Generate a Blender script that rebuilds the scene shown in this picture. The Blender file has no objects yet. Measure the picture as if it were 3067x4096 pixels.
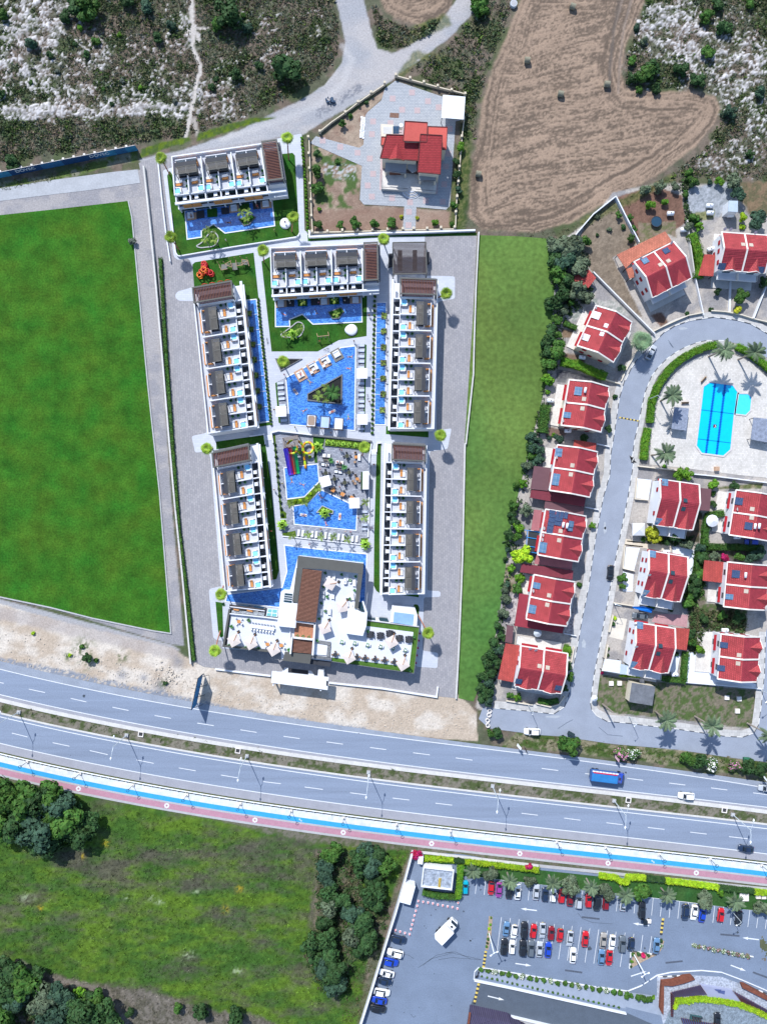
import bpy,bmesh,math,random
import numpy as np
from mathutils import Vector,Matrix,noise
from mathutils.geometry import tessellate_polygon
R=math.radians
scene=bpy.context.scene
# camera, sky, sun, exposure
PXM=14.0;CX=1533.5;CY=2048.0
HC=(4096/PXM)/(2*0.75)
cam_data=bpy.data.cameras.new("camera")
cam=bpy.data.objects.new("camera",cam_data);scene.collection.objects.link(cam)
cam.location=(0,0,HC);cam.rotation_euler=(0,0,0)
cam_data.sensor_fit='VERTICAL';cam_data.sensor_height=24.0;cam_data.lens=16.0
cam_data.clip_start=1.0;cam_data.clip_end=6000.0
scene.camera=cam
SUN_AZ=24.0
SUN_EL=45.0
world=bpy.data.worlds.new("World");scene.world=world;world.use_nodes=True
nt=world.node_tree
for n in list(nt.nodes):nt.nodes.remove(n)
sky=nt.nodes.new("ShaderNodeTexSky");sky.sky_type='NISHITA';sky.sun_disc=False
sky.sun_elevation=R(SUN_EL);sky.sun_rotation=R(-SUN_AZ);sky.air_density=1.0;sky.dust_density=0.6;sky.ozone_density=2.0
bg=nt.nodes.new("ShaderNodeBackground");bg.inputs[1].default_value=0.15
wo=nt.nodes.new("ShaderNodeOutputWorld")
nt.links.new(sky.outputs[0],bg.inputs[0]);nt.links.new(bg.outputs[0],wo.inputs[0])
sd=bpy.data.lights.new("sun",'SUN');sd.energy=4.2;sd.angle=R(0.5);sd.color=(1.0,0.985,0.965)
sun=bpy.data.objects.new("sun",sd);scene.collection.objects.link(sun)
_d=Vector((math.sin(R(SUN_AZ))*math.cos(R(SUN_EL)),-math.cos(R(SUN_AZ))*math.cos(R(SUN_EL)),-math.sin(R(SUN_EL))))
sun.rotation_euler=_d.to_track_quat('-Z','Y').to_euler();sun.location=(0,100,150)
vs=scene.view_settings
vs.view_transform='Standard';vs.look='None';vs.gamma=1.0;vs.use_curve_mapping=False;vs.exposure=0.5
rng=random.Random(7)
# coordinates: a photo pixel at height z -> world point
def G(p,z=0.0):
 k=(HC-z)/HC/PXM
 return Vector(((p[0]-CX)*k,(CY-p[1])*k,z))
def tile(ox,oy,k):
 def f(*pts):
  if not isinstance(pts[0],(tuple,list)):pts=(pts,)
  r=[(ox+x/k,oy+y/k)for x,y in pts]
  return r[0]if len(r)==1 else r
 return f
K7=1656/700;K6=1656/600
D=tile(0,0,1656/3067)
tA=tile(600,500,K7);tB=tile(1000,900,K7);tC=tile(1000,1300,K7);tD=tile(1000,1700,K7)
tE=tile(700,2100,K7);tF=tile(1150,2150,K7);tG=tile(700,1000,K6);tH=tile(700,1600,K6);tI=tile(1500,900,K6)
tV=tile(1200,300,K7);tP=tile(2100,1200,K7);tQ=tile(2367,700,K7);tR=tile(2367,1250,K7);tS=tile(1850,1650,K7)
tU=tile(2367,1850,K7);tW=tile(1850,2250,K7);tX=tile(2367,2400,K7)
t1=tile(0,0,1.84);t2=tile(900,0,1.84);t3=tile(1900,0,1656/1167);t4=tile(0,2300,1.84)
t5=tile(900,2700,1.656);t6=tile(2067,2800,1.656);t8=tile(1400,3350,2.208);t9=tile(1780,3350,1656/670)
t10=tile(2400,3350,1656/667);t11=tile(2400,3600,1656/667);t12=tile(1800,3700,K7);t13=tile(0,3100,1.656);t14=tile(900,3300,1.19)
tL=tile(1260,1800,952/260);tM=tile(1120,1720,4.76)
# materials
MATS={}
def mat(name,col,rough=0.85,var=0.18,scale=0.6,bump=0.0,spec=0.3,metal=0.0,hue=0.0,fine=None,coat=0.0,rnd=0.0,trans=0.0,stretch=None):
 """plain surface: base colour with two scales of noise variation in it"""
 if name in MATS:return MATS[name]
 m=bpy.data.materials.new(name);m.use_nodes=True;MATS[name]=m
 t=m.node_tree;b=t.nodes["Principled BSDF"];L=t.links.new
 b.inputs["Roughness"].default_value=rough;b.inputs["Metallic"].default_value=metal
 b.inputs["Specular IOR Level"].default_value=spec;b.inputs["Coat Weight"].default_value=coat
 if trans:b.inputs["Transmission Weight"].default_value=trans
 c=(*col,1)
 if var>0:
  g=t.nodes.new("ShaderNodeNewGeometry")
  n=t.nodes.new("ShaderNodeTexNoise");n.inputs["Scale"].default_value=scale;n.inputs["Detail"].default_value=6;n.inputs["Roughness"].default_value=0.65
  if stretch:
   mp=t.nodes.new("ShaderNodeMapping");mp.inputs["Rotation"].default_value=(0,0,stretch[2]);mp.inputs["Scale"].default_value=(stretch[0],stretch[1],1)
   L(g.outputs["Position"],mp.inputs[0]);L(mp.outputs[0],n.inputs["Vector"])
  else:L(g.outputs["Position"],n.inputs["Vector"])
  mr=t.nodes.new("ShaderNodeMapRange");mr.inputs[1].default_value=0.3;mr.inputs[2].default_value=0.7
  mr.inputs[3].default_value=1-var;mr.inputs[4].default_value=1+var
  L(n.outputs[0],mr.inputs[0])
  src=mr.outputs[0]
  if fine:
   n2=t.nodes.new("ShaderNodeTexNoise");n2.inputs["Scale"].default_value=fine;n2.inputs["Detail"].default_value=2
   L(g.outputs["Position"],n2.inputs["Vector"])
   mr2=t.nodes.new("ShaderNodeMapRange");mr2.inputs[1].default_value=0.3;mr2.inputs[2].default_value=0.7
   mr2.inputs[3].default_value=1-var*0.8;mr2.inputs[4].default_value=1+var*0.8
   L(n2.outputs[0],mr2.inputs[0])
   mm=t.nodes.new("ShaderNodeMath");mm.operation='MULTIPLY';L(src,mm.inputs[0]);L(mr2.outputs[0],mm.inputs[1]);src=mm.outputs[0]
  if rnd:
   oi=t.nodes.new("ShaderNodeObjectInfo");mr3=t.nodes.new("ShaderNodeMapRange")
   mr3.inputs[3].default_value=1-rnd;mr3.inputs[4].default_value=1+rnd;L(oi.outputs["Random"],mr3.inputs[0])
   mm=t.nodes.new("ShaderNodeMath");mm.operation='MULTIPLY';L(src,mm.inputs[0]);L(mr3.outputs[0],mm.inputs[1]);src=mm.outputs[0]
  hs=t.nodes.new("ShaderNodeHueSaturation");hs.inputs["Color"].default_value=c;L(src,hs.inputs["Value"])
  if hue:
   mh=t.nodes.new("ShaderNodeMapRange");mh.inputs[1].default_value=0.3;mh.inputs[2].default_value=0.7
   mh.inputs[3].default_value=0.5-hue;mh.inputs[4].default_value=0.5+hue
   n3=t.nodes.new("ShaderNodeTexNoise");n3.inputs["Scale"].default_value=scale*0.7;n3.inputs["Detail"].default_value=3
   vm=t.nodes.new("ShaderNodeVectorMath");vm.inputs[1].default_value=(31,17,5);L(g.outputs["Position"],vm.inputs[0]);L(vm.outputs[0],n3.inputs["Vector"])
   L(n3.outputs[0],mh.inputs[0]);L(mh.outputs[0],hs.inputs["Hue"])
  L(hs.outputs[0],b.inputs["Base Color"])
  if bump:
   bp=t.nodes.new("ShaderNodeBump");bp.inputs["Strength"].default_value=bump;bp.inputs["Distance"].default_value=0.15
   L(n.outputs[0],bp.inputs["Height"]);L(bp.outputs[0],b.inputs["Normal"])
 else:
  b.inputs["Base Color"].default_value=c
 return m
def brickmat(name,c1,c2,mortar,size=(0.6,0.3),msize=0.02,rough=0.85,spec=0.3,bump=0.2,blot=0.12,blots=0.15,obj=False,rot=0.0,offset=0.5,bias=0.0,coat=0.0):
 if name in MATS:return MATS[name]
 m=bpy.data.materials.new(name);m.use_nodes=True;MATS[name]=m
 t=m.node_tree;b=t.nodes["Principled BSDF"];L=t.links.new
 b.inputs["Roughness"].default_value=rough;b.inputs["Specular IOR Level"].default_value=spec;b.inputs["Coat Weight"].default_value=coat
 if obj:
  g=t.nodes.new("ShaderNodeTexCoord");vec=g.outputs["Object"]
 else:
  g=t.nodes.new("ShaderNodeNewGeometry");vec=g.outputs["Position"]
 mp=t.nodes.new("ShaderNodeMapping");mp.inputs["Rotation"].default_value=(0,0,rot);L(vec,mp.inputs[0])
 br=t.nodes.new("ShaderNodeTexBrick");L(mp.outputs[0],br.inputs["Vector"])
 br.inputs["Color1"].default_value=(*c1,1);br.inputs["Color2"].default_value=(*c2,1);br.inputs["Mortar"].default_value=(*mortar,1)
 br.inputs["Scale"].default_value=1.0;br.inputs["Mortar Size"].default_value=msize;br.inputs["Brick Width"].default_value=size[0];br.inputs["Row Height"].default_value=size[1]
 br.offset=offset;br.inputs["Bias"].default_value=bias
 n=t.nodes.new("ShaderNodeTexNoise");n.inputs["Scale"].default_value=blots;n.inputs["Detail"].default_value=6;n.inputs["Roughness"].default_value=0.7;L(vec,n.inputs["Vector"])
 mr=t.nodes.new("ShaderNodeMapRange");mr.inputs[1].default_value=0.3;mr.inputs[2].default_value=0.7;mr.inputs[3].default_value=1-blot;mr.inputs[4].default_value=1+blot
 L(n.outputs[0],mr.inputs[0])
 hs=t.nodes.new("ShaderNodeHueSaturation");L(br.outputs[0],hs.inputs["Color"]);L(mr.outputs[0],hs.inputs["Value"])
 L(hs.outputs[0],b.inputs["Base Color"])
 if bump:
  bp=t.nodes.new("ShaderNodeBump");bp.inputs["Strength"].default_value=bump;bp.inputs["Distance"].default_value=0.03;bp.invert=True
  L(br.outputs["Fac"],bp.inputs["Height"]);L(bp.outputs[0],b.inputs["Normal"])
 return m
 # mesh building
class MB:
 def __init__(s):s.v=[];s.f=[];s.m=[]
 def add(s,vs,fs,mi=0):
  o=len(s.v);s.v.extend([tuple(p)for p in vs])
  for f in fs:s.f.append(tuple(i+o for i in f));s.m.append(mi)
  return s
 def box(s,c,d,rz=0.0,mi=0,rot=None):
  hx,hy,hz=d[0]/2,d[1]/2,d[2]/2
  M=rot if rot is not None else Matrix.Rotation(rz,3,'Z')
  vs=[Vector(c)+M@Vector((x*hx,y*hy,z*hz))for x,y,z in((-1,-1,-1),(1,-1,-1),(1,1,-1),(-1,1,-1),(-1,-1,1),(1,-1,1),(1,1,1),(-1,1,1))]
  return s.add(vs,[(0,3,2,1),(4,5,6,7),(0,1,5,4),(1,2,6,5),(2,3,7,6),(3,0,4,7)],mi)
 def poly(s,pts,mi=0):
  P=[Vector(p)for p in pts]
  tr=tessellate_polygon([P]);o=len(s.v);s.v.extend([tuple(p)for p in P])
  for t in tr:
   a,b,c=(P[i]for i in t)
   if(b-a).cross(c-a).z<0:t=(t[0],t[2],t[1])
   s.f.append(tuple(i+o for i in t));s.m.append(mi)
  return s
 def prism(s,pts2,z0,z1,mi=0,bottom=False):
  A=sum(pts2[i][0]*pts2[(i+1)%len(pts2)][1]-pts2[(i+1)%len(pts2)][0]*pts2[i][1]for i in range(len(pts2)))
  if A<0:pts2=list(reversed(pts2))
  s.poly([(p[0],p[1],z1)for p in pts2],mi)
  n=len(pts2);o=len(s.v)
  s.v.extend([(p[0],p[1],z0)for p in pts2]+[(p[0],p[1],z1)for p in pts2])
  for i in range(n):
   j=(i+1)%n;s.f.append((o+i,o+j,o+n+j,o+n+i));s.m.append(mi)
  return s
 def hexa(s,b4,t4,mi=0):
  return s.add(list(b4)+list(t4),[(0,3,2,1),(4,5,6,7),(0,1,5,4),(1,2,6,5),(2,3,7,6),(3,0,4,7)],mi)
 def beam(s,a,b,w,h=None,mi=0):
  a=Vector(a);b=Vector(b);h=h or w;d=b-a;L=d.length
  if L<1e-6:return s
  q=d.to_track_quat('X','Z').to_matrix()
  return s.box((a+b)/2,(L,w,h),mi=mi,rot=q)
 def tube(s,pts,r,n=6,mi=0,cap=True):
  P=[Vector(p)for p in pts];rs=r if isinstance(r,(list,tuple))else[r]*len(P);rings=[]
  for i,p in enumerate(P):
   d=(P[min(i+1,len(P)-1)]-P[max(i-1,0)]).normalized();q=d.to_track_quat('Z','Y').to_matrix()
   rings.append([p+q@Vector((math.cos(2*math.pi*k/n)*rs[i],math.sin(2*math.pi*k/n)*rs[i],0))for k in range(n)])
  o=len(s.v)
  for r_ in rings:s.v.extend([tuple(p)for p in r_])
  for i in range(len(P)-1):
   for k in range(n):
    s.f.append((o+i*n+k,o+i*n+(k+1)%n,o+(i+1)*n+(k+1)%n,o+(i+1)*n+k));s.m.append(mi)
  if cap:
   s.f.append(tuple(o+k for k in reversed(range(n))));s.m.append(mi)
   s.f.append(tuple(o+(len(P)-1)*n+k for k in range(n)));s.m.append(mi)
  return s
 def cyl(s,c,r,h,n=12,mi=0,r2=None):
  c=Vector(c);return s.tube([c,c+Vector((0,0,h))],[r,r if r2 is None else r2],n,mi)
 def ribbon(s,left,right,mi=0):
  o=len(s.v);n=len(left);s.v.extend([tuple(p)for p in left]+[tuple(p)for p in right])
  for i in range(n-1):s.f.append((o+i,o+n+i,o+n+i+1,o+i+1));s.m.append(mi)
  return s
 def wall(s,path,w,z0,z1,mi=0,closed=False):
  P=[Vector((p[0],p[1]))for p in path];n=len(P);L=[];Rr=[]
  for i in range(n):
   if closed:a,b=P[i-1],P[(i+1)%n]
   else:a,b=P[max(i-1,0)],P[min(i+1,n-1)]
   d1=(P[i]-a)if(closed or i>0)else(b-P[i]);d2=(b-P[i])if(closed or i<n-1)else d1
   d1=d1.normalized();d2=d2.normalized();nn=Vector((-(d1+d2).y,(d1+d2).x))
   if nn.length<1e-6:nn=Vector((-d1.y,d1.x))
   nn.normalize();c=max(0.4,nn.dot(Vector((-d1.y,d1.x))));o=nn*(w/2/c)
   L.append(P[i]+o);Rr.append(P[i]-o)
  rngi=range(n)if closed else range(n-1)
  for i in rngi:
   j=(i+1)%n
   b=[(Rr[i].x,Rr[i].y,z0),(Rr[j].x,Rr[j].y,z0),(L[j].x,L[j].y,z0),(L[i].x,L[i].y,z0)]
   s.hexa(b,[(x,y,z1)for x,y,_ in b],mi)
  return s
 def mesh(s,name,mats,smooth=False):
  me=bpy.data.meshes.new(name);me.from_pydata(s.v,[],s.f)
  for m in(mats if isinstance(mats,(list,tuple))else[mats]):me.materials.append(m)
  if any(s.m):me.polygons.foreach_set("material_index",s.m)
  if smooth:me.polygons.foreach_set("use_smooth",[True]*len(me.polygons))
  me.update();return me
COL=scene.collection
def props(o,label=None,cat=None,group=None,kind=None):
 if label:o["label"]=label
 if cat:o["category"]=cat
 if group:o["group"]=group
 if kind:o["kind"]=kind
 return o
def link(name,data,parent=None,**kw):
 o=bpy.data.objects.new(name,data);COL.objects.link(o)
 if parent is not None:o.parent=parent
 return props(o,**kw)
def obj(name,mb,mats,parent=None,smooth=False,world=True,**kw):
 """link a mesh; with a parent, world coordinates are turned into the parent's frame"""
 if parent is not None and world:
  c=origin_of(parent)
  mb.v=[(x-c.x,y-c.y,z-c.z)for x,y,z in mb.v]
 return link(name,mb.mesh(name,mats,smooth),parent,**kw)
def origin_of(o):
 c=Vector(o.location)
 while o.parent is not None:o=o.parent;c=c+Vector(o.location)
 return c
def thing(name,loc,label,cat,rz=0.0,group=None):
 o=bpy.data.objects.new(name,None);COL.objects.link(o);o.location=loc;o.rotation_euler=(0,0,rz)
 o.empty_display_size=0.3
 return props(o,label,cat,group)
def put(name,me,loc,rz=0.0,parent=None,scale=None,**kw):
 o=link(name,me,parent,**kw);o.location=loc;o.rotation_euler=(0,0,rz)
 if scale is not None:o.scale=scale if isinstance(scale,(tuple,list))else(scale,)*3
 return o
def copy_tree(o,loc=None,rz=None,label=None,group=None,parent=None,scale=None):
 c=o.copy();COL.objects.link(c)
 if parent is not None:c.parent=parent
 if loc is not None:c.location=loc
 if rz is not None:c.rotation_euler=(0,0,rz)
 if scale is not None:c.scale=scale
 if label:c["label"]=label
 if group:c["group"]=group
 for ch in KIDS.get(o.name,[]):copy_tree(ch,parent=c)
 return c
KIDS={}
def kid(parent,name,mb,mats,smooth=False,**kw):
 o=link(name,mb.mesh(name,mats,smooth)if isinstance(mb,MB)else mb,parent,**kw)
 KIDS.setdefault(parent.name,[]).append(o);return o
ORD=['first','second','third','fourth','fifth','sixth','seventh','eighth','ninth','tenth','eleventh','twelfth','thirteenth','fourteenth','fifteenth','sixteenth','seventeenth','eighteenth','nineteenth','twentieth']+['%dth'%i if i%10 not in(1,2,3)else '%d%s'%(i,{1:'st',2:'nd',3:'rd'}[i%10])for i in range(21,100)]
def sheet(name,pts,z,m,kind="structure",label=None,cat=None,thick=0.0,parent=None):
 w=[G(p)for p in pts]
 mb=MB()
 if thick:mb.prism([(p.x,p.y)for p in w],z-thick,z)
 else:mb.poly([(p.x,p.y,z)for p in w])
 return obj(name,mb,m,kind=kind,label=label,cat=cat,parent=parent)
def roundpoly(pts,r,n=4):
 out=[];N=len(pts)
 for i in range(N):
  p=Vector(pts[i]);a=Vector(pts[i-1])-p;b=Vector(pts[(i+1)%N])-p
  q=min(r,a.length*0.45,b.length*0.45);a=p+a.normalized()*q;b=p+b.normalized()*q
  for k in range(n+1):
   t=k/n;out.append(tuple(a*(1-t)**2+p*(2*t*(1-t))+b*t*t))
 return out
def arc(cx,cy,r,a0,a1,n=12):
 return[(cx+r*math.cos(R(a0+(a1-a0)*k/n)),cy-r*math.sin(R(a0+(a1-a0)*k/n)))for k in range(n+1)]
 # terrain: one fine grid, painted with soil, rock, stubble, sand
_nr=np.random.RandomState(5);_T=_nr.rand(8,256,256)
def vn(x,y,s=0):
 x=np.asarray(x,float);y=np.asarray(y,float)
 xi=np.floor(x).astype(int);yi=np.floor(y).astype(int);fx=x-xi;fy=y-yi
 fx=fx*fx*(3-2*fx);fy=fy*fy*(3-2*fy);T=_T[s%8]
 a=T[yi&255,xi&255];b=T[yi&255,(xi+1)&255];c=T[(yi+1)&255,xi&255];d=T[(yi+1)&255,(xi+1)&255]
 return(a*(1-fx)+b*fx)*(1-fy)+(c*(1-fx)+d*fx)*fy
def fbm(x,y,s=0,o=4,g=0.55):
 r=0;a=1;t=0
 for i in range(o):r=r+a*vn(x*2**i+17*i,y*2**i+31*i,s+i);t+=a;a*=g
 return r/t
def sstep(a,b,x):
 t=np.clip((x-a)/(b-a),0,1);return t*t*(3-2*t)
def sdist(poly,X,Y):
 P=np.array(poly,float);n=len(P);d=np.full(X.shape,1e9);ins=np.zeros(X.shape,bool)
 for i in range(n):
  a=P[i];b=P[(i+1)%n];e=b-a
  t=np.clip(((X-a[0])*e[0]+(Y-a[1])*e[1])/(e@e+1e-9),0,1)
  d=np.minimum(d,np.hypot(X-a[0]-t*e[0],Y-a[1]-t*e[1]))
  c=((a[1]>Y)!=(b[1]>Y))&(X<(b[0]-a[0])*(Y-a[1])/(b[1]-a[1]+1e-12)+a[0]);ins^=c
 return np.where(ins,d,-d)
def ldist(line,X,Y):
 P=np.array(line,float);d=np.full(X.shape,1e9)
 for i in range(len(P)-1):
  a=P[i];e=P[i+1]-a;t=np.clip(((X-a[0])*e[0]+(Y-a[1])*e[1])/(e@e+1e-9),0,1)
  d=np.minimum(d,np.hypot(X-a[0]-t*e[0],Y-a[1]-t*e[1]))
 return d
STEP=0.4
gx=np.arange(-118,118.01,STEP);gy=np.arange(-156,156.01,STEP)
WX,WY=np.meshgrid(gx,gy);SX=WX*PXM+CX;SY=CY-WY*PXM
C=np.zeros(SX.shape+(3,));Z=np.zeros(SX.shape)
N1=fbm(SX/60,SY/60,1,5);N2=fbm(SX/14,SY/14,3,4,0.7);N3=fbm(SX/200,SY/200,2,4);NF=fbm(SX/7,SY/7,6,2,0.8)
def lay(mask,col):
 global C
 c=np.array(col,float)
 if c.ndim==1:c=c[None,None,:]
 C=C*(1-mask[...,None])+c*mask[...,None]
def mixc(a,b,t):return np.array(a)[None,None]*(1-t[...,None])+np.array(b)[None,None]*t[...,None]
def region(poly,soft=6,rough=12,f=25.0):
 X0,X1=min(p[0]for p in poly)-60,max(p[0]for p in poly)+60;Y0,Y1=min(p[1]for p in poly)-60,max(p[1]for p in poly)+60
 m=np.zeros(SX.shape);s=(SX>X0)&(SX<X1)&(SY>Y0)&(SY<Y1)
 d=sdist(poly,SX[s],SY[s])+(fbm(SX[s]/f,SY[s]/f,4,3)-0.5)*2*rough
 m[s]=sstep(-soft,soft,d);return m
def strip(line,w,soft=5,rough=5,f=20.0):
 d=ldist(line,SX,SY)+(fbm(SX/f,SY/f,4,3)-0.5)*2*rough
 return 1-sstep(w-soft,w+soft,d)
scrubc=mixc((0.135,0.108,0.085),(0.085,0.09,0.058),sstep(0.4,0.6,N1));scrubc*=(0.55+0.9*N2)[...,None]
C=scrubc.copy()
green=sstep(0.52,0.62,fbm(SX/90,SY/90,5,4));lay(green*0.6,(0.05,0.08,0.025))
rw=np.zeros(SX.shape)
for(cx,cy,rx,ry,w)in[(75,60,130,90,1.0),(90,200,160,70,.75),(200,120,90,50,.7),(100,240,190,26,1.2),(330,235,160,26,1.15),(330,160,60,50,.6),(390,60,45,60,.8),(290,210,90,25,.8),(440,200,80,50,.8),(560,45,90,40,.5),(600,130,60,40,.45),(500,165,60,60,.6),(200,150,260,110,.42),(60,130,110,120,.9),(1520,120,170,110,.75),(1600,350,90,50,.55),(680,60,40,50,.5),(480,240,60,26,.8),(1440,60,90,90,1.0),(1520,110,140,60,1.0),(1600,190,80,70,.9),(1640,130,60,50,1.0),(1560,60,60,40,.7),(1400,150,40,40,.8),(1555,350,60,26,.9),(1590,330,60,40,.8),(1640,270,40,40,.8)]:
 cx/=.54;cy/=.54;rx/=.54;ry/=.54
 rw=np.maximum(rw,w*np.exp(-(((SX-cx)/rx)**2+((SY-cy)/ry)**2)**1.2))
rid=1-np.abs(2*fbm(SX/70,SY/45,1,5,0.62)-1)*2.2
rock=sstep(0.58,0.90,rid*0.42+rw*0.50+(NF-0.5)*0.9+(N2-0.5)*0.55)
rock*=sstep(0.12,0.3,rw);rock=rock*(SY<1000)
rockc=mixc((0.27,0.255,0.245),(0.47,0.455,0.455),sstep(0.3,0.7,NF));rockc*=(0.66+0.6*fbm(SX/22,SY/22,7,3))[...,None];rockc*=(.62+.55*sstep(.25,.6,vn(SX/6.1,SY/6.1,5)))[...,None]  # fine noise paints dark crevices into the rock colour
natural=np.ones(SX.shape)
Z=0.35*(fbm(SX/120,SY/120,3,3)-0.5)+rock*(0.10+0.42*fbm(SX/13,SY/13,2,4,0.8))+0.12*(N2-0.5)
lay(rock,rockc)
mead=region([(-200,3110),(0,3112),(700,3240),(1250,3360),(1640,3400),(1480,3800),(1400,4250),(-300,4250)],8,6)
mc=mixc((0.036,0.088,0.014),(0.075,0.135,0.014),sstep(0.35,0.7,fbm(SX/120,SY/50,2,6,.65)))
pur=sstep(0.42,0.78,fbm(SX/150+3,SY/60+1,6,6,.68)+0.16*np.exp(-(((SX-700)/420)**2+((SY-3480)/120)**2)))
mc=mc*(1-pur[...,None]*.8)+np.array((0.075,0.062,0.055))*pur[...,None]*.8
mc=mc*(0.5+1.0*N2)[...,None]*(0.75+.5*NF)[...,None]
lay(mead,mc);Z=Z*(1-mead)+mead*0.2*(N2-0.5)
lay(region([(-50,3112),(0,3115),(700,3245),(1250,3372),(1700,3410),(2200,3460),(3200,3560),(3200,3500),(700,3200),(0,3090)],6,10)*.8,mixc((0.15,0.135,0.11),(0.07,0.085,0.04),sstep(.35,.6,N2)))
drys=region([t13(-20,1260),t13(280,1300),t13(600,1380),t13(1000,1430),t13(1400,1560),t13(1700,1590),t13(1900,1700),t13(-20,1700)],10,14)
lay(drys,mixc((0.14,0.125,0.105),(0.08,0.075,0.055),sstep(.35,.62,N2))*(.7+.6*NF)[...,None])
lay(strip([t13(150,1240),t13(300,1370),t13(560,1390),t13(680,1430),t13(790,1560),t13(860,1680)],9,8,8)*.6,(0.2,0.175,0.16))
lay(region([t14(430,120),t14(560,100),t14(640,240),t14(700,400),t14(780,420),t14(740,600),t14(600,640),t14(540,860),t14(470,780),t14(400,480)],12,18)*.8,mixc((0.12,0.10,0.085),(0.06,0.07,0.035),sstep(.4,.65,N2)))
lay(strip([t14(440,130),t14(435,400),t14(430,480)],5,4,6)*.5,(0.18,0.15,0.11))
for(x,y,r)in[(95,1410,16),(318,1530,14),(400,1600,18),(550,540,14),(265,885,14),(1585,755,18),(1490,888,20),(700,450,20)]:
 X,Y=t13(x,y);lay(np.exp(-((SX-X)**2+(SY-Y)**2)/(r*.7)**2)*sstep(.4,.6,NF),(0.32,0.24,0.02))
for(x,y,r)in[(180,815,26),(850,810,18),(1060,840,18),(1250,1190,26),(1300,775,14),(1570,1300,24),(1000,810,20),(480,1400,18)]:
 X,Y=t13(x,y);lay(np.exp(-((SX-X)**2+((SY-Y)*1.8)**2)/(r*.9)**2)*sstep(.45,.6,NF)*.8,(0.3,0.36,0.22))
F1=[D(*p)for p in[(1130,-20),(1100,60),(1062,150),(1040,230),(1033,300),(1012,370),(1010,470),(1040,497),(1150,503),(1235,480),(1320,430),(1430,372),(1500,318),(1540,270),(1555,235),(1545,210),(1500,196),(1430,198),(1352,193),(1342,150),(1350,100),(1372,50),(1400,-20)]]
F2=[D(*p)for p in[(800,-60),(830,22),(868,46),(905,52),(945,40),(975,15),(985,-60)]]
for F in(F1,F2):
 m=region(F,8,6);s=m>0.01;d=sdist(F,SX[s],SY[s])
 w=24*(fbm(SX[s]/90,SY[s]/90,2,3)-.5)
 lo=sstep(40,130,d+60*(fbm(SX[s]/120,SY[s]/120,5,2)-.5));v2=SY[s]+.22*SX[s]+60*(fbm(SX[s]/260,SY[s]/260,2,2)-.5)
 sh=fbm(v2/6.0,SX[s]/110-SY[s]/400,4,4,.8)*.68+fbm(v2/24.0,SX[s]/150,6,4,.7)*.32
 st=fbm((d+w)/7.0,(SX[s]+.5*SY[s])/130,1,3,.7)*.62+fbm((d+w*1.6)/24.0,(SX[s]*1.0+.4*SY[s])/150,3,3)*.38
 st=st*(1-lo)+sh*lo;st2=0.54+(st-0.5)*3.4+(N2[s]-.5)*.7+(vn(SX[s]/5.2,SY[s]/5.2,3)-.5)*.5+(NF[s]-.5)*.6
 c=np.array((0.112,0.084,0.064))*(1-sstep(.1,.85,st2))[:,None]+np.array((0.268,0.195,0.143))*sstep(.1,.85,st2)[:,None]
 c=c*(0.88+.3*fbm(SX[s]/60,SY[s]/60,6,3))[:,None]
 cc=C.copy();cc[s]=c;C=C*(1-m[...,None])+cc*m[...,None];Z=Z*(1-m);Z[s]+=(0.10*(st2-0.5))*m[s]
for x0 in(1318,1338):
 lay(strip([D(x0+28,-10),D(x0+8,60),D(x0,130),D(x0-4,200)],5,4,3)*.6,(0.23,0.185,0.155))
lay(strip([D(1338,-10),D(1325,60),D(1318,130),D(1314,200)],6,4,4)*.7,(0.085,0.07,0.06))
ROADW=(0.335,0.31,0.30);ROADG=(0.25,0.25,0.265)
def roadc():return mixc((0.35,0.335,0.335),(0.285,0.29,0.31),sstep(.3,.7,fbm(SX/140,SY/60,3,3)))*(.94+.12*N2)[...,None]
RD=np.maximum(region([D(*p)for p in[(718,-20),(738,50),(745,90),(738,135),(700,185),(640,222),(590,245),(520,280),(400,322),(300,345),(318,362),(420,330),(560,305),(655,290),(700,262),(780,215),(832,182),(856,165),(905,130),(960,90),(1030,20),(1050,-20),(1000,-20),(960,35),(925,72),(880,100),(848,115),(815,105),(800,60),(780,-20)]],4,5),0)
lay(RD,roadc());Z*=(1-RD)
lay(strip([D(*p)for p in[(740,100),(760,130),(740,180),(690,225),(600,262),(480,300)]],12,10,6)*.5,(0.42,0.41,0.41))
lay(strip([D(*p)for p in[(775,190),(735,215),(690,245)]],16,8,8,9)*sstep(.4,.6,NF)*.7,(0.12,0.13,0.16))
fp=strip([t1(*p)for p in[(1415,-20),(1410,100),(1418,200),(1425,270),(1412,340),(1440,400),(1470,470),(1475,530),(1445,600),(1435,680),(1410,800),(1390,900),(1365,1000)]],8,4,5)
fp=np.maximum(fp,strip([t1(1370,235),t1(1425,210),t1(1530,210)],5,3,3));fp=np.maximum(fp,strip([t1(1425,200),t1(1470,300)],5,3,3));fp=np.maximum(fp,strip([t1(1430,880),t1(1450,990)],9,5,6)*.6)
lay(fp,(0.42,0.39,0.36));Z*=(1-fp)
lay(strip([t2(215,465),t2(290,400),t2(350,345),t2(400,310),t2(445,285)],7,3,6)*.8,(0.5,0.5,0.48))
wd=region([t1(*p)for p in[(-20,1345),(400,1290),(700,1180),(1010,1110),(1010,1185),(850,1210),(400,1345),(-20,1440)]],4,6)
lay(wd,mixc((0.19,0.19,0.14),(0.09,0.13,0.035),sstep(.4,.6,fbm(SX/30,SY/30,2,4)))*(.6+.7*N2)[...,None]);Z*=(1-wd)
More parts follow.
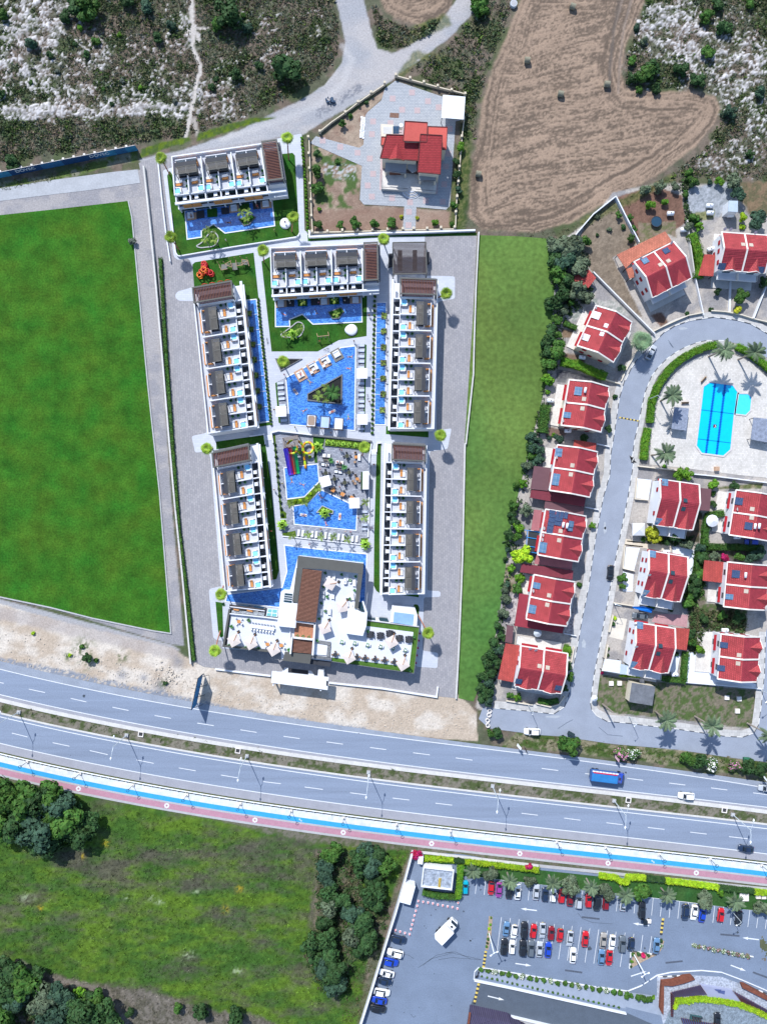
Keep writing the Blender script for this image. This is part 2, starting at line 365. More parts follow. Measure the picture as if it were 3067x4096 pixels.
for g in([(1035,1160),(1040,1095),(1210,1040),(1395,1010),(1412,1035),(1200,1105)],[(1450,1040),(1452,985),(1640,925),(1850,870),(2030,865),(1820,920),(1640,985)]):
 m=region([t1(*p)for p in g],4,4);lay(m,mixc((0.085,0.13,0.012),(0.05,0.085,0.02),sstep(.4,.6,N2))*(.7+.6*NF)[...,None])
sand=region([(-200,2410),(0,2415),(300,2500),(690,2590),(760,2640),(800,2640),(1080,2690),(1400,2740),(1840,2780),(1905,2850),(1910,2965),(1700,2950),(900,2850),(450,2745),(0,2655),(-200,2610)],3,4)
sc=mixc((0.40,0.33,0.26),(0.52,0.47,0.41),sstep(.35,.65,fbm(SX/90,SY/60,5,5)))*(.8+.35*NF)[...,None]
lay(region([(-200,2395),(0,2395),(300,2475),(690,2580),(720,2600),(690,2610),(300,2520),(0,2440),(-200,2420)],3,2),(.3,.3,.31));lay(sand,sc);Z=Z*(1-sand)+sand*0.12*(N2-.5)
lay(strip([(-50,2440),(300,2520),(690,2610)],26,10,8)*.6,(0.30,0.27,0.265))
gr=strip([(0,2645),(250,2690),(450,2738),(700,2790),(900,2838),(1150,2880),(1300,2905),(1450,2920)],13,7,10)
lay(gr*sstep(.3,.5,NF),(0.19,0.21,0.25))
for(x,y,rr)in[(1060,757,14),(1310,640,26),(900,735,20),(1180,820,30)]:
 X,Y=t4(x,y);lay(np.exp(-((SX-X)**2+(SY-Y)**2)/rr**2)*.7,(0.17,0.18,0.21))
for(x,y,rr)in[(620,540,40),(640,640,30),(900,600,24),(1210,800,18),(500,600,16)]:
 X,Y=t4(x,y);lay(np.exp(-((SX-X)**2+(SY-Y)**2)/rr**2)*sstep(.48,.58,N2),(0.05,0.085,0.02))
med=region([(-100,2790),(450,2880),(1900,3110),(3200,3265),(3200,3320),(1900,3172),(900,3040),(-100,2840)],2,2)
lay(med,mixc((0.165,0.15,0.12),(0.06,0.08,0.03),sstep(.42,.62,fbm(SX/22,SY/16,2,4,.7)))*(.7+.6*NF)[...,None])
ver=region([t6(-130,330),t6(0,215),t6(90,235),t6(280,240),t6(640,295),t6(1060,330),t6(1400,385),t6(1760,420),t6(1760,530),t6(1250,470),t6(820,405),t6(400,355),t6(0,310)],3,5)
lay(ver,mixc((0.2,0.18,0.12),(0.05,0.085,0.02),sstep(.4,.6,fbm(SX/40,SY/24,2,4,.7)))*(.7+.6*NF)[...,None]);Z*=(1-np.maximum(med,ver))
vg=region([tV(*p)for p in[(110,620),(240,560),(800,130),(800,200),(640,350),(600,700),(590,850),(560,1180),(620,1240),(960,1250),(1400,1290),(1460,1440),(120,1480)]],3,2)
lay(vg,mixc((0.30,0.235,0.18),(0.215,0.15,0.115),sstep(.4,.6,N1))*(.7+.6*NF)[...,None])
gg=region([tV(*p)for p in[(120,660),(560,800),(560,1180),(500,1260),(140,1250)]],6,10);lay(gg*sstep(.4,.56,fbm(SX/40,SY/40,6,4)),(0.06,0.10,0.03))
lay(region([tV(*p)for p in[(230,820),(520,870),(510,990),(330,960),(210,900)]],8,14)*sstep(.5,.6,NF)*.8,(0.4,0.42,0.44))
lay(region([tV(*p)for p in[(140,1290),(560,1270),(960,1260),(960,1470),(140,1480)]],8,14)*.7,(0.20,0.125,0.095))
lay(region([tV(*p)for p in[(1100,1290),(1400,1290),(1460,1240),(1460,1440),(1100,1460)]],6,6)*.7,(0.25,0.17,0.13))
Z*=1-sstep(-20,0,sdist([tV(*p)for p in[(60,600),(240,500),(800,60),(900,0),(1600,180),(1500,1500),(80,1520)]],SX,SY))
vr=strip([tV(1600,200),tV(1580,500),tV(1560,900),tV(1520,1300),tV(1510,1480)],24,10,10);lay(vr,mixc((0.03,0.055,0.015),(0.1,0.11,0.05),sstep(.45,.65,N2)))
est=region([(2170,1010),(2200,1250),(2150,1560),(2110,1720),(2080,1900),(2020,2100),(2010,2250),(1990,2500),(1930,2700),(1900,2830),(1960,2860),(2700,3000),(3250,3050),(3250,760),(2870,740),(2640,730),(2450,770),(2380,860),(2290,930)],3,4)
lay(est,mixc((0.36,0.33,0.30),(0.24,0.23,0.23),sstep(.4,.6,N1))*(.85+.3*NF)[...,None]);Z*=(1-est)
def blot(pts,c,c2=None,soft=3,rough=4,a=1.0):
 m=region(pts,soft,rough)*a
 lay(m,mixc(c,c2 or c,sstep(.4,.6,N2))*(.75+.5*NF)[...,None])
SOIL=(0.165,0.095,0.07);DRYG=(0.20,0.165,0.125)
blot(tQ((-60,420),(200,230),(430,640),(390,690),(250,750),(190,780),(480,1350),(360,1290),(150,1050),(0,930),(-150,700)),(0.2,0.16,0.12),(0.15,0.12,0.09))
blot(tQ((220,210),(580,100),(850,190),(890,440),(790,520),(700,520),(440,640)),SOIL,(0.13,0.075,0.055))
blot(tQ((440,450),(790,440),(800,600),(720,560),(440,650)),(0.19,0.15,0.11),(0.12,0.12,0.06))
blot(tQ((900,120),(1300,60),(1380,200),(1260,300),(1200,400),(960,380),(900,300)),(0.29,0.31,0.34),(0.2,0.22,0.24),5,8)
blot(tQ((1400,60),(1800,60),(1800,400),(1500,380),(1400,240)),(0.17,0.12,0.075),(0.1,0.09,0.05),6,12)
blot(tQ((550,1330),(660,1290),(720,1400),(650,1440)),(0.13,0.08,0.06))
blot(tQ((930,360),(1160,330),(1150,420),(900,430)),(0.1,0.12,0.05),(0.2,0.2,0.1))
blot(tP((640,-20),(700,0),(870,0),(1000,160),(640,30),(560,90),(480,200),(380,180),(440,60)),(0.36,0.35,0.33),(0.2,0.22,0.2),4,8)
blot(tP((340,270),(480,290),(440,360),(340,360)),(0.17,0.12,0.08));blot(tP((350,500),(560,520),(560,620),(350,580)),(0.16,0.11,0.08))
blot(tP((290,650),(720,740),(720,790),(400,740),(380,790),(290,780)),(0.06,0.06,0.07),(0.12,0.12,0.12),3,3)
blot(tP((190,1200),(400,1230),(380,1290),(190,1300)),(0.15,0.1,0.08))
blot(tX((70,700),(430,760),(860,790),(1560,850),(1540,1200),(1480,1220),(860,1140),(480,1100),(380,1090),(200,1070),(60,1000),(30,940)),(0.155,0.135,0.10),(0.062,0.095,0.03),2,2)
blot(tX((930,90),(1470,180),(1450,310),(1060,280),(1040,430),(930,470)),(0.16,0.15,0.1),(0.06,0.09,0.03),4,8)
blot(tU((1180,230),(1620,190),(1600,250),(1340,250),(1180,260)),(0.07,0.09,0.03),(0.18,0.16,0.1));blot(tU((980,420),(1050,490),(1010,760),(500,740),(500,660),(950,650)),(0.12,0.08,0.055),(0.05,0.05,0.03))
blot(tU((1100,790),(1580,800),(1600,940),(1240,930),(1060,920)),(0.10,0.08,0.08),(0.06,0.07,0.04),4,8)
blot(tU((920,1170),(1060,1180),(1080,1330),(1240,1340),(1460,1400),(1450,1600),(1050,1580),(920,1560)),(0.14,0.12,0.09),(0.06,0.09,0.03),4,8)
blot(tS((380,1420),(500,1440),(500,1700),(360,1700)),(0.26,0.22,0.17),(0.12,0.12,0.06),4,8)
for ln,w in(([D(868,160),D(900,120),D(960,130)],10),([D(1000,330),D(985,480)],14),([D(1450,385),D(1340,440),D(1260,480)],8),([D(870,90),D(905,68),D(960,45)],14)):
 lay(strip(ln,w/.54,8,10)*.75,mixc((0.05,0.075,0.02),(0.13,0.13,0.05),sstep(.45,.6,NF)))
lay(region([D(*p)for p in[(-20,425),(120,400),(240,372),(302,366),(318,370),(330,500),(352,800),(372,1100),(398,1395),(372,1392),(280,1365),(140,1322),(-20,1285)]],3,2),mixc((0.30,0.285,0.285),(0.24,0.235,0.25),sstep(.4,.6,N1)));
Z*=sstep(0,10,-sdist([D(*p)for p in[(-20,395),(300,340),(560,290),(660,285),(1035,505),(1200,510),(1190,830),(1050,1520),(980,1510),(420,1440),(-20,1290)]],SX,SY))
flat=[[(-300,2600),(900,2840),(1900,2960),(3400,3150),(3400,3600),(1900,3420),(900,3290),(-300,3060)],[t8(*p)for p in[(540,100),(1700,240),(3600,440),(3600,1900),(60,1750)]]]
for F in flat:Z*=1-sstep(-14,2,sdist(F,SX,SY))
Z=np.minimum(Z,2.0)
Z=np.where(Z<-0.3,-0.3,Z)
nv=SX.size;ny,nx=SX.shape
V=np.stack([WX,WY,Z-0.02],-1).reshape(-1,3).astype(np.float32)
i0=(np.arange(ny-1)[:,None]*nx+np.arange(nx-1)[None]).reshape(-1)
FQ=np.stack([i0,i0+1,i0+nx+1,i0+nx],-1).astype(np.int32)
me=bpy.data.meshes.new("terrain");me.vertices.add(nv);me.vertices.foreach_set("co",V.ravel())
me.loops.add(FQ.size);me.loops.foreach_set("vertex_index",FQ.ravel());me.polygons.add(len(FQ))
me.polygons.foreach_set("loop_start",np.arange(0,FQ.size,4,dtype=np.int32));me.update(calc_edges=True)
at=me.color_attributes.new("soil",'FLOAT_COLOR','POINT');at.data.foreach_set("color",np.concatenate([np.clip(C,0,1),np.ones(C.shape[:2]+(1,))],-1).astype(np.float32).ravel())
def attrmat(name,attr,rough=0.95,bump=0.5,fscale=2.2,var=0.25,trans=0):
 m=bpy.data.materials.new(name);m.use_nodes=True;t=m.node_tree;b=t.nodes["Principled BSDF"];L=t.links.new
 b.inputs["Roughness"].default_value=rough;b.inputs["Specular IOR Level"].default_value=0.15
 a=t.nodes.new("ShaderNodeAttribute");a.attribute_name=attr
 g=t.nodes.new("ShaderNodeNewGeometry");n=t.nodes.new("ShaderNodeTexNoise");n.inputs["Scale"].default_value=fscale;n.inputs["Detail"].default_value=5;n.inputs["Roughness"].default_value=.75
 L(g.outputs["Position"],n.inputs["Vector"]);mr=t.nodes.new("ShaderNodeMapRange");mr.inputs[1].default_value=.3;mr.inputs[2].default_value=.7;mr.inputs[3].default_value=1-var;mr.inputs[4].default_value=1+var
 L(n.outputs[0],mr.inputs[0]);hs=t.nodes.new("ShaderNodeHueSaturation");L(a.outputs["Color"],hs.inputs["Color"]);L(mr.outputs[0],hs.inputs["Value"]);L(hs.outputs[0],b.inputs["Base Color"])
 if bump:
  bp=t.nodes.new("ShaderNodeBump");bp.inputs["Strength"].default_value=bump;bp.inputs["Distance"].default_value=.12;L(n.outputs[0],bp.inputs["Height"]);L(bp.outputs[0],b.inputs["Normal"])
 return m
me.materials.append(attrmat("soil","soil"))
terrain=link("terrain",me,kind="structure")
mb=MB();E=2600.0
for(x0,y0,x1,y1)in((-E,156,E,E),(-E,-E,E,-156),(-E,-156,-118,156),(118,-156,E,156)):
 mb.add([(x0,y0,-.03),(x1,y0,-.03),(x1,y1,-.03),(x0,y1,-.03)],[(0,1,2,3)])
obj("ground",mb,mat("far_scrub",(0.075,0.075,0.045),var=.5,scale=.02,fine=.4),kind="structure")
# scatter of small growth: one mesh per mass
def leafproto(n,seed,flat=0.6):
 r=np.random.RandomState(seed);vs=[]
 for i in range(n):
  d=r.normal(size=3);d[2]=abs(d[2])*.8;d/=np.linalg.norm(d);c=d*r.uniform(.35,1.0)*np.array([1,1,flat]);a=r.normal(size=3);b=r.normal(size=3)
  a/=np.linalg.norm(a);b-=a*(a@b);b/=np.linalg.norm(b);s=r.uniform(.25,.5)
  vs+=[c+a*s,c-a*s*.6+b*s*.7,c-a*s*.6-b*s*.7]
 return np.array(vs)
def scatter(name,P,S,CL,n=9,seed=1,hs=1.0,label=None,cat=None,parent=None):
 """P: (k,3) bases, S: sizes, CL: colours"""
 protos=[leafproto(n,seed+i)for i in range(6)];k=len(P);r=np.random.RandomState(seed);th=r.uniform(0,6.28,k)
 pr=np.array(protos)[r.randint(0,6,k)];c,s=np.cos(th)[:,None],np.sin(th)[:,None]
 x=pr[...,0]*c-pr[...,1]*s;y=pr[...,0]*s+pr[...,1]*c;z=pr[...,2]
 V=np.stack([x,y,z*hs+.15],-1)*np.asarray(S)[:,None,None]+np.asarray(P)[:,None,:]
 V=V.reshape(-1,3).astype(np.float32);nf=len(V)//3
 me=bpy.data.meshes.new(name);me.vertices.add(len(V));me.vertices.foreach_set("co",V.ravel());me.loops.add(len(V));me.loops.foreach_set("vertex_index",np.arange(len(V),dtype=np.int32))
 me.polygons.add(nf);me.polygons.foreach_set("loop_start",np.arange(0,len(V),3,dtype=np.int32));me.update(calc_edges=True)
 cc=np.repeat(np.asarray(CL),3*n,axis=0);cc=cc*np.repeat(r.uniform(.7,1.3,nf),3)[:,None]
 at=me.color_attributes.new("leaf",'FLOAT_COLOR','POINT');at.data.foreach_set("color",np.concatenate([cc,np.ones((len(cc),1))],1).astype(np.float32).ravel())
 if "leafattr" not in MATS:MATS["leafattr"]=attrmat("leafattr","leaf",.8,0,1.0,.2)
 me.materials.append(MATS["leafattr"]);return link(name,me,parent,kind="stuff",label=label,cat=cat)
def gridpick(x,y):
 i=np.clip(((x-gx[0])/STEP).astype(int),0,nx-1);j=np.clip(((y-gy[0])/STEP).astype(int),0,ny-1);return j,i
r0=np.random.RandomState(11)
def poisson(poly,n):
 P=np.array(poly);x=r0.uniform(P[:,0].min(),P[:,0].max(),n);y=r0.uniform(P[:,1].min(),P[:,1].max(),n);d=sdist(poly,x,y);k=d>4;return x[k],y[k]
def pal(cols,k,w=None):return np.array(cols)[r0.choice(len(cols),k,p=w)]
TL=[D(*p)for p in[(-15,-15),(715,-15),(735,60),(730,120),(690,170),(590,228),(560,245),(410,292),(290,312),(150,330),(-15,355)]]
TR=[D(*p)for p in[(1400,-15),(1675,-15),(1675,390),(1600,385),(1500,385),(1440,380),(1520,320),(1562,250),(1550,205),(1500,192),(1352,190),(1348,130),(1372,60)]]
TM=[D(*p)for p in[(1040,-15),(1120,-15),(1060,130),(1030,220),(1030,300),(1000,300),(990,220),(900,160),(870,150),(960,100),(1030,30)]]
TM2=[D(*p)for p in[(800,0),(830,40),(900,62),(960,35),(1000,-15),(960,60),(900,95),(850,108),(815,95)]]
for nm,poly,n,lab in(("hillside_scrub",TL,27000,"low dry scrub tufts between the white rocks top left"),("scrub",TR,12000,"low dry scrub among the white rocks by the hay field"),("undergrowth",TM,4500,"weedy verge between dirt road and hay field"),("weeds",TM2,3000,"weeds in the wedge between the two dirt tracks")):
 x,y=poisson(poly,n);wx=(x-CX)/PXM;wy=(CY-y)/PXM;j,i=gridpick(wx,wy)
 keep=(rock[j,i]+r0.uniform(0,.3,len(x))<.36)&(fp[j,i]<.2)&(RD[j,i]<.1);x,y,wx,wy,j,i=(a[keep]for a in(x,y,wx,wy,j,i))
 gdens=green[j,i];k=len(x)
 cl=pal([(.045,.07,.02),(.075,.10,.055),(.14,.11,.075),(.115,.135,.10),(.08,.13,.025),(.18,.145,.10)],k,[.2,.2,.2,.16,.08,.16]);cl=cl*(1-gdens*.45)[:,None]+np.array((.045,.09,.02))*(gdens*.45)[:,None]
 S=(r0.gamma(3,.10,k)*(1+.5*gdens)+.12)*(1-.35*np.clip(rw[j,i],0,1))
 scatter(nm,np.stack([wx,wy,Z[j,i]-.05],-1),S,cl,9,3,.9,lab)
poly=[(-60,3130),(700,3270),(1240,3390),(1640,3420),(1380,4200),(-60,4200)]
x,y=poisson(poly,26000);wx=(x-CX)/PXM;wy=(CY-y)/PXM;j,i=gridpick(wx,wy);k=len(x)
cl=C[j,i]*r0.uniform(.6,1.8,k)[:,None]
scatter("meadow_grass",np.stack([wx,wy,Z[j,i]-.05],-1),r0.gamma(3,.06,k)+.1,cl,6,9,.8,"tall meadow grass and wild flowers below the promenade")
for nm,poly,n,lab,cols in(("median_grass",[(0,2812),(450,2892),(1900,3122),(3080,3258),(3080,3294),(1900,3160),(900,3030),(0,2850)],6000,"dry tufts of grass on the highway median",[(.05,.075,.02),(.12,.11,.06),(.035,.06,.015)]),("verge_weeds",[t6(*p)for p in[(-100,300),(0,225),(280,248),(640,300),(1060,338),(1400,390),(1700,420),(1700,520),(1250,462),(820,395),(400,345),(0,300)]],3500,"weeds and dry grass between the side street and the highway",[(.05,.085,.02),(.13,.12,.05),(.03,.06,.015)]),("field_edge_weeds",[D(*p)for p in[(1100,505),(1240,485),(1330,435),(1440,380),(1500,385),(1400,430),(1250,500),(1180,520)]],1400,"weeds along the lower edge of the hay field",[(.06,.08,.03),(.12,.1,.06)]),("roadside_weeds",[t8(*p)for p in[(540,110),(440,440),(300,900),(100,1640),(-100,1640),(0,1200),(250,1000),(360,600),(420,250),(380,60)]],3200,"tangled weeds beside the white car park wall",[(.05,.075,.02),(.09,.1,.035),(.12,.1,.06)]),("hoarding_weeds",[t1(*p)for p in[(0,1340),(400,1270),(700,1195),(990,1130),(990,1180),(850,1205),(400,1335),(0,1420)]],1500,"weeds on the bank below the blue hoarding",[(.07,.1,.02),(.13,.14,.07)])):
 x,y=poisson(poly,n);wx=(x-CX)/PXM;wy=(CY-y)/PXM;j,i=gridpick(wx,wy);k=len(x)
 scatter(nm,np.stack([wx,wy,Z[j,i]-.03],-1),r0.gamma(3,.06,k)+.1,pal(cols,k),7,21,.9,lab)
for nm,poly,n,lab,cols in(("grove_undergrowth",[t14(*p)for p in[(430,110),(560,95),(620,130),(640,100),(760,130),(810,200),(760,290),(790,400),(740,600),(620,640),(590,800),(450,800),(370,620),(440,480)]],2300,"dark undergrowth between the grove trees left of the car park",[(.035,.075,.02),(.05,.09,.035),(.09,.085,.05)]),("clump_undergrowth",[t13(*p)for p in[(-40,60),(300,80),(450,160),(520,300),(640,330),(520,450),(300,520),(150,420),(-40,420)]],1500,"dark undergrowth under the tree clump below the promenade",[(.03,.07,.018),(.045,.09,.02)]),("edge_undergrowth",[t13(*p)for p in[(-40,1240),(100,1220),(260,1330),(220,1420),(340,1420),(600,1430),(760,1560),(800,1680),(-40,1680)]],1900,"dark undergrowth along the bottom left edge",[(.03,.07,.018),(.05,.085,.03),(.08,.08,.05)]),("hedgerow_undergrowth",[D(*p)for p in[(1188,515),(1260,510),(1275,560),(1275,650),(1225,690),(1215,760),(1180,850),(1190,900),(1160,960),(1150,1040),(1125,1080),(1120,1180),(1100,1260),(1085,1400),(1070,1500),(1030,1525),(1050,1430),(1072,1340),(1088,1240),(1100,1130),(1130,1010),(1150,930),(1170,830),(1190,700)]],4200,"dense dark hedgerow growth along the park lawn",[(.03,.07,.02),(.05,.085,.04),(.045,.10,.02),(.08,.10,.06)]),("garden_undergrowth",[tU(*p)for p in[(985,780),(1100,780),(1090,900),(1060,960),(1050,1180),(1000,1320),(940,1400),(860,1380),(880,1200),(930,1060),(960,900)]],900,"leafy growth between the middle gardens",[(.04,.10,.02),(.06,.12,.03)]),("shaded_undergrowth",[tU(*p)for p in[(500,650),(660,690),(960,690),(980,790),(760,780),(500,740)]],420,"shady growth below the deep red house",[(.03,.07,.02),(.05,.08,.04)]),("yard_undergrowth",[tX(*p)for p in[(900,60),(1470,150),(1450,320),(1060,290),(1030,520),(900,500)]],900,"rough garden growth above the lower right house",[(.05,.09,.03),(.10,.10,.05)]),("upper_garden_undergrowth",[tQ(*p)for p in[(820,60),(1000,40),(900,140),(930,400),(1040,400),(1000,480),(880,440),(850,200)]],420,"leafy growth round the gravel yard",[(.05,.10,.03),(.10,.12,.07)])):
 x,y=poisson(poly,n);wx=(x-CX)/PXM;wy=(CY-y)/PXM;j,i=gridpick(wx,wy);k=len(x)
 scatter(nm,np.stack([wx,wy,Z[j,i]-.03],-1),r0.gamma(4,.13,k)+.15,pal(cols,k),12,41,1.0,lab)
mb=MB();st=random.Random(4)
for k in range(700):
 p=(st.uniform(0,1850),0);yb=np.interp(p[0],[0,450,900,1400,1850],[2500,2640,2760,2800,2820]);yt=np.interp(p[0],[0,450,900,1400,1850],[2640,2735,2835,2900,2950])
 q=G((p[0],st.uniform(yb,yt)));s=st.uniform(.08,.32)
 if k%9==0:q=G((st.gauss(670,30),st.gauss(2700,25)));s*=1.6
 mb.box((q.x,q.y,s*.25),(s,s*st.uniform(.6,1),s*.7),rot=Matrix.Rotation(st.uniform(0,3),3,'Z')@Matrix.Rotation(st.uniform(-.5,.5),3,'X'))
obj("stones",mb,mat("stone",(0.45,0.40,0.34),var=.25,scale=2),kind="stuff",label="loose pale stones on the sandy verge")
# hard ground: roads, paving, lawns, water
ASPH=mat("asphalt",(0.19,0.23,0.305),rough=.85,var=.13,scale=1.0,fine=3,spec=.2,stretch=(.02,.42,R(8)))
ASPH2=mat("asphalt_side",(0.245,0.275,0.335),rough=.9,var=.10,scale=.18,fine=4,spec=.2)
ASPH3=mat("asphalt_carpark",(0.15,0.19,0.26),rough=.85,var=.12,scale=.12,fine=3,spec=.25)
SHOULD=mat("shoulder",(0.27,0.275,0.31),var=.08,scale=.3,fine=3)
CONC=mat("concrete",(0.36,0.36,0.37),var=.10,scale=.5,fine=4)
CONCW=mat("concrete_pale",(0.50,0.49,0.47),var=.10,scale=.4,fine=4)
WHITE=mat("white_render",(0.63,0.645,0.68),rough=.75,var=.05,scale=.4)
PAINT=mat("road_paint",(0.60,0.62,0.64),rough=.6,var=.12,scale=2)
PATHW=brickmat("pale_paving",(0.42,0.445,0.50),(0.46,0.485,0.54),(0.35,0.37,0.42),(1.2,.6),.02,blot=.05,blots=.2)
SLATE=brickmat("slate_paving",(0.20,0.215,0.26),(0.34,0.36,0.41),(0.12,0.13,0.16),(.9,.45),.03,blot=.15,blots=.5,rot=.1)
SERV=brickmat("service_pavers",(0.245,0.24,0.255),(0.30,0.29,0.30),(0.17,0.17,0.19),(.95,.62),.03,blot=.08,blots=.12,rot=R(86))
POOL=brickmat("pool_mosaic",(0.02,0.11,0.42),(0.11,0.31,0.70),(0.03,0.14,0.46),(.42,.21),.012,rough=.12,spec=.5,bump=.03,blot=.32,blots=.55,coat=.6)
POOLS=brickmat("pool_liner",(0.0,0.47,0.83),(0.0,0.50,0.86),(0.0,0.45,0.8),(.6,.6),.02,rough=.1,spec=.5,bump=0,blot=.05,blots=.4,coat=.6)
LAWN=mat("lawn",(0.028,0.088,0.012),rough=.95,var=.28,scale=.35,fine=2.5,spec=.1,hue=.02,bump=.4)
LAWNB=mat("sports_lawn",(0.034,0.108,0.010),rough=.95,var=.32,scale=.2,fine=2.0,spec=.1,hue=.02,bump=.4)
LAWNR=mat("soft_lawn",(0.085,0.155,0.035),rough=.95,var=.26,scale=.03,fine=.8,spec=.1,hue=.03,bump=.3)
LAWNC=mat("verge_lawn",(0.03,0.085,0.022),rough=.95,var=.25,scale=.3,fine=2,spec=.1,hue=.02,bump=.4)
TURFB=mat("bright_turf",(0.07,0.125,0.014),rough=.95,var=.25,scale=.5,fine=3,spec=.1,bump=.4)
DARK=mat("dark_soil",(0.012,0.013,0.013),var=.4,scale=1.5)
GRANITE=mat("granite",(0.13,0.135,0.145),var=.35,scale=3)
def curve(pts,deg=3):
 P=np.array(pts,float);return np.poly1d(np.polyfit(P[:,0],P[:,1],deg))
XS=np.linspace(-260,3330,90)
def band(name,top,bot,z,m,dt=0.0,db=0.0,thick=0.0,**kw):
 L=[G((x,top(x)+dt),z)for x in XS];Rr=[G((x,bot(x)+db),z)for x in XS];mb=MB()
 mb.ribbon(L,Rr)
 if thick:
  mb.ribbon([p+Vector((0,0,-thick))for p in L],L);mb.ribbon(Rr,[p+Vector((0,0,-thick))for p in Rr])
 for i,f in enumerate(mb.f):
  a,b,c=(Vector(mb.v[k])for k in f[:3])
  if(b-a).cross(c-a).z<0:mb.f[i]=tuple(reversed(f))
 return obj(name,mb,m,kind="structure",**kw)
cNE=curve([(0,2648),(450,2733),(900,2838),(1400,2914),(1900,2966),(2400,3041),(3067,3130)])
cNL=curve([(0,2677),(450,2773),(900,2860),(1400,2925),(1900,2989),(2399,3055),(3067,3152)])
cNS=curve([(0,2781),(450,2868),(900,2963),(1400,3034),(1900,3094),(2067,3114),(3067,3230)])
cMT=curve([(0,2796),(450,2882),(900,2978),(1400,3046),(1900,3099),(2067,3126),(3067,3241)])
cMB=curve([(0,2854),(450,2947),(900,3034),(1400,3105),(1900,3165),(2067,3186),(3067,3298)])
cSN=curve([(0,2868),(450,2960),(900,3051),(1400,3115),(1900,3180),(2067,3202),(3067,3315)])
cSS=curve([(0,2974),(450,3066),(900,3153),(1400,3219),(1900,3281),(2067,3301),(3067,3416)])
cE=curve([(0,3007),(450,3102),(900,3185),(1400,3256),(1900,3315),(2400,3372),(2867,3423),(3067,3446)])
hwN=band("north_carriageway",cNE,cMT,.02,ASPH);hwS=band("south_carriageway",cMB,cE,.02,ASPH)
band("hard_shoulder",cSS,cE,.03,SHOULD,2,0);band("north_shoulder",cNE,cNL,.03,mat("asphalt_worn",(0.235,0.265,0.32),var=.12,scale=.3,fine=3),0,-2);band("inner_shoulder",cNS,cMT,.03,SHOULD,2,0)
for nm,c,par in(("edge_line",cNL,hwN),("edge_line",cNS,hwN),("edge_line",cSN,hwS),("edge_line",cSS,hwS)):band(nm,c,c,.045,PAINT,-1.6,1.6)
band("median_kerb",cMT,cMT,.14,CONCW,0,15,thick=.14);band("median_kerb",cMB,cMB,.14,CONCW,-3.5,3.5,thick=.14)
def lane_dash(pts,z=.045,w=2.7,par=None):
 for a,b in pts:
  A,B=G(a,z),G(b,z);n=Vector((-(B-A).y,(B-A).x,0)).normalized()*(w/2/PXM);mb=MB()
  mb.add([A-n,B-n,B+n,A+n],[(0,1,2,3)]);obj("lane_dash",mb,PAINT,parent=par,world=False)
def ds(t,*prs):return[(t(*a),t(*b))for a,b in prs]
lane_dash(ds(t4,((-100,770),(30,797)),((215,840),(333,865)),((523,908),(638,934)),((830,973),(948,997)),((1140,1034),(1260,1055)),((1453,1090),(1575,1109)))+ds(t5,((103,363),(210,380)),((388,406),(495,421)),((673,443),(781,458)),((960,480),(1067,494)),((1245,515),(1355,529)),((1527,549),(1637,564)))+ds(t6,((163,453),(272,467)),((450,487),(550,499)),((728,518),(834,532)),((1006,550),(1113,563)),((1284,582),(1391,596)),((1562,615),(1670,629))),par=hwN)
lane_dash(ds(t4,((90,1163),(205,1192)),((390,1234),(513,1260)),((663,1292),(795,1322)),((1006,1361),(1133,1386)),((1318,1420),(1442,1441)),((1627,1472),(1750,1493)))+ds(t5,((253,706),(370,720)),((528,742),(648,758)),((828,780),(937,794)),((1110,815),(1220,828)),((1393,849),(1503,862)))+ds(t6,((30,750),(137,763)),((312,782),(419,796)),((591,813),(698,826)),((865,844),(975,857)),((1146,875),(1254,888)),((1402,905),(1525,919))),par=hwS)
PW=brickmat("promenade_slabs",(0.50,0.53,0.55),(0.60,0.62,0.64),(0.42,0.45,0.48),(1.5,1.0),.015,blot=.1,blots=.6)
band("verge_strip",cE,cE,.02,mat("verge_grass",(0.075,0.085,0.035),var=.5,scale=1.2,fine=4),0,18)
band("promenade",cE,cE,.05,PW,14,41);band("promenade_margin",cE,cE,.045,CONC,38,99)
band("cycle_lane",cE,cE,.06,mat("cycle_blue",(0.035,0.29,0.56),var=.08,scale=.5,fine=3),41,60)
band("walking_lane",cE,cE,.06,mat("lane_pink",(0.38,0.20,0.255),var=.08,scale=.8,fine=3),67,90)
BL=[D(-20,467),D(120,452),D(278,434),D(286,470),D(300,620),D(320,830),D(345,1060),D(370,1368),D(330,1362),D(200,1335),D(110,1312),D(0,1289),D(-20,1286)]
sheet("sports_lawn",BL,.05,LAWNB)
lw=MB();lw.wall([(G(p).x,G(p).y)for p in BL[2:]],.35,0,.25);obj("lawn_kerb",lw,CONC,kind="structure")
sheet("park_lawn",[D(1033,508),D(1110,510),D(1192,516),D(1198,600),D(1190,720),D(1178,830),D(1150,940),D(1120,1060),D(1100,1150),D(1088,1250),D(1075,1350),D(1052,1440),D(1022,1515),D(990,1508),D(993,1300),D(1003,960),D(1020,700)],.03,LAWNR)
sheet("apron",[D(-20,410),D(120,388),D(240,372),D(298,366),D(303,395),D(200,410),D(80,424),D(-20,437)],.03,mat("apron_concrete",(0.34,0.355,0.38),var=.1,scale=.3,fine=2))
sheet("service_road",[D(300,352),D(345,338),D(652,290),D(655,500),D(1030,505),D(1020,700),D(1003,950),D(985,1508),D(865,1495),D(440,1440),D(425,1432),D(410,1330),D(388,1130),D(372,960),D(358,780),D(340,590),D(322,450)],.04,SERV)
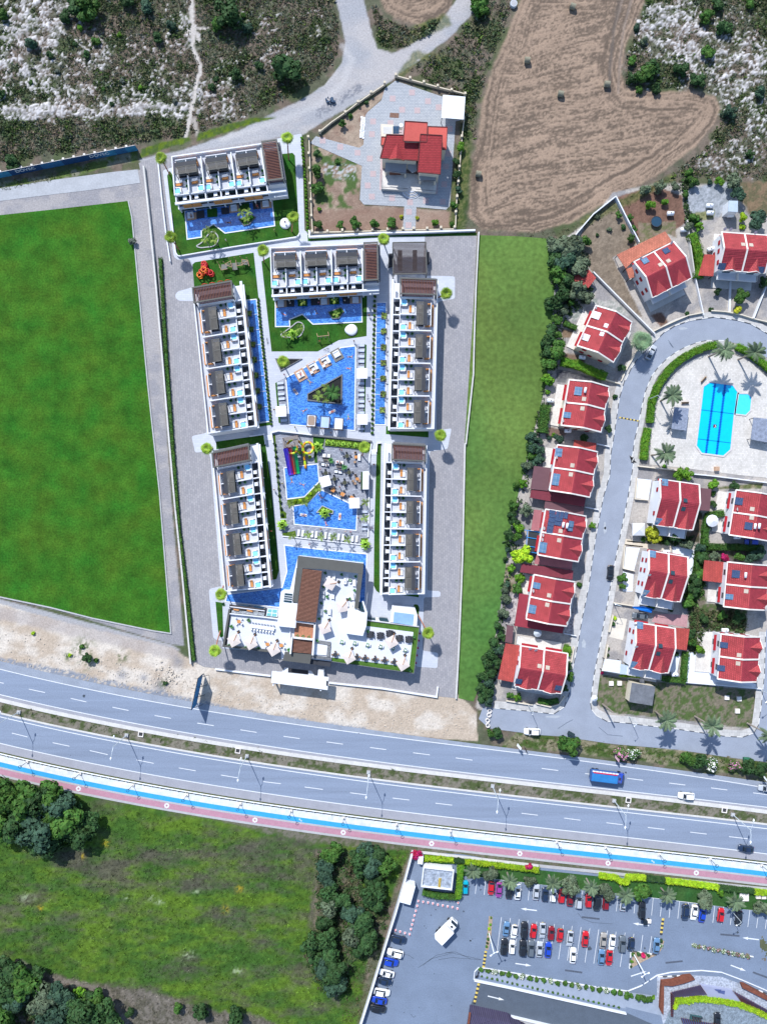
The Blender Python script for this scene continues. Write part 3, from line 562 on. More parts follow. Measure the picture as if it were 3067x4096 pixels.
W=[D(352,368),D(480,330),D(600,300),D(652,288),D(658,500),D(840,502),D(918,504),D(914,560),D(912,595),D(982,597),D(982,645),D(945,652),D(942,930),D(975,925),D(966,970),D(928,975),D(922,1275),D(951,1277),D(951,1289),D(915,1290),D(912,1405),D(946,1410),D(944,1443),D(900,1440),D(890,1430),D(480,1400),D(478,1290),D(460,1300),D(452,1278),D(478,1270),D(455,990),D(450,974),D(422,978),D(414,942),D(447,935),D(430,650),D(386,650),D(378,640),D(383,630),D(425,618),D(418,580),D(408,558),D(385,562),D(376,555),D(362,450)]
sheet("resort_paving",roundpoly(W,9,3),.06,PATHW)
sheet("west_path",roundpoly([tE(320,605),tE(450,575),tE(470,1100),tE(365,1080)],14),.065,PATHW)
LW=[("villa_lawn",[tA(190,435),tA(165,480),tA(205,830),tA(250,1215),tA(275,1248),tA(1385,1068),tA(1413,1045),tA(1392,660),tA(1372,290),tA(1350,265),tA(1250,275),tA(1200,500),tA(300,600)]),("play_lawn",[tG(195,160),tG(225,135),tG(870,30),tG(925,540),tG(770,560),tG(700,420),tG(215,410)]),("garden_lawn",[tB(110,345),tB(190,300),tB(600,500),tB(1080,640),tB(1107,665),tB(1102,1052),tB(840,1090),tB(640,1197),tB(205,1197),tB(160,800)]),("hedge_bed",[tB(545,92),tB(548,155),tB(900,135),tB(1340,112),tI(1120,118),tI(1120,85),tI(0,120),tB(900,110)]),("side_lawn",[tH(455,460),tH(985,385),tH(1060,900),tH(1130,1656),tE(985,430),tE(962,512),tE(922,518),tE(870,0),tH(925,480),tH(460,545)]),("end_lawn",[tH(905,265),tH(1045,245),tH(1060,275),tH(900,302)]),("corner_lawn",[tC(1288,958),tC(1285,1033),D(925,945),D(925,925)]),("strip_lawn",[tD(1200,170),tD(1240,172),tD(1225,1000),tD(1225,1590),tD(1195,1570),tD(1170,1520),tD(1175,1000)]),("small_lawn",roundpoly([tF(1190,632),tF(1230,632),tF(1246,665),tF(1238,745),tF(1215,740)],6)),("small_lawn",[tF(1060,541),tF(1240,541),tF(1240,566)]),("west_lawn",[tE(385,725),tE(450,735),tE(460,1055),tE(430,1065),tE(410,1000)])]
for nm,pts in LW:sheet(nm,pts,.08,LAWN)
sheet("water_plaza",[tD(225,78),tD(585,95),tD(1150,165),tD(1120,1065),tD(1100,1130),tD(1040,1125),tD(445,1060),tD(310,1045),tD(300,990),tD(345,960),tD(345,830),tD(285,800),tD(250,500)],.075,SLATE)
sheet("lounger_deck",[tC(255,540),tC(335,500),tC(385,945),tC(275,932)],.075,SLATE);sheet("lounger_deck",[tC(1010,185),tC(1085,180),tC(1080,1012),tC(995,1003)],.075,SLATE)
sheet("hedge_turf",[tC(1086,180),tC(1102,190),tC(1085,1005),tC(1072,1018)],.085,LAWN);sheet("hedge_turf",[tC(240,550),tC(256,540),tC(290,930),tC(272,925)],.085,LAWN)
for pts in([tD(218,90),tD(240,88),tD(262,400),tD(300,800),tD(345,832),tD(345,885),tD(290,885),tD(260,500)],[tD(285,900),tD(340,895),tD(350,950),tD(320,960)],[tD(308,1022),tD(430,1000),tD(440,1058),tD(310,1052)],[tD(1048,1070),tD(1115,1070),tD(1112,1130),tD(1045,1125)]):sheet("planting_bed",pts,.09,TURFB)
def raised(name,pts,z,m,rim=CONC,w=.18,h=.3,label=None,cat=None):
 """walled planter bed: rim and a soil or turf surface"""
 c=G(pts[0]);t=thing(name,(c.x,c.y,0),label,cat)
 mb=MB();mb.wall([(G(p).x,G(p).y)for p in pts],w,0,h,closed=True);obj("rim",mb,rim,t)
 mb=MB();mb.poly([tuple(G(p,z))for p in pts]);obj("turf" if m is not DARK else "soil",mb,m,t);return t
raised("planter",[tD(594,112),tD(710,120),tD(692,188),tD(632,262),tD(637,355),tD(612,356)],.35,LAWN,label="dark green angular planter beside the water slides",cat="planter")
raised("planter",[tD(714,125),tD(1150,170),tD(1142,238),tD(706,195)],.45,TURFB,label="long raised turf planter along the top of the dining terrace",cat="planter")
raised("planter",[tD(352,708),tD(515,685),tD(655,545),tD(665,600),tD(545,738),tD(360,758)],.4,TURFB,label="bent turf planter between the two lower pools",cat="planter")
raised("planter",[tC(548,655),tC(870,475),tC(865,748),tC(548,712)],.12,DARK,GRANITE,.35,.4,label="triangular black island with palms in the main pool",cat="planter")
raised("planter",[tC(245,322),tC(485,325),tC(293,432)],.12,DARK,GRANITE,.3,.35,label="small triangular planter left of the pool cabanas",cat="planter")
raised("planter",[tD(633,825),tD(685,765),tD(788,810),tD(782,838)],.4,TURFB,CONC,.2,.45,label="small arrow shaped turf island in the lowest pool",cat="planter")
raised("planter",[tA(845,895),tA(960,850),tA(1000,878),tA(940,945),tA(890,955)],.35,LAWN,GRANITE,.25,.4,label="pentagon planter in the pool of the top villa block",cat="planter")
raised("planter",[tB(742,828),tB(860,785),tB(890,820),tB(840,885),tB(780,890)],.35,LAWN,GRANITE,.25,.4,label="pentagon planter in the pool of the second villa block",cat="planter")
def pool(name,pts,m=POOL,rim=WHITE,label=None,w=.3,h=.16,cat="pool"):
 c=G(pts[0]);t=thing(name,(c.x,c.y,0),label,cat)
 mb=MB();mb.poly([tuple(G(p,.10))for p in pts]);obj("water",mb,m,t)
 mb=MB();mb.wall([(G(p).x,G(p).y)for p in pts],w,0,h,closed=True);obj("coping",mb,rim,t);return t
pool("swimming_pool",[tA(333,815),tA(355,1083),tA(490,1062),tA(488,1005),tA(603,940),tA(712,1025),tA(1182,955),tA(1154,700)],label="stepped blue pool along the front of the top villa block")
pool("swimming_pool",[tB(240,690),tB(243,963),tB(378,960),tB(375,895),tB(497,845),tB(595,940),tB(1060,918),tB(1052,660)],label="stepped blue pool along the front of the second villa block")
pool("swimming_pool",[tC(340,500),tC(860,215),tC(1000,198),tC(990,1000),tC(375,942)],label="large angular main pool around the black triangular island")
pool("swimming_pool",[tD(322,405),tD(640,368),tD(655,535),tD(515,680),tD(350,700)],label="blue splash pool at the foot of the water slides")
pool("swimming_pool",[tD(680,615),tD(950,745),tD(1015,770),tD(1005,998),tD(420,940),tD(408,768),tD(545,742),tD(640,640)],label="lowest blue pool with the arrow shaped turf island")
pool("water_basin",[tE(1035,190),tD(605,1170),tD(1105,1220),tF(735,610),tF(640,640),tE(1125,760),tE(985,780),tE(480,725),tE(495,655),tE(1015,590),tE(1060,440)],label="shallow blue water basin wrapping the back of the clubhouse")
pool("lap_pool",[tG(795,555),tG(900,545),tH(1050,235),tH(938,250)],label="long narrow pool with weirs beside the upper left villa block")
pool("lap_pool",[tB(1195,733),tB(1290,733),tC(1280,945),tC(1175,945)],label="long narrow pool with weirs beside the upper right villa block")
WEIR=mat("weir_stone",(0.42,0.5,0.72),var=.2,scale=3)
for(a,b)in[(tG(815,715),tG(915,708)),(tG(835,885),tG(940,878)),(tG(855,1050),tG(955,1044)),(tG(872,1222),tG(975,1215)),(tG(890,1392),tG(990,1385)),(tG(905,1565),tG(1010,1556)),(tH(925,80),tH(1030,72)),(tB(1195,873),tB(1290,875)),(tB(1192,1020),tB(1288,1020)),(tC(1190,215),tC(1288,218)),(tC(1187,363),tC(1285,365)),(tC(1184,510),tC(1284,512)),(tC(1180,657),tC(1282,660)),(tC(1178,803),tC(1280,806))]:
 mb=MB();mb.beam(G(a,.16),G(b,.16),.18,.12);obj("weir",mb,WEIR,kind="structure")
def wallthing(name,pts,w,z1,m,label,cat="wall",closed=False,z0=0.0):
 mb=MB();P=[(G(p).x,G(p).y)for p in pts];mb.wall(P,w,z0,z1,closed=closed)
 c=P[0];mb.v=[(x-c[0],y-c[1],z)for x,y,z in mb.v];o=obj(name,mb,m,label=label,cat=cat);o.location=(c[0],c[1],0);return o
wallthing("retaining_wall",roundpoly([tA(165,480),tA(205,830),tA(250,1215),tA(275,1250),tA(800,1160),tA(1390,1068),tA(1415,1045),tA(1392,660),tA(1372,290)],8)[8:-10],.28,.75,WHITE,"curved white wall around the lawn of the top villa block")
wallthing("retaining_wall",[tA(85,365),tA(120,700),tA(165,1080),tA(200,1300)],.3,.8,WHITE,"white wall along the path left of the top villa block")
wallthing("retaining_wall",[tB(562,60),tB(565,122),tB(900,105),tB(1230,85),tI(500,92),tI(1100,70)],.45,1.0,WHITE,"long white wall below the front fence of the stone villa")
wallthing("retaining_wall",[tI(1140,88),tI(1128,300),tI(1108,700),tI(1090,1250),tI(1080,1656),D(1005,960)],.35,.9,CONCW,"pale wall between the upper service road and the park lawn")
wallthing("retaining_wall",[D(1003,958),D(998,1200),D(990,1400),D(984,1508)],.4,.8,CONCW,"pale wall between the lower service road and the park lawn")
wallthing("retaining_wall",[D(313,362),D(326,480),D(338,600),D(352,760),D(366,930),D(380,1090),D(396,1240),D(414,1432)],.45,1.1,CONCW,"long pale wall between the big lawn and the west service road")
wallthing("retaining_wall",[tE(385,1360),tE(910,1425)],.4,.7,WHITE,"white boundary wall left of the entrance canopy");wallthing("retaining_wall",[tF(390,1370),tF(900,1425),tF(1408,1505),tF(1418,1410)],.4,.7,WHITE,"white boundary wall right of the entrance canopy")
wallthing("retaining_wall",[tC(0,1055),tC(138,1035),tC(150,1130)],.3,.7,WHITE,"white wall left of the steps down to the water park");wallthing("retaining_wall",[tC(222,1118),tC(205,1022),tC(272,1005),tC(588,1042)],.35,.9,WHITE,"white wall above the water slides")
wallthing("retaining_wall",[tC(590,1045),tC(880,1075),tC(1152,1105)],.5,.9,GRANITE,"dark granite wall above the dining terrace");wallthing("retaining_wall",[tC(1196,1205),tC(1202,1120),tC(1240,1118)],.3,.7,WHITE,"white wall by the steps right of the dining terrace")
wallthing("retaining_wall",[tC(1152,1105),tC(1130,1250),tC(1125,1656),tD(1118,1060)],.35,.5,WHITE,"white wall along the right side of the dining terrace");wallthing("retaining_wall",[tD(310,1052),tD(445,1065),tD(740,1098),tD(1045,1130)],.3,.4,WHITE,"low white wall below the lower pool loungers")
for nm,pts in(("steps",[tC(150,1050),tC(205,1050)]),("steps",[tC(1142,1185),tC(1198,1185)])):
 for k in range(4):
  a,b=pts;mb=MB();mb.beam(G((a[0],a[1]+k*5),.28-.05*k),G((b[0],b[1]+k*5),.28-.05*k),.4,.1);obj("step",mb,WHITE,kind="structure")
  # suburb streets
ST=[tR(1720,240),tR(1500,110),tR(1370,75),tR(1150,45),tR(920,80),tR(780,130),tR(680,190),tR(560,310),tR(430,440),tR(370,530),tR(320,640),tP(940,760),tP(890,930),tP(840,1280),tS(1400,400),tP(800,1656),tS(1330,800),tS(1255,1200),tS(1190,1656),tW(1130,530),tW(1085,800),tW(1040,1010),tW(1010,1230),tW(960,1370),tW(860,1435),tW(600,1405),tW(300,1380),tW(190,1370),tW(150,1480),tW(250,1570),tW(560,1610),t6(90,228),t6(280,240),t6(640,292),t6(1060,328),t6(1400,380),t6(1760,425),(3180,2900),(3180,2200),tX(1640,300),tX(1630,700),tX(1600,1000),tX(1575,1180),tX(1530,1260),tX(1420,1300),tX(1250,1290),tX(820,1225),tX(475,1185),tX(370,1170),tX(140,1150),tW(1260,1450),tW(1215,1390),tW(1205,1330),tW(1240,1060),tW(1300,750),tW(1345,500),tS(1420,1500),tS(1500,1100),tS(1560,800),tS(1620,430),tR(370,1420),tR(400,1200),tR(430,1080),tR(465,900),tR(500,750),tR(560,600),tR(620,520),tR(700,440),tR(780,380),tR(870,330),tR(980,285),tR(1080,262),tR(1250,262),tR(1420,310),tR(1656,430),tR(1720,460)]
sheet("side_street",ST,.03,ASPH2)
def offs(pts,d):
 out=[];P=[Vector(p)for p in pts]
 for i,p in enumerate(P):
  t=(P[min(i+1,len(P)-1)]-P[max(i-1,0)]).normalized();out.append((p.x-t.y*d,p.y+t.x*d))
 return out
KZ=[0]
def kerbrun(path,side,wpx=26,name="pavement",seg=20):
 """pavement ribbon beside a kerb line, and its black-and-white kerb stones"""
 KZ[0]+=.006;zk=.12+KZ[0];a=offs(path,side*2);b=offs(path,side*wpx);mb=MB();mb.ribbon([G(p,zk)for p in a],[G(p,zk)for p in b]);mb.ribbon([G(p,.0)for p in a],[G(p,.14)for p in a])
 for i,f in enumerate(mb.f):
  A,B,C_=(Vector(mb.v[k])for k in f[:3])
  if(B-A).cross(C_-A).z<0:mb.f[i]=tuple(reversed(f))
 pv=obj(name,mb,brickmat("kerb_paving",(.40,.395,.385),(.46,.45,.44),(.3,.3,.3),(1.4,1.4),.03,blot=.15,blots=.5),kind="structure")
 P=[Vector(p)for p in offs(path,side*1)];mb=MB();k=0
 for i in range(len(P)-1):
  d=P[i+1]-P[i];n=max(1,int(d.length/seg))
  for j in range(n):
   p=P[i]+d*(j/n);q=P[i]+d*((j+.92)/n);mb.beam(G(p,.1),G(q,.1),.18,.14,mi=k%2);k+=1
 obj("kerb_stones",mb,[mat("kerb_white",(.62,.62,.6),var=.15,scale=2),mat("kerb_dark",(.07,.075,.08),var=.2,scale=2)],kind="stuff",parent=pv,world=False)
kerbrun(ST[4:11],1);kerbrun(ST[10:19],1);kerbrun(ST[18:27],1,30);kerbrun(ST[39:51],1,28);kerbrun(ST[50:60],1,24);kerbrun(ST[59:73],1,22)
kerbrun(ST[0:5],1,24)
sheet("pool_terrace",[tR(545,1440),tR(555,1130),tR(590,900),tR(660,720),tR(760,600),tR(900,470),tR(1060,395),tR(1220,380),tR(1400,420),tR(1500,470),tR(1656,620),tR(1800,800),tR(1800,1580),tR(1400,1540),tR(900,1475)],.04,brickmat("worn_pavers",(.46,.44,.41),(.56,.535,.505),(.38,.37,.35),(.5,.5),.02,blot=.14,blots=.2))
P1=[tR(1110,655),tR(1330,685),tR(1380,755),tR(1345,960),tR(1310,1300),tR(1240,1362),tR(1030,1335),tR(978,1262),tR(1020,920),tR(1045,700)]
pt=pool("swimming_pool",P1,POOLS,mat("pool_edge",(.5,.46,.46),var=.1),"bright cyan octagonal pool with dark blue lane lines",.45,.2)
pool("swimming_pool",[tR(1372,765),tR(1470,768),tR(1508,800),tR(1495,930),tR(1450,975),tR(1346,962)],brickmat("pool_liner_pale",(0.05,0.56,0.85),(0.06,0.58,0.87),(0.05,0.54,0.83),(.6,.6),.02,rough=.1,blot=.04,coat=.6),MATS["pool_edge"],"small pale children's pool joined to the cyan pool",.35,.2)
LINE=mat("lane_blue",(0.0,0.09,0.42),var=.2,scale=3,rough=.3)
for a,b,w in((tR(1163,662),tR(1075,1338),.42),(tR(1258,676),tR(1175,1350),.42),(tR(1022,920),tR(1345,960),.16),(tR(992,1195),tR(1315,1235),.16)):
 mb=MB();mb.beam(G(a,.115),G(b,.115),w,.02)
 if w>.3:
  A,B=G(a,.115),G(b,.115);d=(B-A);n=44
  for k in range(n):
   p=A+d*(k/n);mb.box((p.x,p.y,.116),(w*1.9,d.length/n*.45,.02),rz=math.atan2(d.y,d.x)-math.pi/2)
 obj("lane_line",mb,LINE,pt)
mb=MB();c=G(tR(1160,1075),.12);mb.box(c,(.95,.95,.02),rz=R(-4));mb.box((c.x-.02,c.y+.08,.135),(.6,.62,.012),rz=R(-4),mi=1)
for dx,dy,w_,h_ in((.1,.05,.12,.5),(.22,-.1,.35,.1),(.1,-.3,.5,.1),(-.1,-.36,.12,.22),(.3,-.22,.1,.3)):mb.box((c.x+dx,c.y+dy,.15),(w_,h_,.012),mi=2)
obj("pool_emblem",mb,[mat("emblem_dark",(.02,.02,.05),var=0),mat("emblem_red",(.16,.01,.02),var=0),mat("emblem_white",(.8,.8,.8),var=0)],pt)
def bump(p,q,n,w,label,par=None):
 A,B=G(p,0),G(q,0);t=thing("speed_bump",A,label,"speed bump");d=(B-A)/n;a=math.atan2(d.y,d.x)
 YB=[mat("bump_yellow",(.55,.42,.10),var=.1),mat("bump_black",(.03,.035,.05),var=.2)]
 for k in range(n):
  mb=MB();c=A+d*(k+.5);L=d.length
  mb.hexa([c+Matrix.Rotation(a,3,'Z')@Vector((x,y,.03))for x,y in((-L/2,-w/2),(L/2,-w/2),(L/2,w/2),(-L/2,w/2))],[c+Matrix.Rotation(a,3,'Z')@Vector((x,y,.1))for x,y in((-L/2,-w/4),(L/2,-w/4),(L/2,w/4),(-L/2,w/4))])
  obj("block",mb,YB[k%2],t)
bump(tP(888,1112),tP(1068,1145),11,.45,"yellow and black speed bump across the side street by the pool")
# villa plot paving
VP=[tV(900,55),tV(1345,205),tV(1560,420),tV(1470,440),tV(1440,900),tV(1415,1240),tV(1380,1275),tV(1100,1250),tV(1090,1470),tV(970,1470),tV(985,1245),tV(600,1225),tV(565,1180),tV(585,860),tV(95,645),tV(150,580),tV(560,690),tV(600,660),tV(620,380),tV(640,350),tV(770,240),tV(800,130)]
VB=brickmat("villa_blocks",(.33,.355,.39),(.41,.43,.455),(.22,.23,.25),(.42,.42),.05,blot=.07,blots=.3)
sheet("villa_forecourt",VP,.05,VB)
PK=mat("pink_blocks",(.40,.315,.32),var=.15,scale=4)
for x,y in((690,440),(680,560),(660,790),(690,935),(640,1045),(680,1150),(870,1165),(875,222),(1058,165),(1210,248),(965,328),(1108,335),(1310,305),(855,455),(1415,510),(1400,745),(1378,865),(1362,1035),(1350,1200),(1190,1190),(1040,1205),(1030,1295),(1025,1420),(380,680),(215,620),(545,735)):
 p=G(tV(x,y),.062);mb=MB();mb.box(p,(1.65,1.65,.01));obj("paving_motif",mb,PK,kind="structure")
sheet("house_plinth",[tV(760,850),tV(750,1090),tV(980,1100),tV(1140,1110),tV(1300,1130),tV(1310,900),tV(1400,500),tV(760,480)],.065,PK)
sheet("doormat_bed",[tV(850,358),tV(937,362),tV(933,408),tV(847,402)],.07,mat("soil_bed",SOIL,var=.3,scale=3))
# car park
CP=[t8(545,120),t8(1000,150),t8(1656,260),t10(1700,560),(3200,3650),(3200,4200),(1400,4200),t8(90,1647)]
sheet("car_park",CP,.02,ASPH3)
sheet("car_park_lawn",[t8(650,170),t8(1200,220),t8(1656,285),t10(400,430),t10(1700,560),t10(1700,740),t10(1400,710),t10(1100,672),t10(950,650),t10(500,595),t9(1360,515),t9(870,455),t9(310,388),t9(170,380),t9(180,260),t8(640,240)],.05,LAWNC)
sheet("lawn_edge_strip",[t8(540,108),t8(1656,235),t10(1700,500),t10(1700,530),t8(1656,262),t8(545,135)],.055,CONC)
cpk=sheet("parking_bays",[t9(170,395),t9(1700,590),t9(1700,720),t9(170,560)],.03,ASPH3)
BAY=[]
def bays(a0,a1,b0,b1,n):
 for k in range(n):
  t=k/(n-1);BAY.append(((a0[0]+(a1[0]-a0[0])*t,a0[1]+(a1[1]-a0[1])*t),(b0[0]+(b1[0]-b0[0])*t,b0[1]+(b1[1]-b0[1])*t)))
bays(t9(313,390),t10(175,560),t9(297,557),t10(157,733),17);bays(t10(262,572),t10(1745,745),t10(246,743),t10(1722,920),18)
bays(t9(555,787),t10(508,980),t9(512,1130),t10(485,1145),3)
BAY=BAY[:-3]
bays(t9(555,787),t9(1603,920),t9(511,1130),t9(1553,1258),13);bays(t10(155,935),t10(508,980),t10(108,1275),t10(400,1135),5)
BAY[-1]=(t10(508,980),t10(485,1145));BAY[-2]=(t10(420,968),t10(397,1138));BAY[-3]=(t10(332,957),t10(283,1290));BAY[-4]=(t10(245,945),t10(195,1285))
lane_dash([b for b in BAY],z=.045,w=1.9,par=cpk)
lane_dash([(t9(300,388),t9(1360,512)),(t9(1360,512),t10(1700,745))],z=.046,w=2.2,par=cpk)
def arrow(a,b):
 A,B=G(a,.045),G(b,.045);d=(B-A).normalized();n=Vector((-d.y,d.x,0));h=B-d*1.6;mb=MB()
 mb.add([A-n*.16,h-n*.16,h+n*.16,A+n*.16,h-n*.42,B,h+n*.42],[(0,1,2,3),(4,5,6)]);obj("road_arrow",mb,PAINT,parent=cpk,world=False)
for a,b in((t9(905,722),t9(745,703)),(t9(692,1245),t9(850,1268)),(t10(482,875),t10(322,852)),(t10(1572,1015),t10(1408,995)),(t10(1292,1268),t10(1443,1325)),(t11(303,757),t11(456,708)),(t12(355,672),t12(510,710))):arrow(a,b)
TAR=mat("fresh_tar",(.07,.085,.115),var=.3,scale=3)
for a,b in((t9(1348,787),t9(1525,805)),(t9(1182,1312),t9(1352,1335)),(t10(1190,962),t10(1380,978)),(t10(645,1245),t10(815,1228)),(t10(1512,1338),t10(1680,1400))):
 mb=MB();mb.beam(G(a,.03),G(b,.03),.5,.02);obj("tar_patch",mb,TAR,kind="structure")
for(a,b,n,lab)in((t12(337,245),t12(314,400),9,"speed bump below the lamp island in the car park"),(t12(270,552),t12(226,748),10,"speed bump at the start of the ramp"),(t10(622,802),t10(601,968),8,"speed bump right of the parked cars")):bump(a,b,n,.75,"yellow and black "+lab)
# resort furniture prototypes
WOODO=mat("orange_wood",(.50,.22,.07),var=.2,scale=2);WOODB=mat("brown_slat",(.15,.065,.045),var=.25,scale=2);TAUPE=mat("taupe_metal",(.085,.085,.078),rough=.6,var=.08)
CHAR=mat("charcoal",(.035,.037,.045),rough=.7,var=.15);CUSH=mat("white_cushion",(.64,.66,.70),var=.05);WICK=mat("wicker",(.12,.11,.10),var=.3,scale=6)
SPA=mat("spa_water",(.22,.62,.86),rough=.1,var=.35,scale=3,spec=.5,coat=.5);GLASS=mat("dark_glass",(.02,.05,.065),rough=.08,var=0,spec=.6);TEAL=mat("teal_glass",(.16,.42,.42),rough=.1,var=.1,spec=.6)
DECKW=brickmat("deck_tiles",(.43,.45,.50),(.48,.50,.55),(.37,.39,.43),(.6,.6),.015,blot=.04)
CANV=mat("beige_canvas",(.56,.49,.45),var=.04);LEAFP=mat("pot_leaf",(.05,.16,.045),var=.35,scale=4,hue=.03,rnd=.25);LEAFY=mat("lime_leaf",(.24,.42,.05),var=.25,scale=4,hue=.02,rnd=.15)
PIV={}
def proto(name,parts):
 """a hidden-from-nothing prototype is not kept: parts are (part name, mesh, children) used by place()"""
 PIV[name]=parts
def pm(name,mb,mats,smooth=False):return mb.mesh(name,mats,smooth)
def place(pname,loc,rz,label,cat,group=None,scale=None,name=None,top=None):
 o=thing(name or pname,loc,label,cat,rz,group)
 if scale:o.scale=(scale,)*3 if not isinstance(scale,tuple)else scale
 for nm,me,*ch in PIV[pname]:
  p=link(nm,me,o)
  for c in ch:link(c[0],c[1],p)
 return o
mb=MB();S2=roundpoly([(-1,-1),(1,-1),(1,1),(-1,1)],.45,3);I2=roundpoly([(-.72,-.72),(.72,-.72),(.72,.72),(-.72,.72)],.35,3);n=len(S2)
mb.add([(x*1.02,y*1.02,0)for x,y in S2]+[(x*1.02,y*1.02,.8)for x,y in S2],[(i,(i+1)%n,n+(i+1)%n,n+i)for i in range(n)])
mb.add([(x*1.02,y*1.02,.8)for x,y in S2]+[(x,y,.8)for x,y in I2]+[(x,y,.6)for x,y in I2],[(i,(i+1)%n,n+(i+1)%n,n+i)for i in range(n)]+[(n+i,n+(i+1)%n,2*n+(i+1)%n,2*n+i)for i in range(n)])
tub=pm("tub",mb,CUSH);mb=MB();mb.poly([(x,y,.66)for x,y in I2]);wat=pm("water",mb,SPA)
mb=MB();mb.box((.7,.72,.84),(.42,.2,.1),rz=R(-45));hr=pm("headrest",mb,CHAR);mb=MB();mb.box((-.72,-.7,.84),(.5,.24,.1),rz=R(-45));hr2=pm("headrest",mb,CHAR)
mb=MB();mb.box((0,0,.06),(2.06,2.06,.12));bsb=pm("plinth",mb,WOODO)
proto("hot_tub",[("tub",tub),("water",wat),("headrest",hr),("headrest",hr2),("plinth",bsb)])
def lounger_parts(m,wood):
 mb=MB();mb.box((.28,0,.33),(1.35,.68,.10));a=pm("seat",mb,m)
 mb=MB();mb.box((-.62,0,.48),(.62,.68,.08),rot=Matrix.Rotation(R(28),3,'Y'));b=pm("backrest",mb,m);legs=[]
 for x in(-.75,.8):
  mb=MB();mb.box((x,0,.14),(.07,.6,.28));legs.append(("leg",pm("leg",mb,wood)))
 return[("seat",a),("backrest",b)]+legs
proto("lounger_orange",lounger_parts(WOODO,WOODO));proto("lounger_white",lounger_parts(CUSH,CUSH));proto("lounger_grey",lounger_parts(mat("grey_cushion",(.45,.50,.60),var=.08),CHAR))
def agave(n,r,h,m,w=.16):
 mb=MB();rr=random.Random(n*7)
 for k in range(n):
  a=2*math.pi*k/n+rr.uniform(-.2,.2);d=Vector((math.cos(a),math.sin(a),0));s=Vector((-d.y,d.x,0))*w;l=r*rr.uniform(.75,1.1)
  p=[Vector((0,0,.1)),d*l*.5+Vector((0,0,h)),d*l+Vector((0,0,h*.55))]
  mb.add([p[0]-s*.4,p[0]+s*.4,p[1]+s,p[1]-s,p[2]],[(0,1,2,3),(3,2,4)])
 return mb
mb=MB();mb.cyl((0,0,0),.2,.4,8,r2=.26);pot=pm("pot",mb,CHAR);proto("potted_plant",[("pot",pot),("leaves",pm("leaves",agave(9,.55,.75,LEAFP),LEAFP))])
mb=MB();mb.cyl((0,0,.0),.03,2.2,6);pole=pm("pole",mb,CHAR);mb=MB()
for k in range(9):
 a0,a1=math.pi*k/9,math.pi*(k+.92)/9
 mb.add([(0,0,2.25),(1.15*math.cos(a0),1.15*math.sin(a0),2.0),(1.15*math.cos(a1),1.15*math.sin(a1),2.0)],[(0,1,2)])
proto("half_parasol",[("pole",pole),("canopy",pm("canopy",mb,mat("fan_grey",(.12,.13,.15),var=.3,scale=8)))])
mb=MB();mb.box((0,0,.72),(.8,.8,.05));tp=pm("tabletop",mb,CUSH);mb=MB();mb.cyl((0,0,0),.05,.7,6);lg=pm("leg",mb,CHAR);proto("balcony_table",[("tabletop",tp),("leg",lg)])
def umb(m,s=1.6,top=2.6):
 out=[];mb=MB();mb.cyl((0,0,0),.04,top,6);out.append(("pole",pm("pole",mb,CUSH)));mb=MB();c=[(-s,-s),(s,-s),(s,s),(-s,s)]
 mb.add([(x,y,top-.22)for x,y in c]+[(0,0,top)],[(0,1,4),(1,2,4),(2,3,4),(3,0,4)]);mb.add([(x,y,top-.32)for x,y in c]+[(x,y,top-.22)for x,y in c],[(i,(i+1)%4,4+(i+1)%4,4+i)for i in range(4)])
 out.append(("canopy",pm("canopy",mb,m)));mb=MB();mb.cyl((0,0,top),.08,.1,6);out.append(("cap",pm("cap",mb,CHAR)));return out
proto("umbrella_white",umb(mat("white_canvas",(.78,.78,.80),var=.03)))
u=umb(CANV);mb=MB();mb.beam((0,0,2.7),(1.5,1.2,2.55),.1,mi=0);mb.beam((1.9,1.6,0),(1.5,1.2,2.55),.1);u[0]=("arm",pm("arm",mb,WOODO));mb=MB();mb.box((1.9,1.6,.08),(.9,.9,.16));u.append(("base",pm("base",mb,CHAR)));proto("cantilever_umbrella",u)
def tableset(nm,mt,mc,rnd=True,chairs=4,w=.9,l=.9):
 out=[];mb=MB()
 if rnd:mb.cyl((0,0,.7),.55,.05,14)
 else:mb.box((0,0,.72),(l,w,.05))
 out.append(("tabletop",pm("tabletop",mb,mt)));mb=MB();mb.cyl((0,0,0),.06,.7,6);out.append(("leg",pm("leg",mb,CHAR)));proto(nm,out)
tableset("round_table",CHAR,CHAR);tableset("wood_table",WOODO,CHAR,False,w=.9,l=1.0);tableset("white_table",CUSH,CUSH);tableset("green_table",mat("olive",(.05,.055,.035),var=.2),CHAR);tableset("dark_long_table",CHAR,CHAR,False,w=1.0,l=2.0)
def chairp(nm,m):
 mb=MB();mb.box((0,0,.42),(.48,.48,.07));a=pm("seat",mb,m);mb=MB();mb.box((.23,0,.68),(.05,.48,.46));b=pm("backrest",mb,m);o=[("seat",a),("backrest",b)]
 for x,y in((-.2,-.2),(.2,-.2),(.2,.2),(-.2,.2)):
  mb=MB();mb.box((x,y,.2),(.04,.04,.4));o.append(("leg",pm("leg",mb,m)))
 proto(nm,o)
chairp("chair_dark",CHAR);chairp("chair_white",CUSH);chairp("chair_wicker",mat("wicker_tan",(.30,.20,.13),var=.2,scale=5))
def sofap(nm,m,mc,l=1.7,d=.85):
 mb=MB();mb.box((0,0,.2),(l,d,.35));a=pm("base",mb,m);mb=MB();mb.box((0,.06,.43),(l-.2,d-.2,.14));b=pm("cushion",mb,mc)
 mb=MB();mb.box((0,-d/2+.08,.55),(l,.16,.4));c=pm("backrest",mb,m);proto(nm,[("base",a),("cushion",b),("backrest",c)])
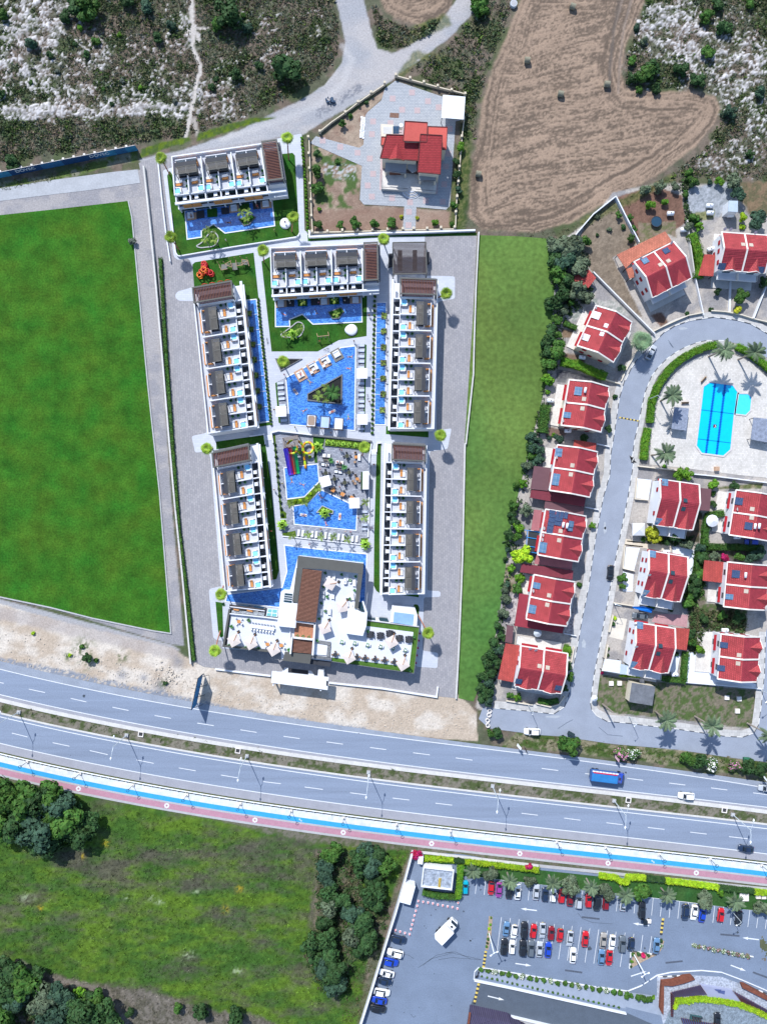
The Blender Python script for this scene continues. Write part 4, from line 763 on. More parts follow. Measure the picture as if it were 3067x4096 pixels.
sofap("sofa",CUSH,CUSH,1.9,.85);sofap("armchair",WICK,CUSH,1.15,1.15);sofap("armchair_small",CUSH,CUSH,.85,.85)
mb=MB();mb.box((0,0,.12),(2.1,2.1,.24));a=pm("base",mb,CUSH);mb=MB();mb.box((0,0,.33),(1.9,1.9,.18));b=pm("mattress",mb,CUSH);mb=MB();mb.box((0,.75,.5),(1.7,.35,.18));c=pm("pillow",mb,CUSH);proto("daybed",[("base",a),("mattress",b),("pillow",c)])
mb=MB();mb.box((0,0,.1),(2.0,.75,.14));a=pm("mattress",mb,CUSH);mb=MB();mb.box((-.8,0,.22),(.35,.6,.12));b=pm("pillow",mb,CUSH);proto("pool_float",[("mattress",a),("pillow",b)])
mb=MB();mb.box((0,0,.3),(1.5,.6,.6));a=pm("trough",mb,CUSH);proto("trough_planter",[("trough",a),("leaves",pm("leaves",agave(14,.8,.7,LEAFP,.12),LEAFP))])
proto("agave",[("leaves",pm("leaves",agave(11,.85,.4,LEAFY,.16),LEAFY)),("core",pm("core",agave(6,.4,.7,LEAFY,.12),LEAFY))])
proto("banana_plant",[("leaves",pm("leaves",agave(11,2.1,1.5,LEAFY,.42),LEAFY)),("inner_leaves",pm("inner_leaves",agave(7,1.2,2.2,LEAFY,.34),LEAFY))])
proto("dark_agave",[("leaves",pm("leaves",agave(13,1.0,.5,LEAFP,.14),LEAFP))])
# villa blocks
ZD=5.0
def block(key,cs,npair,pfrac,desc,door=None):
 W4=[G(p,ZD+.6)for p in cs]
 def Q(u,v,z=0.0):
  a=W4[0]*(1-u)+W4[1]*u;b=W4[2]*(1-u)+W4[3]*u;p=a*(1-v)+b*v;return Vector((p.x,p.y,z))
 Ul=(Q(1,.5)-Q(0,.5)).length;Vl=(Q(.5,1)-Q(.5,0)).length;ang=math.atan2((Q(1,.5)-Q(0,.5)).y,(Q(1,.5)-Q(0,.5)).x)
 vang=math.atan2((Q(.5,1)-Q(.5,0)).y,(Q(.5,1)-Q(.5,0)).x)
 t=thing("villa_block",Q(0,0),desc[0],"villas")
 def hx(mb,u0,u1,v0,v1,z0,z1,mi=0):mb.hexa([Q(u0,v0,z0),Q(u1,v0,z0),Q(u1,v1,z0),Q(u0,v1,z0)],[Q(u0,v0,z1),Q(u1,v0,z1),Q(u1,v1,z1),Q(u0,v1,z1)],mi)
 wU=.3/Ul;wV=.3/Vl;ue=1-pfrac
 mb=MB();hx(mb,0,1,0,.815,0,ZD-.02);hx(mb,0,1,.815,.96,0,2.5);obj("wall",mb,WHITE,t)
 mb=MB();mb.poly([Q(0,0,ZD),Q(1,0,ZD),Q(1,.815,ZD),Q(0,.815,ZD)]);obj("roof_deck",mb,DECKW,t)
 mb=MB();hx(mb,0,1,0,wV,ZD,ZD+.95);hx(mb,0,wU,wV,.815,ZD,ZD+.95);hx(mb,1-wU,1,wV,.815,ZD,ZD+.95);hx(mb,0,ue,.80,.815,ZD+.004,ZD+.7);obj("parapet",mb,WHITE,t)
 mb=MB();hx(mb,0,1,.952,1,ZD+.1,ZD+.7);hx(mb,0,1,.952,1,2.35,2.75);obj("front_beam",mb,WHITE,t)
 mb=MB();mb.poly([Q(.004,.82,2.53),Q(ue,.82,2.53),Q(ue,.95,2.53),Q(.004,.95,2.53)]);obj("balcony_floor",mb,mat("balcony_floor",(.10,.11,.13),var=.1,scale=2),t)
 mb=MB();mb.add([Q(.01,.818,2.6),Q(ue,.818,2.6),Q(ue,.818,ZD-.2),Q(.01,.818,ZD-.2)],[(0,1,2,3)]);obj("window_wall",mb,GLASS,t)
 mb=MB();mb.add([Q(.02,.964,.3),Q(ue,.964,.3),Q(ue,.964,2.3),Q(.02,.964,2.3)],[(0,1,2,3)]);obj("ground_windows",mb,GLASS,t)
 nu=npair*2;du=ue/nu;bl=desc[1]
 for k in range(nu+1):
  u=max(k*du,wU);outer=(k%2==0)
  mb=MB();hx(mb,u-wU*.5,u+wU*.5,.12 if outer else .46,.80,ZD+.002,ZD+(1.7 if outer else 1.4))
  if 0<k<nu+1:obj("partition",mb,WHITE,t)
  mb=MB();hx(mb,u-wU*.5,u+wU*.5,.816,.952,2.5,ZD+.5);obj("balcony_partition",mb,WHITE,t)
  mb=MB();hx(mb,u-wU*.5,u+wU*.5,.965,.99,0,2.35);obj("pier",mb,WHITE,t)
 for k in range(npair):
  uc=(2*k+1)*du;hu=du*.70
  mb=MB();hx(mb,uc-hu*.95,uc+hu*.95,.085,.115,ZD+.002,ZD+.55);obj("bench",mb,WOODO,t)
  mb=MB();hx(mb,uc-hu,uc+hu,.135,.15,ZD+.003,ZD+2.0);hx(mb,uc-wU*.4,uc+wU*.4,.15,.27,ZD+.003,ZD+1.9);obj("kitchen_wall",mb,WHITE,t)
  mb=MB();hx(mb,uc-hu,uc-hu*.93,.15,.26,ZD+.004,ZD+1.2);obj("worktop",mb,WOODO,t);mb=MB();hx(mb,uc+hu*.93,uc+hu,.15,.26,ZD+.004,ZD+1.2);obj("worktop",mb,WOODO,t)
  pg=MB();hx(pg,uc-hu,uc+hu,.225,.305,ZD+2.5,ZD+2.75,1);hx(pg,uc-hu,uc+hu,.305,.32,ZD+2.5,ZD+2.72);hx(pg,uc-hu,uc+hu,.445,.46,ZD+2.5,ZD+2.7)
  hx(pg,uc-hu,uc-hu+wU*.6,.32,.445,ZD+2.5,ZD+2.7);hx(pg,uc+hu-wU*.6,uc+hu,.32,.445,ZD+2.5,ZD+2.7);hx(pg,uc-wU*.3,uc+wU*.3,.32,.445,ZD+2.5,ZD+2.7)
  for a in(-1,1):
   for b in(.24,.45):hx(pg,uc+a*hu*.97-wU*.25,uc+a*hu*.97+wU*.25,b,b+wV*.6,ZD+.005,ZD+2.5)
  po=obj("pergola",pg,[TAUPE,CHAR],t)
  base=None;ns=20;o0=origin_of(po)
  for s in range(ns):
   us=uc-hu+(s+.75)*(2*hu)/(ns+.5)
   if abs(us-uc)<wU*.4:continue
   mb=MB();hx(mb,us-.09/Ul,us+.09/Ul,.322,.443,ZD+2.56,ZD+2.66)
   mb.v=[(x-o0.x,y-o0.y,z-o0.z)for x,y,z in mb.v];obj("slat",mb,mat("kitchen_slat",(.14,.13,.115),var=.1),po,world=False)
  mb=MB();hx(mb,uc-hu*.9,uc-hu*.12,.34,.43,ZD+.6,ZD+.8);obj("dining_table",mb,WICK,t);mb=MB();hx(mb,uc+hu*.12,uc+hu*.9,.34,.43,ZD+.6,ZD+.8);obj("dining_table",mb,WICK,t);mb=MB();hx(mb,uc-hu*.95,uc+hu*.95,.29,.445,ZD+.004,ZD+.03);obj("dark_floor",mb,CHAR,t)  # two tables and a flat charcoal sheet on the deck under the slats
  for a in(-1,1):
   us=uc+a*du*.30;mb=MB();hx(mb,us-du*.28,us+du*.28,.985,.993,2.7,ZD+.12);obj("wood_screen",mb,WOODO,t)
 zp=ZD+2.7;pg=MB();a0,a1=ue+.012,1-.004
 for(u0,u1,v0,v1)in((a0,a1,.03,.06),(a0,a1,.80,.83),(a0,a0+wU*1.2,.06,.80),(a1-wU*1.2,a1,.06,.80)):hx(pg,u0,u1,v0,v1,zp-.25,zp+.1)
 for u_ in(a0,a1-wU):
  for v_ in(.04,.80):hx(pg,u_,u_+wU,v_,v_+wV,ZD+.006,zp-.25)
 po=obj("stair_pergola",pg,TAUPE,t);o0=origin_of(po);ns=int(Vl*.74/.42)
 for s in range(ns):
  v=.065+(s+.5)*.735/ns;mb=MB();hx(mb,a0+wU*1.25,a1-wU*1.25,v-.085/Vl,v+.085/Vl,zp-.12,zp+.02)
  mb.v=[(x-o0.x,y-o0.y,z-o0.z)for x,y,z in mb.v];obj("slat",mb,WOODB,po,world=False)
 mb=MB();hx(mb,a0+wU,a1+wU*1.0-wU*1.2,.12,.78,ZD+.003,ZD+.5);obj("stair_hood",mb,mat("mosaic_dark",(.09,.07,.09),var=.6,scale=5),t)
 mb=MB();hx(mb,a1+wU*.1,1+wU*1.5,.05,.80,ZD-.3,ZD+1.35);obj("stair_wall",mb,GRANITE,t)
 for k in range(nu):
  un=nu-1-k;on=ORD[un];low=(k%2==0);u0=k*du
  wh="on the %s roof terrace from the brown pergola, %s"%(on,bl)
  uj=u0+du*(.24 if low else .76)
  place("hot_tub",Q(uj,.725,ZD),vang,"square hot tub "+wh,"hot tub","hot tubs on the villa roofs",scale=.98)
  for nm,v,cn in(("lounger_white",.525,"white"),("lounger_orange",.585,"orange wooden")):
   place(nm,Q(u0+du*(.36 if low else .38),v,ZD),ang+math.pi,"%s lounger %s"%(cn,wh),"sun lounger","sun loungers on the villa roofs",name="sun_lounger",scale=1.0)
  for q,v in enumerate((.53,.64)):
   place("potted_plant",Q(u0+du*(.86 if low else(.86 if q==0 else .86)),v,ZD),rng.uniform(0,6),"potted agave %s %s"%(("nearer the pergola roof","nearer the hot tub")[q],wh.replace(" from the brown pergola"," from stair")),"potted plant","potted agaves on the villa roofs")
  place("half_parasol",Q(u0+du*(.66 if low else .34),.885,2.53),vang-math.pi/2,"grey fan awning on the %s balcony from the brown pergola, %s"%(on,bl),"awning","fan awnings on the villa balconies",name="fan_awning")
  place("balcony_table",Q(u0+du*(.62 if low else .38),.865,ZD-.9),ang,"white square side table on the %s balcony from the brown pergola, %s"%(on,bl),"table","tables on the villa balconies",name="side_table",scale=1.25)
 return Q
QA=block("A",[tA(205,300),tA(1215,155),tA(240,755),tA(1290,628)],3,.165,("white villa block with blue pool, topmost of the six","top villa block"))
QB=block("B",[tB(190,215),tB(1215,172),tB(205,682),tB(1220,622)],3,.15,("white villa block with blue pool below the top one","second villa block"))
QLU=block("LU",[(832,1736),(770,1158),(1030,1706),(968,1124)],4,.125,("long white villa block on the left of the main pool","upper left block"))
QRU=block("RU",[(1736,1716),(1752,1124),(1551,1716),(1567,1117)],4,.125,("long white villa block on the right of the main pool","upper right block"))
QLL=block("LL",[(900,2366),(848,1812),(1086,2350),(1034,1772)],4,.125,("long white villa block left of the water slides","lower left block"))
QRL=block("RL",[(1698,2376),(1708,1782),(1520,2380),(1537,1772)],4,.125,("long white villa block right of the dining terrace","lower right block"))
def pergola(pts,z,n,label,m=WOODB,name="pergola",sw=.13,along=0):
 P=[G(p,z)for p in pts];t=thing(name,(P[0].x,P[0].y,0),label,"pergola");fr=MB()
 for i in range(4):fr.beam(P[i],P[(i+1)%4],.28,.25)
 for i in range(4):
  if z>1:fr.beam((P[i].x,P[i].y,0),(P[i].x,P[i].y,z-.1),.25)
 obj("frame",fr,TAUPE,t)
 for k in range(n):
  f=(k+.5)/n;a,b=(P[0].lerp(P[3],f),P[1].lerp(P[2],f))if along==0 else(P[0].lerp(P[1],f),P[3].lerp(P[2],f))
  mb=MB();mb.beam(a,b,sw,.12);obj("slat",mb,m,t)
 return t
pg=pergola([tI(195,195),tI(560,190),tI(568,535),tI(200,542)],3.4,26,"large dark slatted pergola over the parking spaces, top right of the resort",mat("dark_slat",(.06,.045,.045),var=.2,scale=2),sw=.2)
for q in([tI(150,315),tI(195,312),tI(195,435),tI(148,450)],[tI(570,298),tI(600,296),tI(604,405),tI(572,420)]):
 mb=MB();P=[G(p,1.9)for p in q];mb.prism([(p.x,p.y)for p in P],0,1.9);obj("cabinet",mb,CHAR,pg)
for q in([tI(250,275),tI(298,275),tI(298,500),tI(250,500)],[tI(415,280),tI(462,280),tI(462,505),tI(415,500)]):
 mb=MB();P=[G(p,3.0)for p in q];mb.prism([(p.x,p.y)for p in P],2.85,3.0);obj("roof_panel",mb,CHAR,pg)
 # clubhouse
ch=thing("clubhouse",(G(tF(400,900)).x,G(tF(400,900)).y,0),"large white clubhouse with brown slatted roof and roof terraces","clubhouse")
ZC=4.0
def cpr(name,pts,z0,z1,m,par=ch):
 mb=MB();mb.prism([(G(p,z1).x,G(p,z1).y)for p in pts],z0,z1);return obj(name,mb,m,par)
TERR=mat("terrace_white",(.55,.57,.62),rough=.8,var=.05,scale=.4)
cpr("wall",[tE(520,795),tE(985,885),tE(1120,900),tE(1095,1205),tE(1065,1185),tE(462,1148)],0,ZC,TAUPE)
cpr("terrace_floor",[tE(530,830),tE(970,885),tE(1118,905),tE(1092,1195),tE(495,1140)],ZC-.1,ZC+.03,TERR)
cpr("wall",[tF(100,176),tF(716,247),tF(672,668),tF(755,690),tF(750,785),tF(1245,850),tF(1195,1285),tF(415,1172),tF(228,1150),tF(-60,1150),tF(-60,860),tF(0,600)],0,ZC-.02,WHITE)
cpr("roof_lawn",[tF(745,787),tF(1245,850),tF(1195,1285),tF(415,1172),tF(420,1100),tF(745,900)],ZC-.1,ZC+.02,mat("roof_turf",(.055,.13,.015),var=.25,scale=.6,fine=3))
cpr("terrace_floor",[tF(335,300),tF(668,340),tF(632,668),tF(750,700),tF(745,838),tF(1190,895),tF(1150,1225),tF(420,1135),tF(232,1112),tF(262,900)],ZC-.1,ZC+.05,TERR)
mb=MB()
for a,b in((tF(745,787),tF(1245,850)),(tF(1245,850),tF(1195,1285)),(tF(1195,1285),tF(415,1172))):mb.beam(G(a,ZC+.1),G(b,ZC+.1),.12,.3)
obj("roof_edge",mb,GRANITE,ch)
mb=MB();mb.wall([(G(p,ZC).x,G(p,ZC).y)for p in(tE(522,795),tE(465,1140),tE(900,1190))],.55,ZC-.01,ZC+.8);obj("parapet",mb,TAUPE,ch)
mb=MB();mb.wall([(G(p,ZC).x,G(p,ZC).y)for p in(tE(525,835),tE(840,868),tE(975,885))],.25,ZC,ZC+.9);mb.wall([(G(p,ZC).x,G(p,ZC).y)for p in(tE(1092,905),tE(1095,1195))],.2,ZC,ZC+.6);obj("parapet",mb,WHITE,ch)
cpr("pebble_channel",[tE(540,805),tE(850,830),tE(842,862),tE(535,828)],ZC-.05,ZC+.35,mat("pebbles",(.26,.28,.30),var=.5,scale=2,fine=6))
cpr("canopy",[tE(518,752),tE(855,798),tE(848,822),tE(514,788)],ZC+.2,ZC+.6,mat("canopy_dark",(.06,.05,.05),var=.2));cpr("canopy_edge",[tE(520,768),tE(850,810),tE(849,817),tE(518,776)],ZC+.6,ZC+.68,WHITE)
for a,b in(((555,792),(605,800)),((680,800),(735,812))):cpr("wood_screen",[tE(*a),tE(b[0],b[1]),tE(b[0],b[1]+14),tE(a[0],a[1]+14)],ZC+.6,ZC+.7,WOODO)
for q in([tE(590,765),tE(690,772),tE(690,782),tE(590,775)],[tE(740,778),tE(840,790),tE(840,800),tE(740,790)]):cpr("window",q,.5,ZC+.1,GLASS)
cpr("skylight",[tE(875,792),tE(972,797),tE(968,872),tE(862,860)],ZC,ZC+.5,WHITE)
for q in([(882,797),(918,799),(914,828),(878,824)],[(925,799),(966,802),(964,832),(922,829)],[(874,832),(912,836),(908,862),(868,858)],[(920,837),(963,840),(960,868),(916,864)]):cpr("pane",[tE(*p)for p in q],ZC+.45,ZC+.54,TEAL)
cpr("lift_tower",[tE(1002,632),tE(1120,640),tE(1115,738),tE(1160,742),tE(1140,975),tE(966,957)],0,6.3,WHITE)
cpr("skylight",[tE(1040,644),tE(1112,652),tE(1105,738),tE(1028,728)],6.2,6.36,GLASS)
for k in range(3):cpr("skylight_bar",[tE(1040-k*4,665+k*20),tE(1112-k*2,672+k*20),tE(1112-k*2,677+k*20),tE(1040-k*4,670+k*20)],6.36,6.42,WHITE)
cpr("lift_tower",[tF(572,676),tF(640,670),tF(705,712),tF(755,716),tF(745,838),tF(712,932),tF(548,908)],0,6.3,WHITE)
cpr("skylight",[tF(672,610),tF(702,615),tF(725,705),tF(668,672)],4.5,5.6,GLASS);cpr("skylight_frame",[tF(705,605),tF(718,605),tF(755,712),tF(735,712)],4.5,5.7,WHITE)
ZR=6.8
cpr("frame_roof",[tF(97,173),tF(718,247),tF(712,345),tF(668,340),tF(335,300),tF(90,288)],ZR-.5,ZR,TAUPE)
cpr("frame_roof",[tF(86,289),tF(144,293),tF(97,612),tF(46,604)],ZR-.5,ZR-.003,TAUPE);cpr("frame_roof",[tF(668,341),tF(710,346),tF(668,674),tF(632,668)],ZR-.5,ZR-.003,TAUPE)
for(q,n,m,z)in(([tF(145,294),tF(325,318),tF(267,805),tF(76,785)],40,WOODB,ZR-.1),([tF(56,958),tF(243,968),tF(226,1100),tF(44,1085)],11,WOODB,5.2)):
 P=[G(p,z)for p in q];par=MB();par.prism([(p.x,p.y)for p in P],z-.5,z-.35);rf=obj("slatted_roof",par,mat("roof_under",(.10,.06,.05),var=.2),ch);o0=origin_of(rf)
 for k in range(n):
  f=(k+.5)/n;mb=MB();mb.beam(P[0].lerp(P[3],f),P[1].lerp(P[2],f),(P[3]-P[0]).length/n*.6,.1);mb.v=[(x-o0.x,y-o0.y,zz-o0.z)for x,y,zz in mb.v];obj("slat",mb,mat("redbrown_slat",(.20,.095,.065),var=.25,scale=1.5),rf,world=False)
cpr("wood_deck",[tF(76,800),tF(262,822),tF(246,958),tF(62,942)],4.2,4.6,mat("deck_orange",(.36,.16,.09),var=.3,scale=3));
for a,b,w in((tF(76,790),tF(265,815),.4),(tF(60,945),tF(246,965),.3),(tF(262,800),tF(240,1110),.5),(tE(1110,1060),tE(1095,1215),.4)):
 mb=MB();mb.beam(G(a,5.2),G(b,5.2),w,1.6);obj("parapet",mb,WHITE,ch)
cpr("entrance_canopy",[tF(40,1086),tF(228,1102),tF(212,1196),tF(-45,1165),tF(-25,1085)],4.4,4.9,TAUPE);cpr("entrance_canopy",[tF(230,1122),tF(418,1140),tF(405,1224),tF(212,1197)],3.2,3.5,CHAR)
cpr("roof_pool",[tF(250,1005),tF(378,1018),tF(370,1115),tF(240,1105)],ZC,ZC+.4,WHITE)
for q in([tF(300,975),tF(408,990),tF(405,1025),tF(290,1005)],[tF(378,1018),tF(408,1022),tF(398,1130),tF(368,1125)]):cpr("tiled_border",q,ZC,ZC+.5,brickmat("zigzag",(.16,.17,.18),(.3,.31,.33),(.1,.1,.1),(.3,.15),.03,rot=.8))
cpr("wall_top",[tF(222,1118),tF(418,1138),tF(418,1162),tF(228,1142)],3.0,ZC+.5,GRANITE)
cpr("annex",[tF(988,645),tF(1205,668),tF(1228,735),tF(1222,840),tF(970,800)],0,3.0,WHITE);cpr("annex_pool",[tF(1008,705),tF(1196,728),tF(1186,832),tF(998,805)],2.9,3.06,mat("annex_blue",(.22,.36,.62),var=.1,rough=.3))
for x in(755,868):cpr("window",[tF(x,757),tF(x+75,765),tF(x+92,800),tF(x,785)],.5,2.0,GLASS)
cpr("window_sill",[tF(830,762),tF(858,765),tF(875,795),tF(835,790)],.5,2.2,WHITE)
ec=thing("gate_canopy",G(tE(1180,1460)),"long white slab canopy over the resort gate by the highway","canopy")
mb=MB();mb.prism([(G(p,4.5).x,G(p,4.5).y)for p in(tE(918,1383),tE(1455,1442),tE(1443,1562),tE(910,1493))],4.0,4.5);obj("roof",mb,WHITE,ec)
for x,y in((960,1400),(1400,1440),(950,1480),(1390,1530)):
 p=G(tE(x,y),0);mb=MB();mb.box((p.x,p.y,2),(.4,.4,4));obj("pillar",mb,WHITE,ec)
mb=MB();mb.prism([(G(p,3).x,G(p,3).y)for p in(tE(1355,1375),tE(1405,1380),tE(1410,1432),tE(1350,1428))],0,3.0);obj("gatehouse",mb,WHITE,ec)
mb=MB();mb.prism([(G(p,4.7).x,G(p,4.7).y)for p in(tE(1432,1475),tE(1447,1477),tE(1445,1520),tE(1430,1518))],4.5,4.75);obj("roof_hatch",mb,CHAR,ec)
mb=MB();mb.prism([(G(p,.1).x,G(p,.1).y)for p in(tE(1075,1355),tE(1265,1378),tE(1255,1420),tE(1075,1395))],0,.12);obj("ramp",mb,CHAR,ec)
for q in((tE(1040,1350),tE(1072,1352),tE(1070,1398),tE(1010,1390)),(tE(1262,1378),tE(1290,1380),tE(1320,1425),tE(1262,1420))):
 mb=MB();mb.prism([(G(p,.5).x,G(p,.5).y)for p in q],0,.5);obj("side_planter",mb,WHITE,ec)
def many(pname,pts,t,z,rz,lab,cat,grp,name=None,scale=None,where=None):
 for i,p in enumerate(pts):
  a=rz[i%len(rz)]if isinstance(rz,(list,tuple))else rz
  l=lab.replace("%s",where[i]if where else ORD[i])
  place(pname,G(t(p[0],p[1]),z),R(a),l,cat,grp,name=name,scale=scale)
many("cantilever_umbrella",[(410,430),(522,645),(358,845),(982,975),(585,1120),(1088,1185)],tF,ZC+.05,[-32,12,20,30,30,33],"beige cantilever umbrella %s of the clubhouse roof terrace","umbrella","beige umbrellas on the clubhouse roof",where=["at the top","in the middle, touching the white tower side","left of the white tower","among the dark long tables","at the lower left lawn edge","at the lower right corner"],scale=.9)
many("cantilever_umbrella",[(575,1080),(733,1105),(945,1165)],tE,ZC+.05,[28,30,32],"beige cantilever umbrella, %s of three on the clubhouse west wing","umbrella","beige umbrellas on the clubhouse roof",where=["left one","middle one","right one"],scale=.9)
many("dark_long_table",[(785,915),(878,925),(965,905),(1057,950),(1147,960)],tF,ZC+.05,84,"long charcoal dining table, %s from the left in the clubhouse terrace row","table","long dark tables on the clubhouse roof",name="dining_table",scale=1.0)
many("round_table",[(452,1105),(655,1130),(733,1140),(827,1150),(917,1160),(1008,1175)],tF,ZC+.05,0,"round charcoal table, %s from the left along the roof lawn","table","round tables along the roof lawn",scale=1.15)
SIDE6=["lower left of","upper left of","lower right of","upper right of","middle left of","middle right of"];SIDE3=["left of","right of","above"];SIDE4=["right of","above","left of","below"]
for tg,pts,lab in((785,[(785,915),(878,925),(965,905),(1057,950),(1147,960)],"long"),(0,[(452,1105),(655,1130),(733,1140),(827,1150),(917,1160),(1008,1175)],"round")):
 for i,(x,y)in enumerate(pts):
  c=G(tF(x,y),ZC+.05)
  offs_=[(-.75,-.6),(-.75,.6),(.75,-.6),(.75,.6),(-.75,0),(.75,0)]if lab=="long" else[(-.8,0),(.8,.1),(0,.85)]
  for j,(dx,dy)in enumerate(offs_):
   place("chair_dark" if lab=="long" else "chair_wicker",c+Vector((dx,dy,0)),math.atan2(dy*.3 if lab=="long" else dy,dx),"%s chair %s the %s %s table from the left, clubhouse roof"%("charcoal" if lab=="long" else "tan wicker",(SIDE6[j]if lab=="long" else SIDE3[j]),ORD[i],lab),"chair","chairs at the %s %s clubhouse table"%(ORD[i],lab),name="chair")
many("trough_planter",[(515,985),(637,997),(758,1015),(880,1030),(998,1045),(1113,1062)],tF,ZC+.05,-6,"white trough planter, %s from the left on the clubhouse terrace","planter","trough planters on the clubhouse roof")
many("sofa",[(430,550),(398,700),(440,365),(565,375),(632,430),(615,560),(548,400)],tF,ZC+.05,[88,88,85,85,90,95,90],"white outdoor sofa, %s one on the upper clubhouse terrace","sofa","white sofas on the clubhouse roof")
many("armchair_small",[(340,400),(338,520),(335,560),(312,690),(312,720),(295,840),(545,425),(600,650)],tF,ZC+.05,[80,85,85,90,90,90,0,0],"small white armchair, %s one on the upper clubhouse terrace","armchair","white armchairs on the clubhouse roof")
many("white_table",[(395,370),(597,395),(375,530),(575,560),(358,680),(595,420)],tF,ZC+.05,0,"small round white table, %s one on the upper clubhouse terrace","table","white tables on the clubhouse roof",name="coffee_table",scale=.7)
many("dark_agave",[(358,335),(513,350),(645,368),(340,465),(635,500),(320,620),(300,768),(760,885),(1195,940),(1155,1255),(283,975),(95,930),(150,935),(205,942),(375,560),(593,405),(590,580),(357,695)],tF,ZC+.4,0,"leafy terrace plant, %s one on the clubhouse roof","plant","plants on the clubhouse roof",name="terrace_plant",scale=.62)
many("dark_agave",[(700,900),(538,960),(517,1140),(675,1160),(792,1168),(1080,1180),(462,750)],tE,ZC+.4,0,"leafy corner plant, %s one on the clubhouse west wing","plant","plants on the clubhouse west wing",name="terrace_plant",scale=.8)
lt=thing("bar_table",G(tE(830,965),ZC+.03),"long white communal table with stools on the clubhouse west wing","table",R(-8))
mb=MB();mb.box((0,0,.72),(6.8,1.0,.08));obj("tabletop",mb,CUSH,lt,world=False);mb=MB();mb.box((0,0,.35),(6.2,.2,.7));obj("base",mb,CUSH,lt,world=False)
for k in range(8):
 for s in(-1,1):
  c=G(tE(830,965),ZC+.03)+Matrix.Rotation(R(-8),3,'Z')@Vector((-2.95+k*.84,s*.85,0));place("chair_white",c,R(-8+(90 if s>0 else-90)),"%s white chair from the left, %s side of the long communal table"%(ORD[k],"upper" if s>0 else "lower"),"chair","chairs on the %s side of the communal table"%("upper" if s>0 else "lower"),name="chair")
for i,(x,y)in enumerate([(610,910),(880,1125),(1010,1135)]):
 c=G(tE(x,y),ZC+.03);wh=("at the upper left","in the middle","at the lower right")[i];place("wood_table",c,R(10),"round light wood table %s of the clubhouse west wing"%wh,"table",name="cafe_table")
 for k in range(4):
  a=R(45+90*k);place("chair_white",c+Vector((math.cos(a)*.95,math.sin(a)*.95,0)),a,"white chair %s the wood table %s of the west wing"%(("upper right of","upper left of","lower left of","lower right of")[k],wh),"chair","chairs round the wood table "+wh,name="chair")
  # pool side things
DK=mat("raft_wood",(.42,.26,.17),var=.12,scale=2);RG=mat("raft_grey",(.17,.165,.15),var=.12,scale=2)
def raft(c,rz,m,label,sz=(2.9,3.3)):
 t=thing("deck_platform",G(c,0),label,"deck",R(rz));n=8
 for k in range(n):
  mb=MB();mb.box((-sz[0]/2+(k+.5)*sz[0]/n,0,.25),(sz[0]/n*.94,sz[1],.14));obj("plank",mb,m,t,world=False)
 mb=MB();mb.box((0,0,.1),(sz[0]*.95,sz[1]*.95,.16));obj("frame",mb,m,t,world=False);return t
for x,y,m,l in((482,475,DK,"peach deck with a white daybed at the left of the main pool"),(597,410,DK,"peach deck with a white sofa group, second over the main pool"),(710,350,DK,"peach deck with a white sofa group, third over the main pool"),(824,285,RG,"grey deck with a white daybed, right end of the main pool decks")):raft(tC(x,y),29,m,l)
for x,y,l in((477,470,"white daybed on the peach deck at the left of the main pool"),(820,275,"white daybed on the grey deck over the main pool")):place("daybed",G(tC(x,y),.34),R(29),l,"daybed",scale=.9)
for i,(x,y)in enumerate(((597,410),(710,350))):
 c=G(tC(x,y),.34);Rm=Matrix.Rotation(R(29),3,'Z');wn=("second","third")[i]
 place("sofa",c+Rm@Vector((.15,.95,0)),R(209),"white sofa along the back of the %s pool deck"%wn,"sofa",name="sofa");place("sofa",c+Rm@Vector((1.0,0,0)),R(119),"white sofa along the right side of the %s pool deck"%wn,"sofa");place("daybed",c+Rm@Vector((0,-.3,0)),R(29),"white square table on the %s pool deck"%wn,"table",name="low_table",scale=.4);place("armchair_small",c+Rm@Vector((-.9,-.9,0)),R(29),"white pouf on the %s pool deck"%wn,"pouf",name="pouf",scale=.9)
def cabana(c,rz,top,label):
 t=thing("cabana",G(c,0),label,"cabana",R(rz));fr=MB();s=1.25;L=1.65
 for x in(-s,s):
  fr.beam((x,-L,2.4),(x,L,2.4),.14)
  for y in(-L,L):fr.beam((x,y,.1),(x,y,2.4),.12)
 for y in(-L,L):fr.beam((-s,y,2.4),(s,y,2.4),.14)
 obj("frame",fr,mat("cabana_dark",(.06,.05,.045),var=.1),t,world=False)
 mb=MB();mb.box((0,0,.2),(s*1.9,L*1.9,.2));obj("floor",mb,DK,t,world=False)
 mb=MB();mb.box((0,0,2.32),(s*1.8,L*1.85,.05));obj("roof_cloth",mb,CUSH if top!='b' else mat("blue_cloth",(.36,.46,.68),var=.1),t,world=False)
 if top=='o':mb=MB();mb.poly([(x,y,2.36)for x,y in roundpoly([(-.95,-1.3),(1,-1.35),(1,1.35),(-.95,1.35)],.6,4)]);obj("reed_mat",mb,mat("reed",(.30,.22,.17),var=.15,scale=3),t,world=False)
cabana(tC(588,915),-4,'o',"dark framed pool cabana with a brown reed roof");cabana(tC(716,930),-4,'b',"dark framed pool cabana with a pale blue roof");cabana(tC(843,943),-4,'w',"dark framed pool cabana with a plain white roof")
for x,y,a,l in((305,828,2,"white square parasol left of the main pool"),(1063,472,0,"white square parasol halfway down the right side of the main pool"),(1065,903,0,"white square parasol at the lower right of the main pool")):place("umbrella_white",G(tC(x,y),.08),R(a),l,"parasol",name="parasol",scale=.92)
for x,y,a,l in((718,537,16,"tilted white square parasol at the corner of the lower pools"),(990,740,2,"white square parasol at the right corner of the lowest pool")):place("umbrella_white",G(tD(x,y),.08),R(a),l,"parasol",name="parasol",scale=.92)
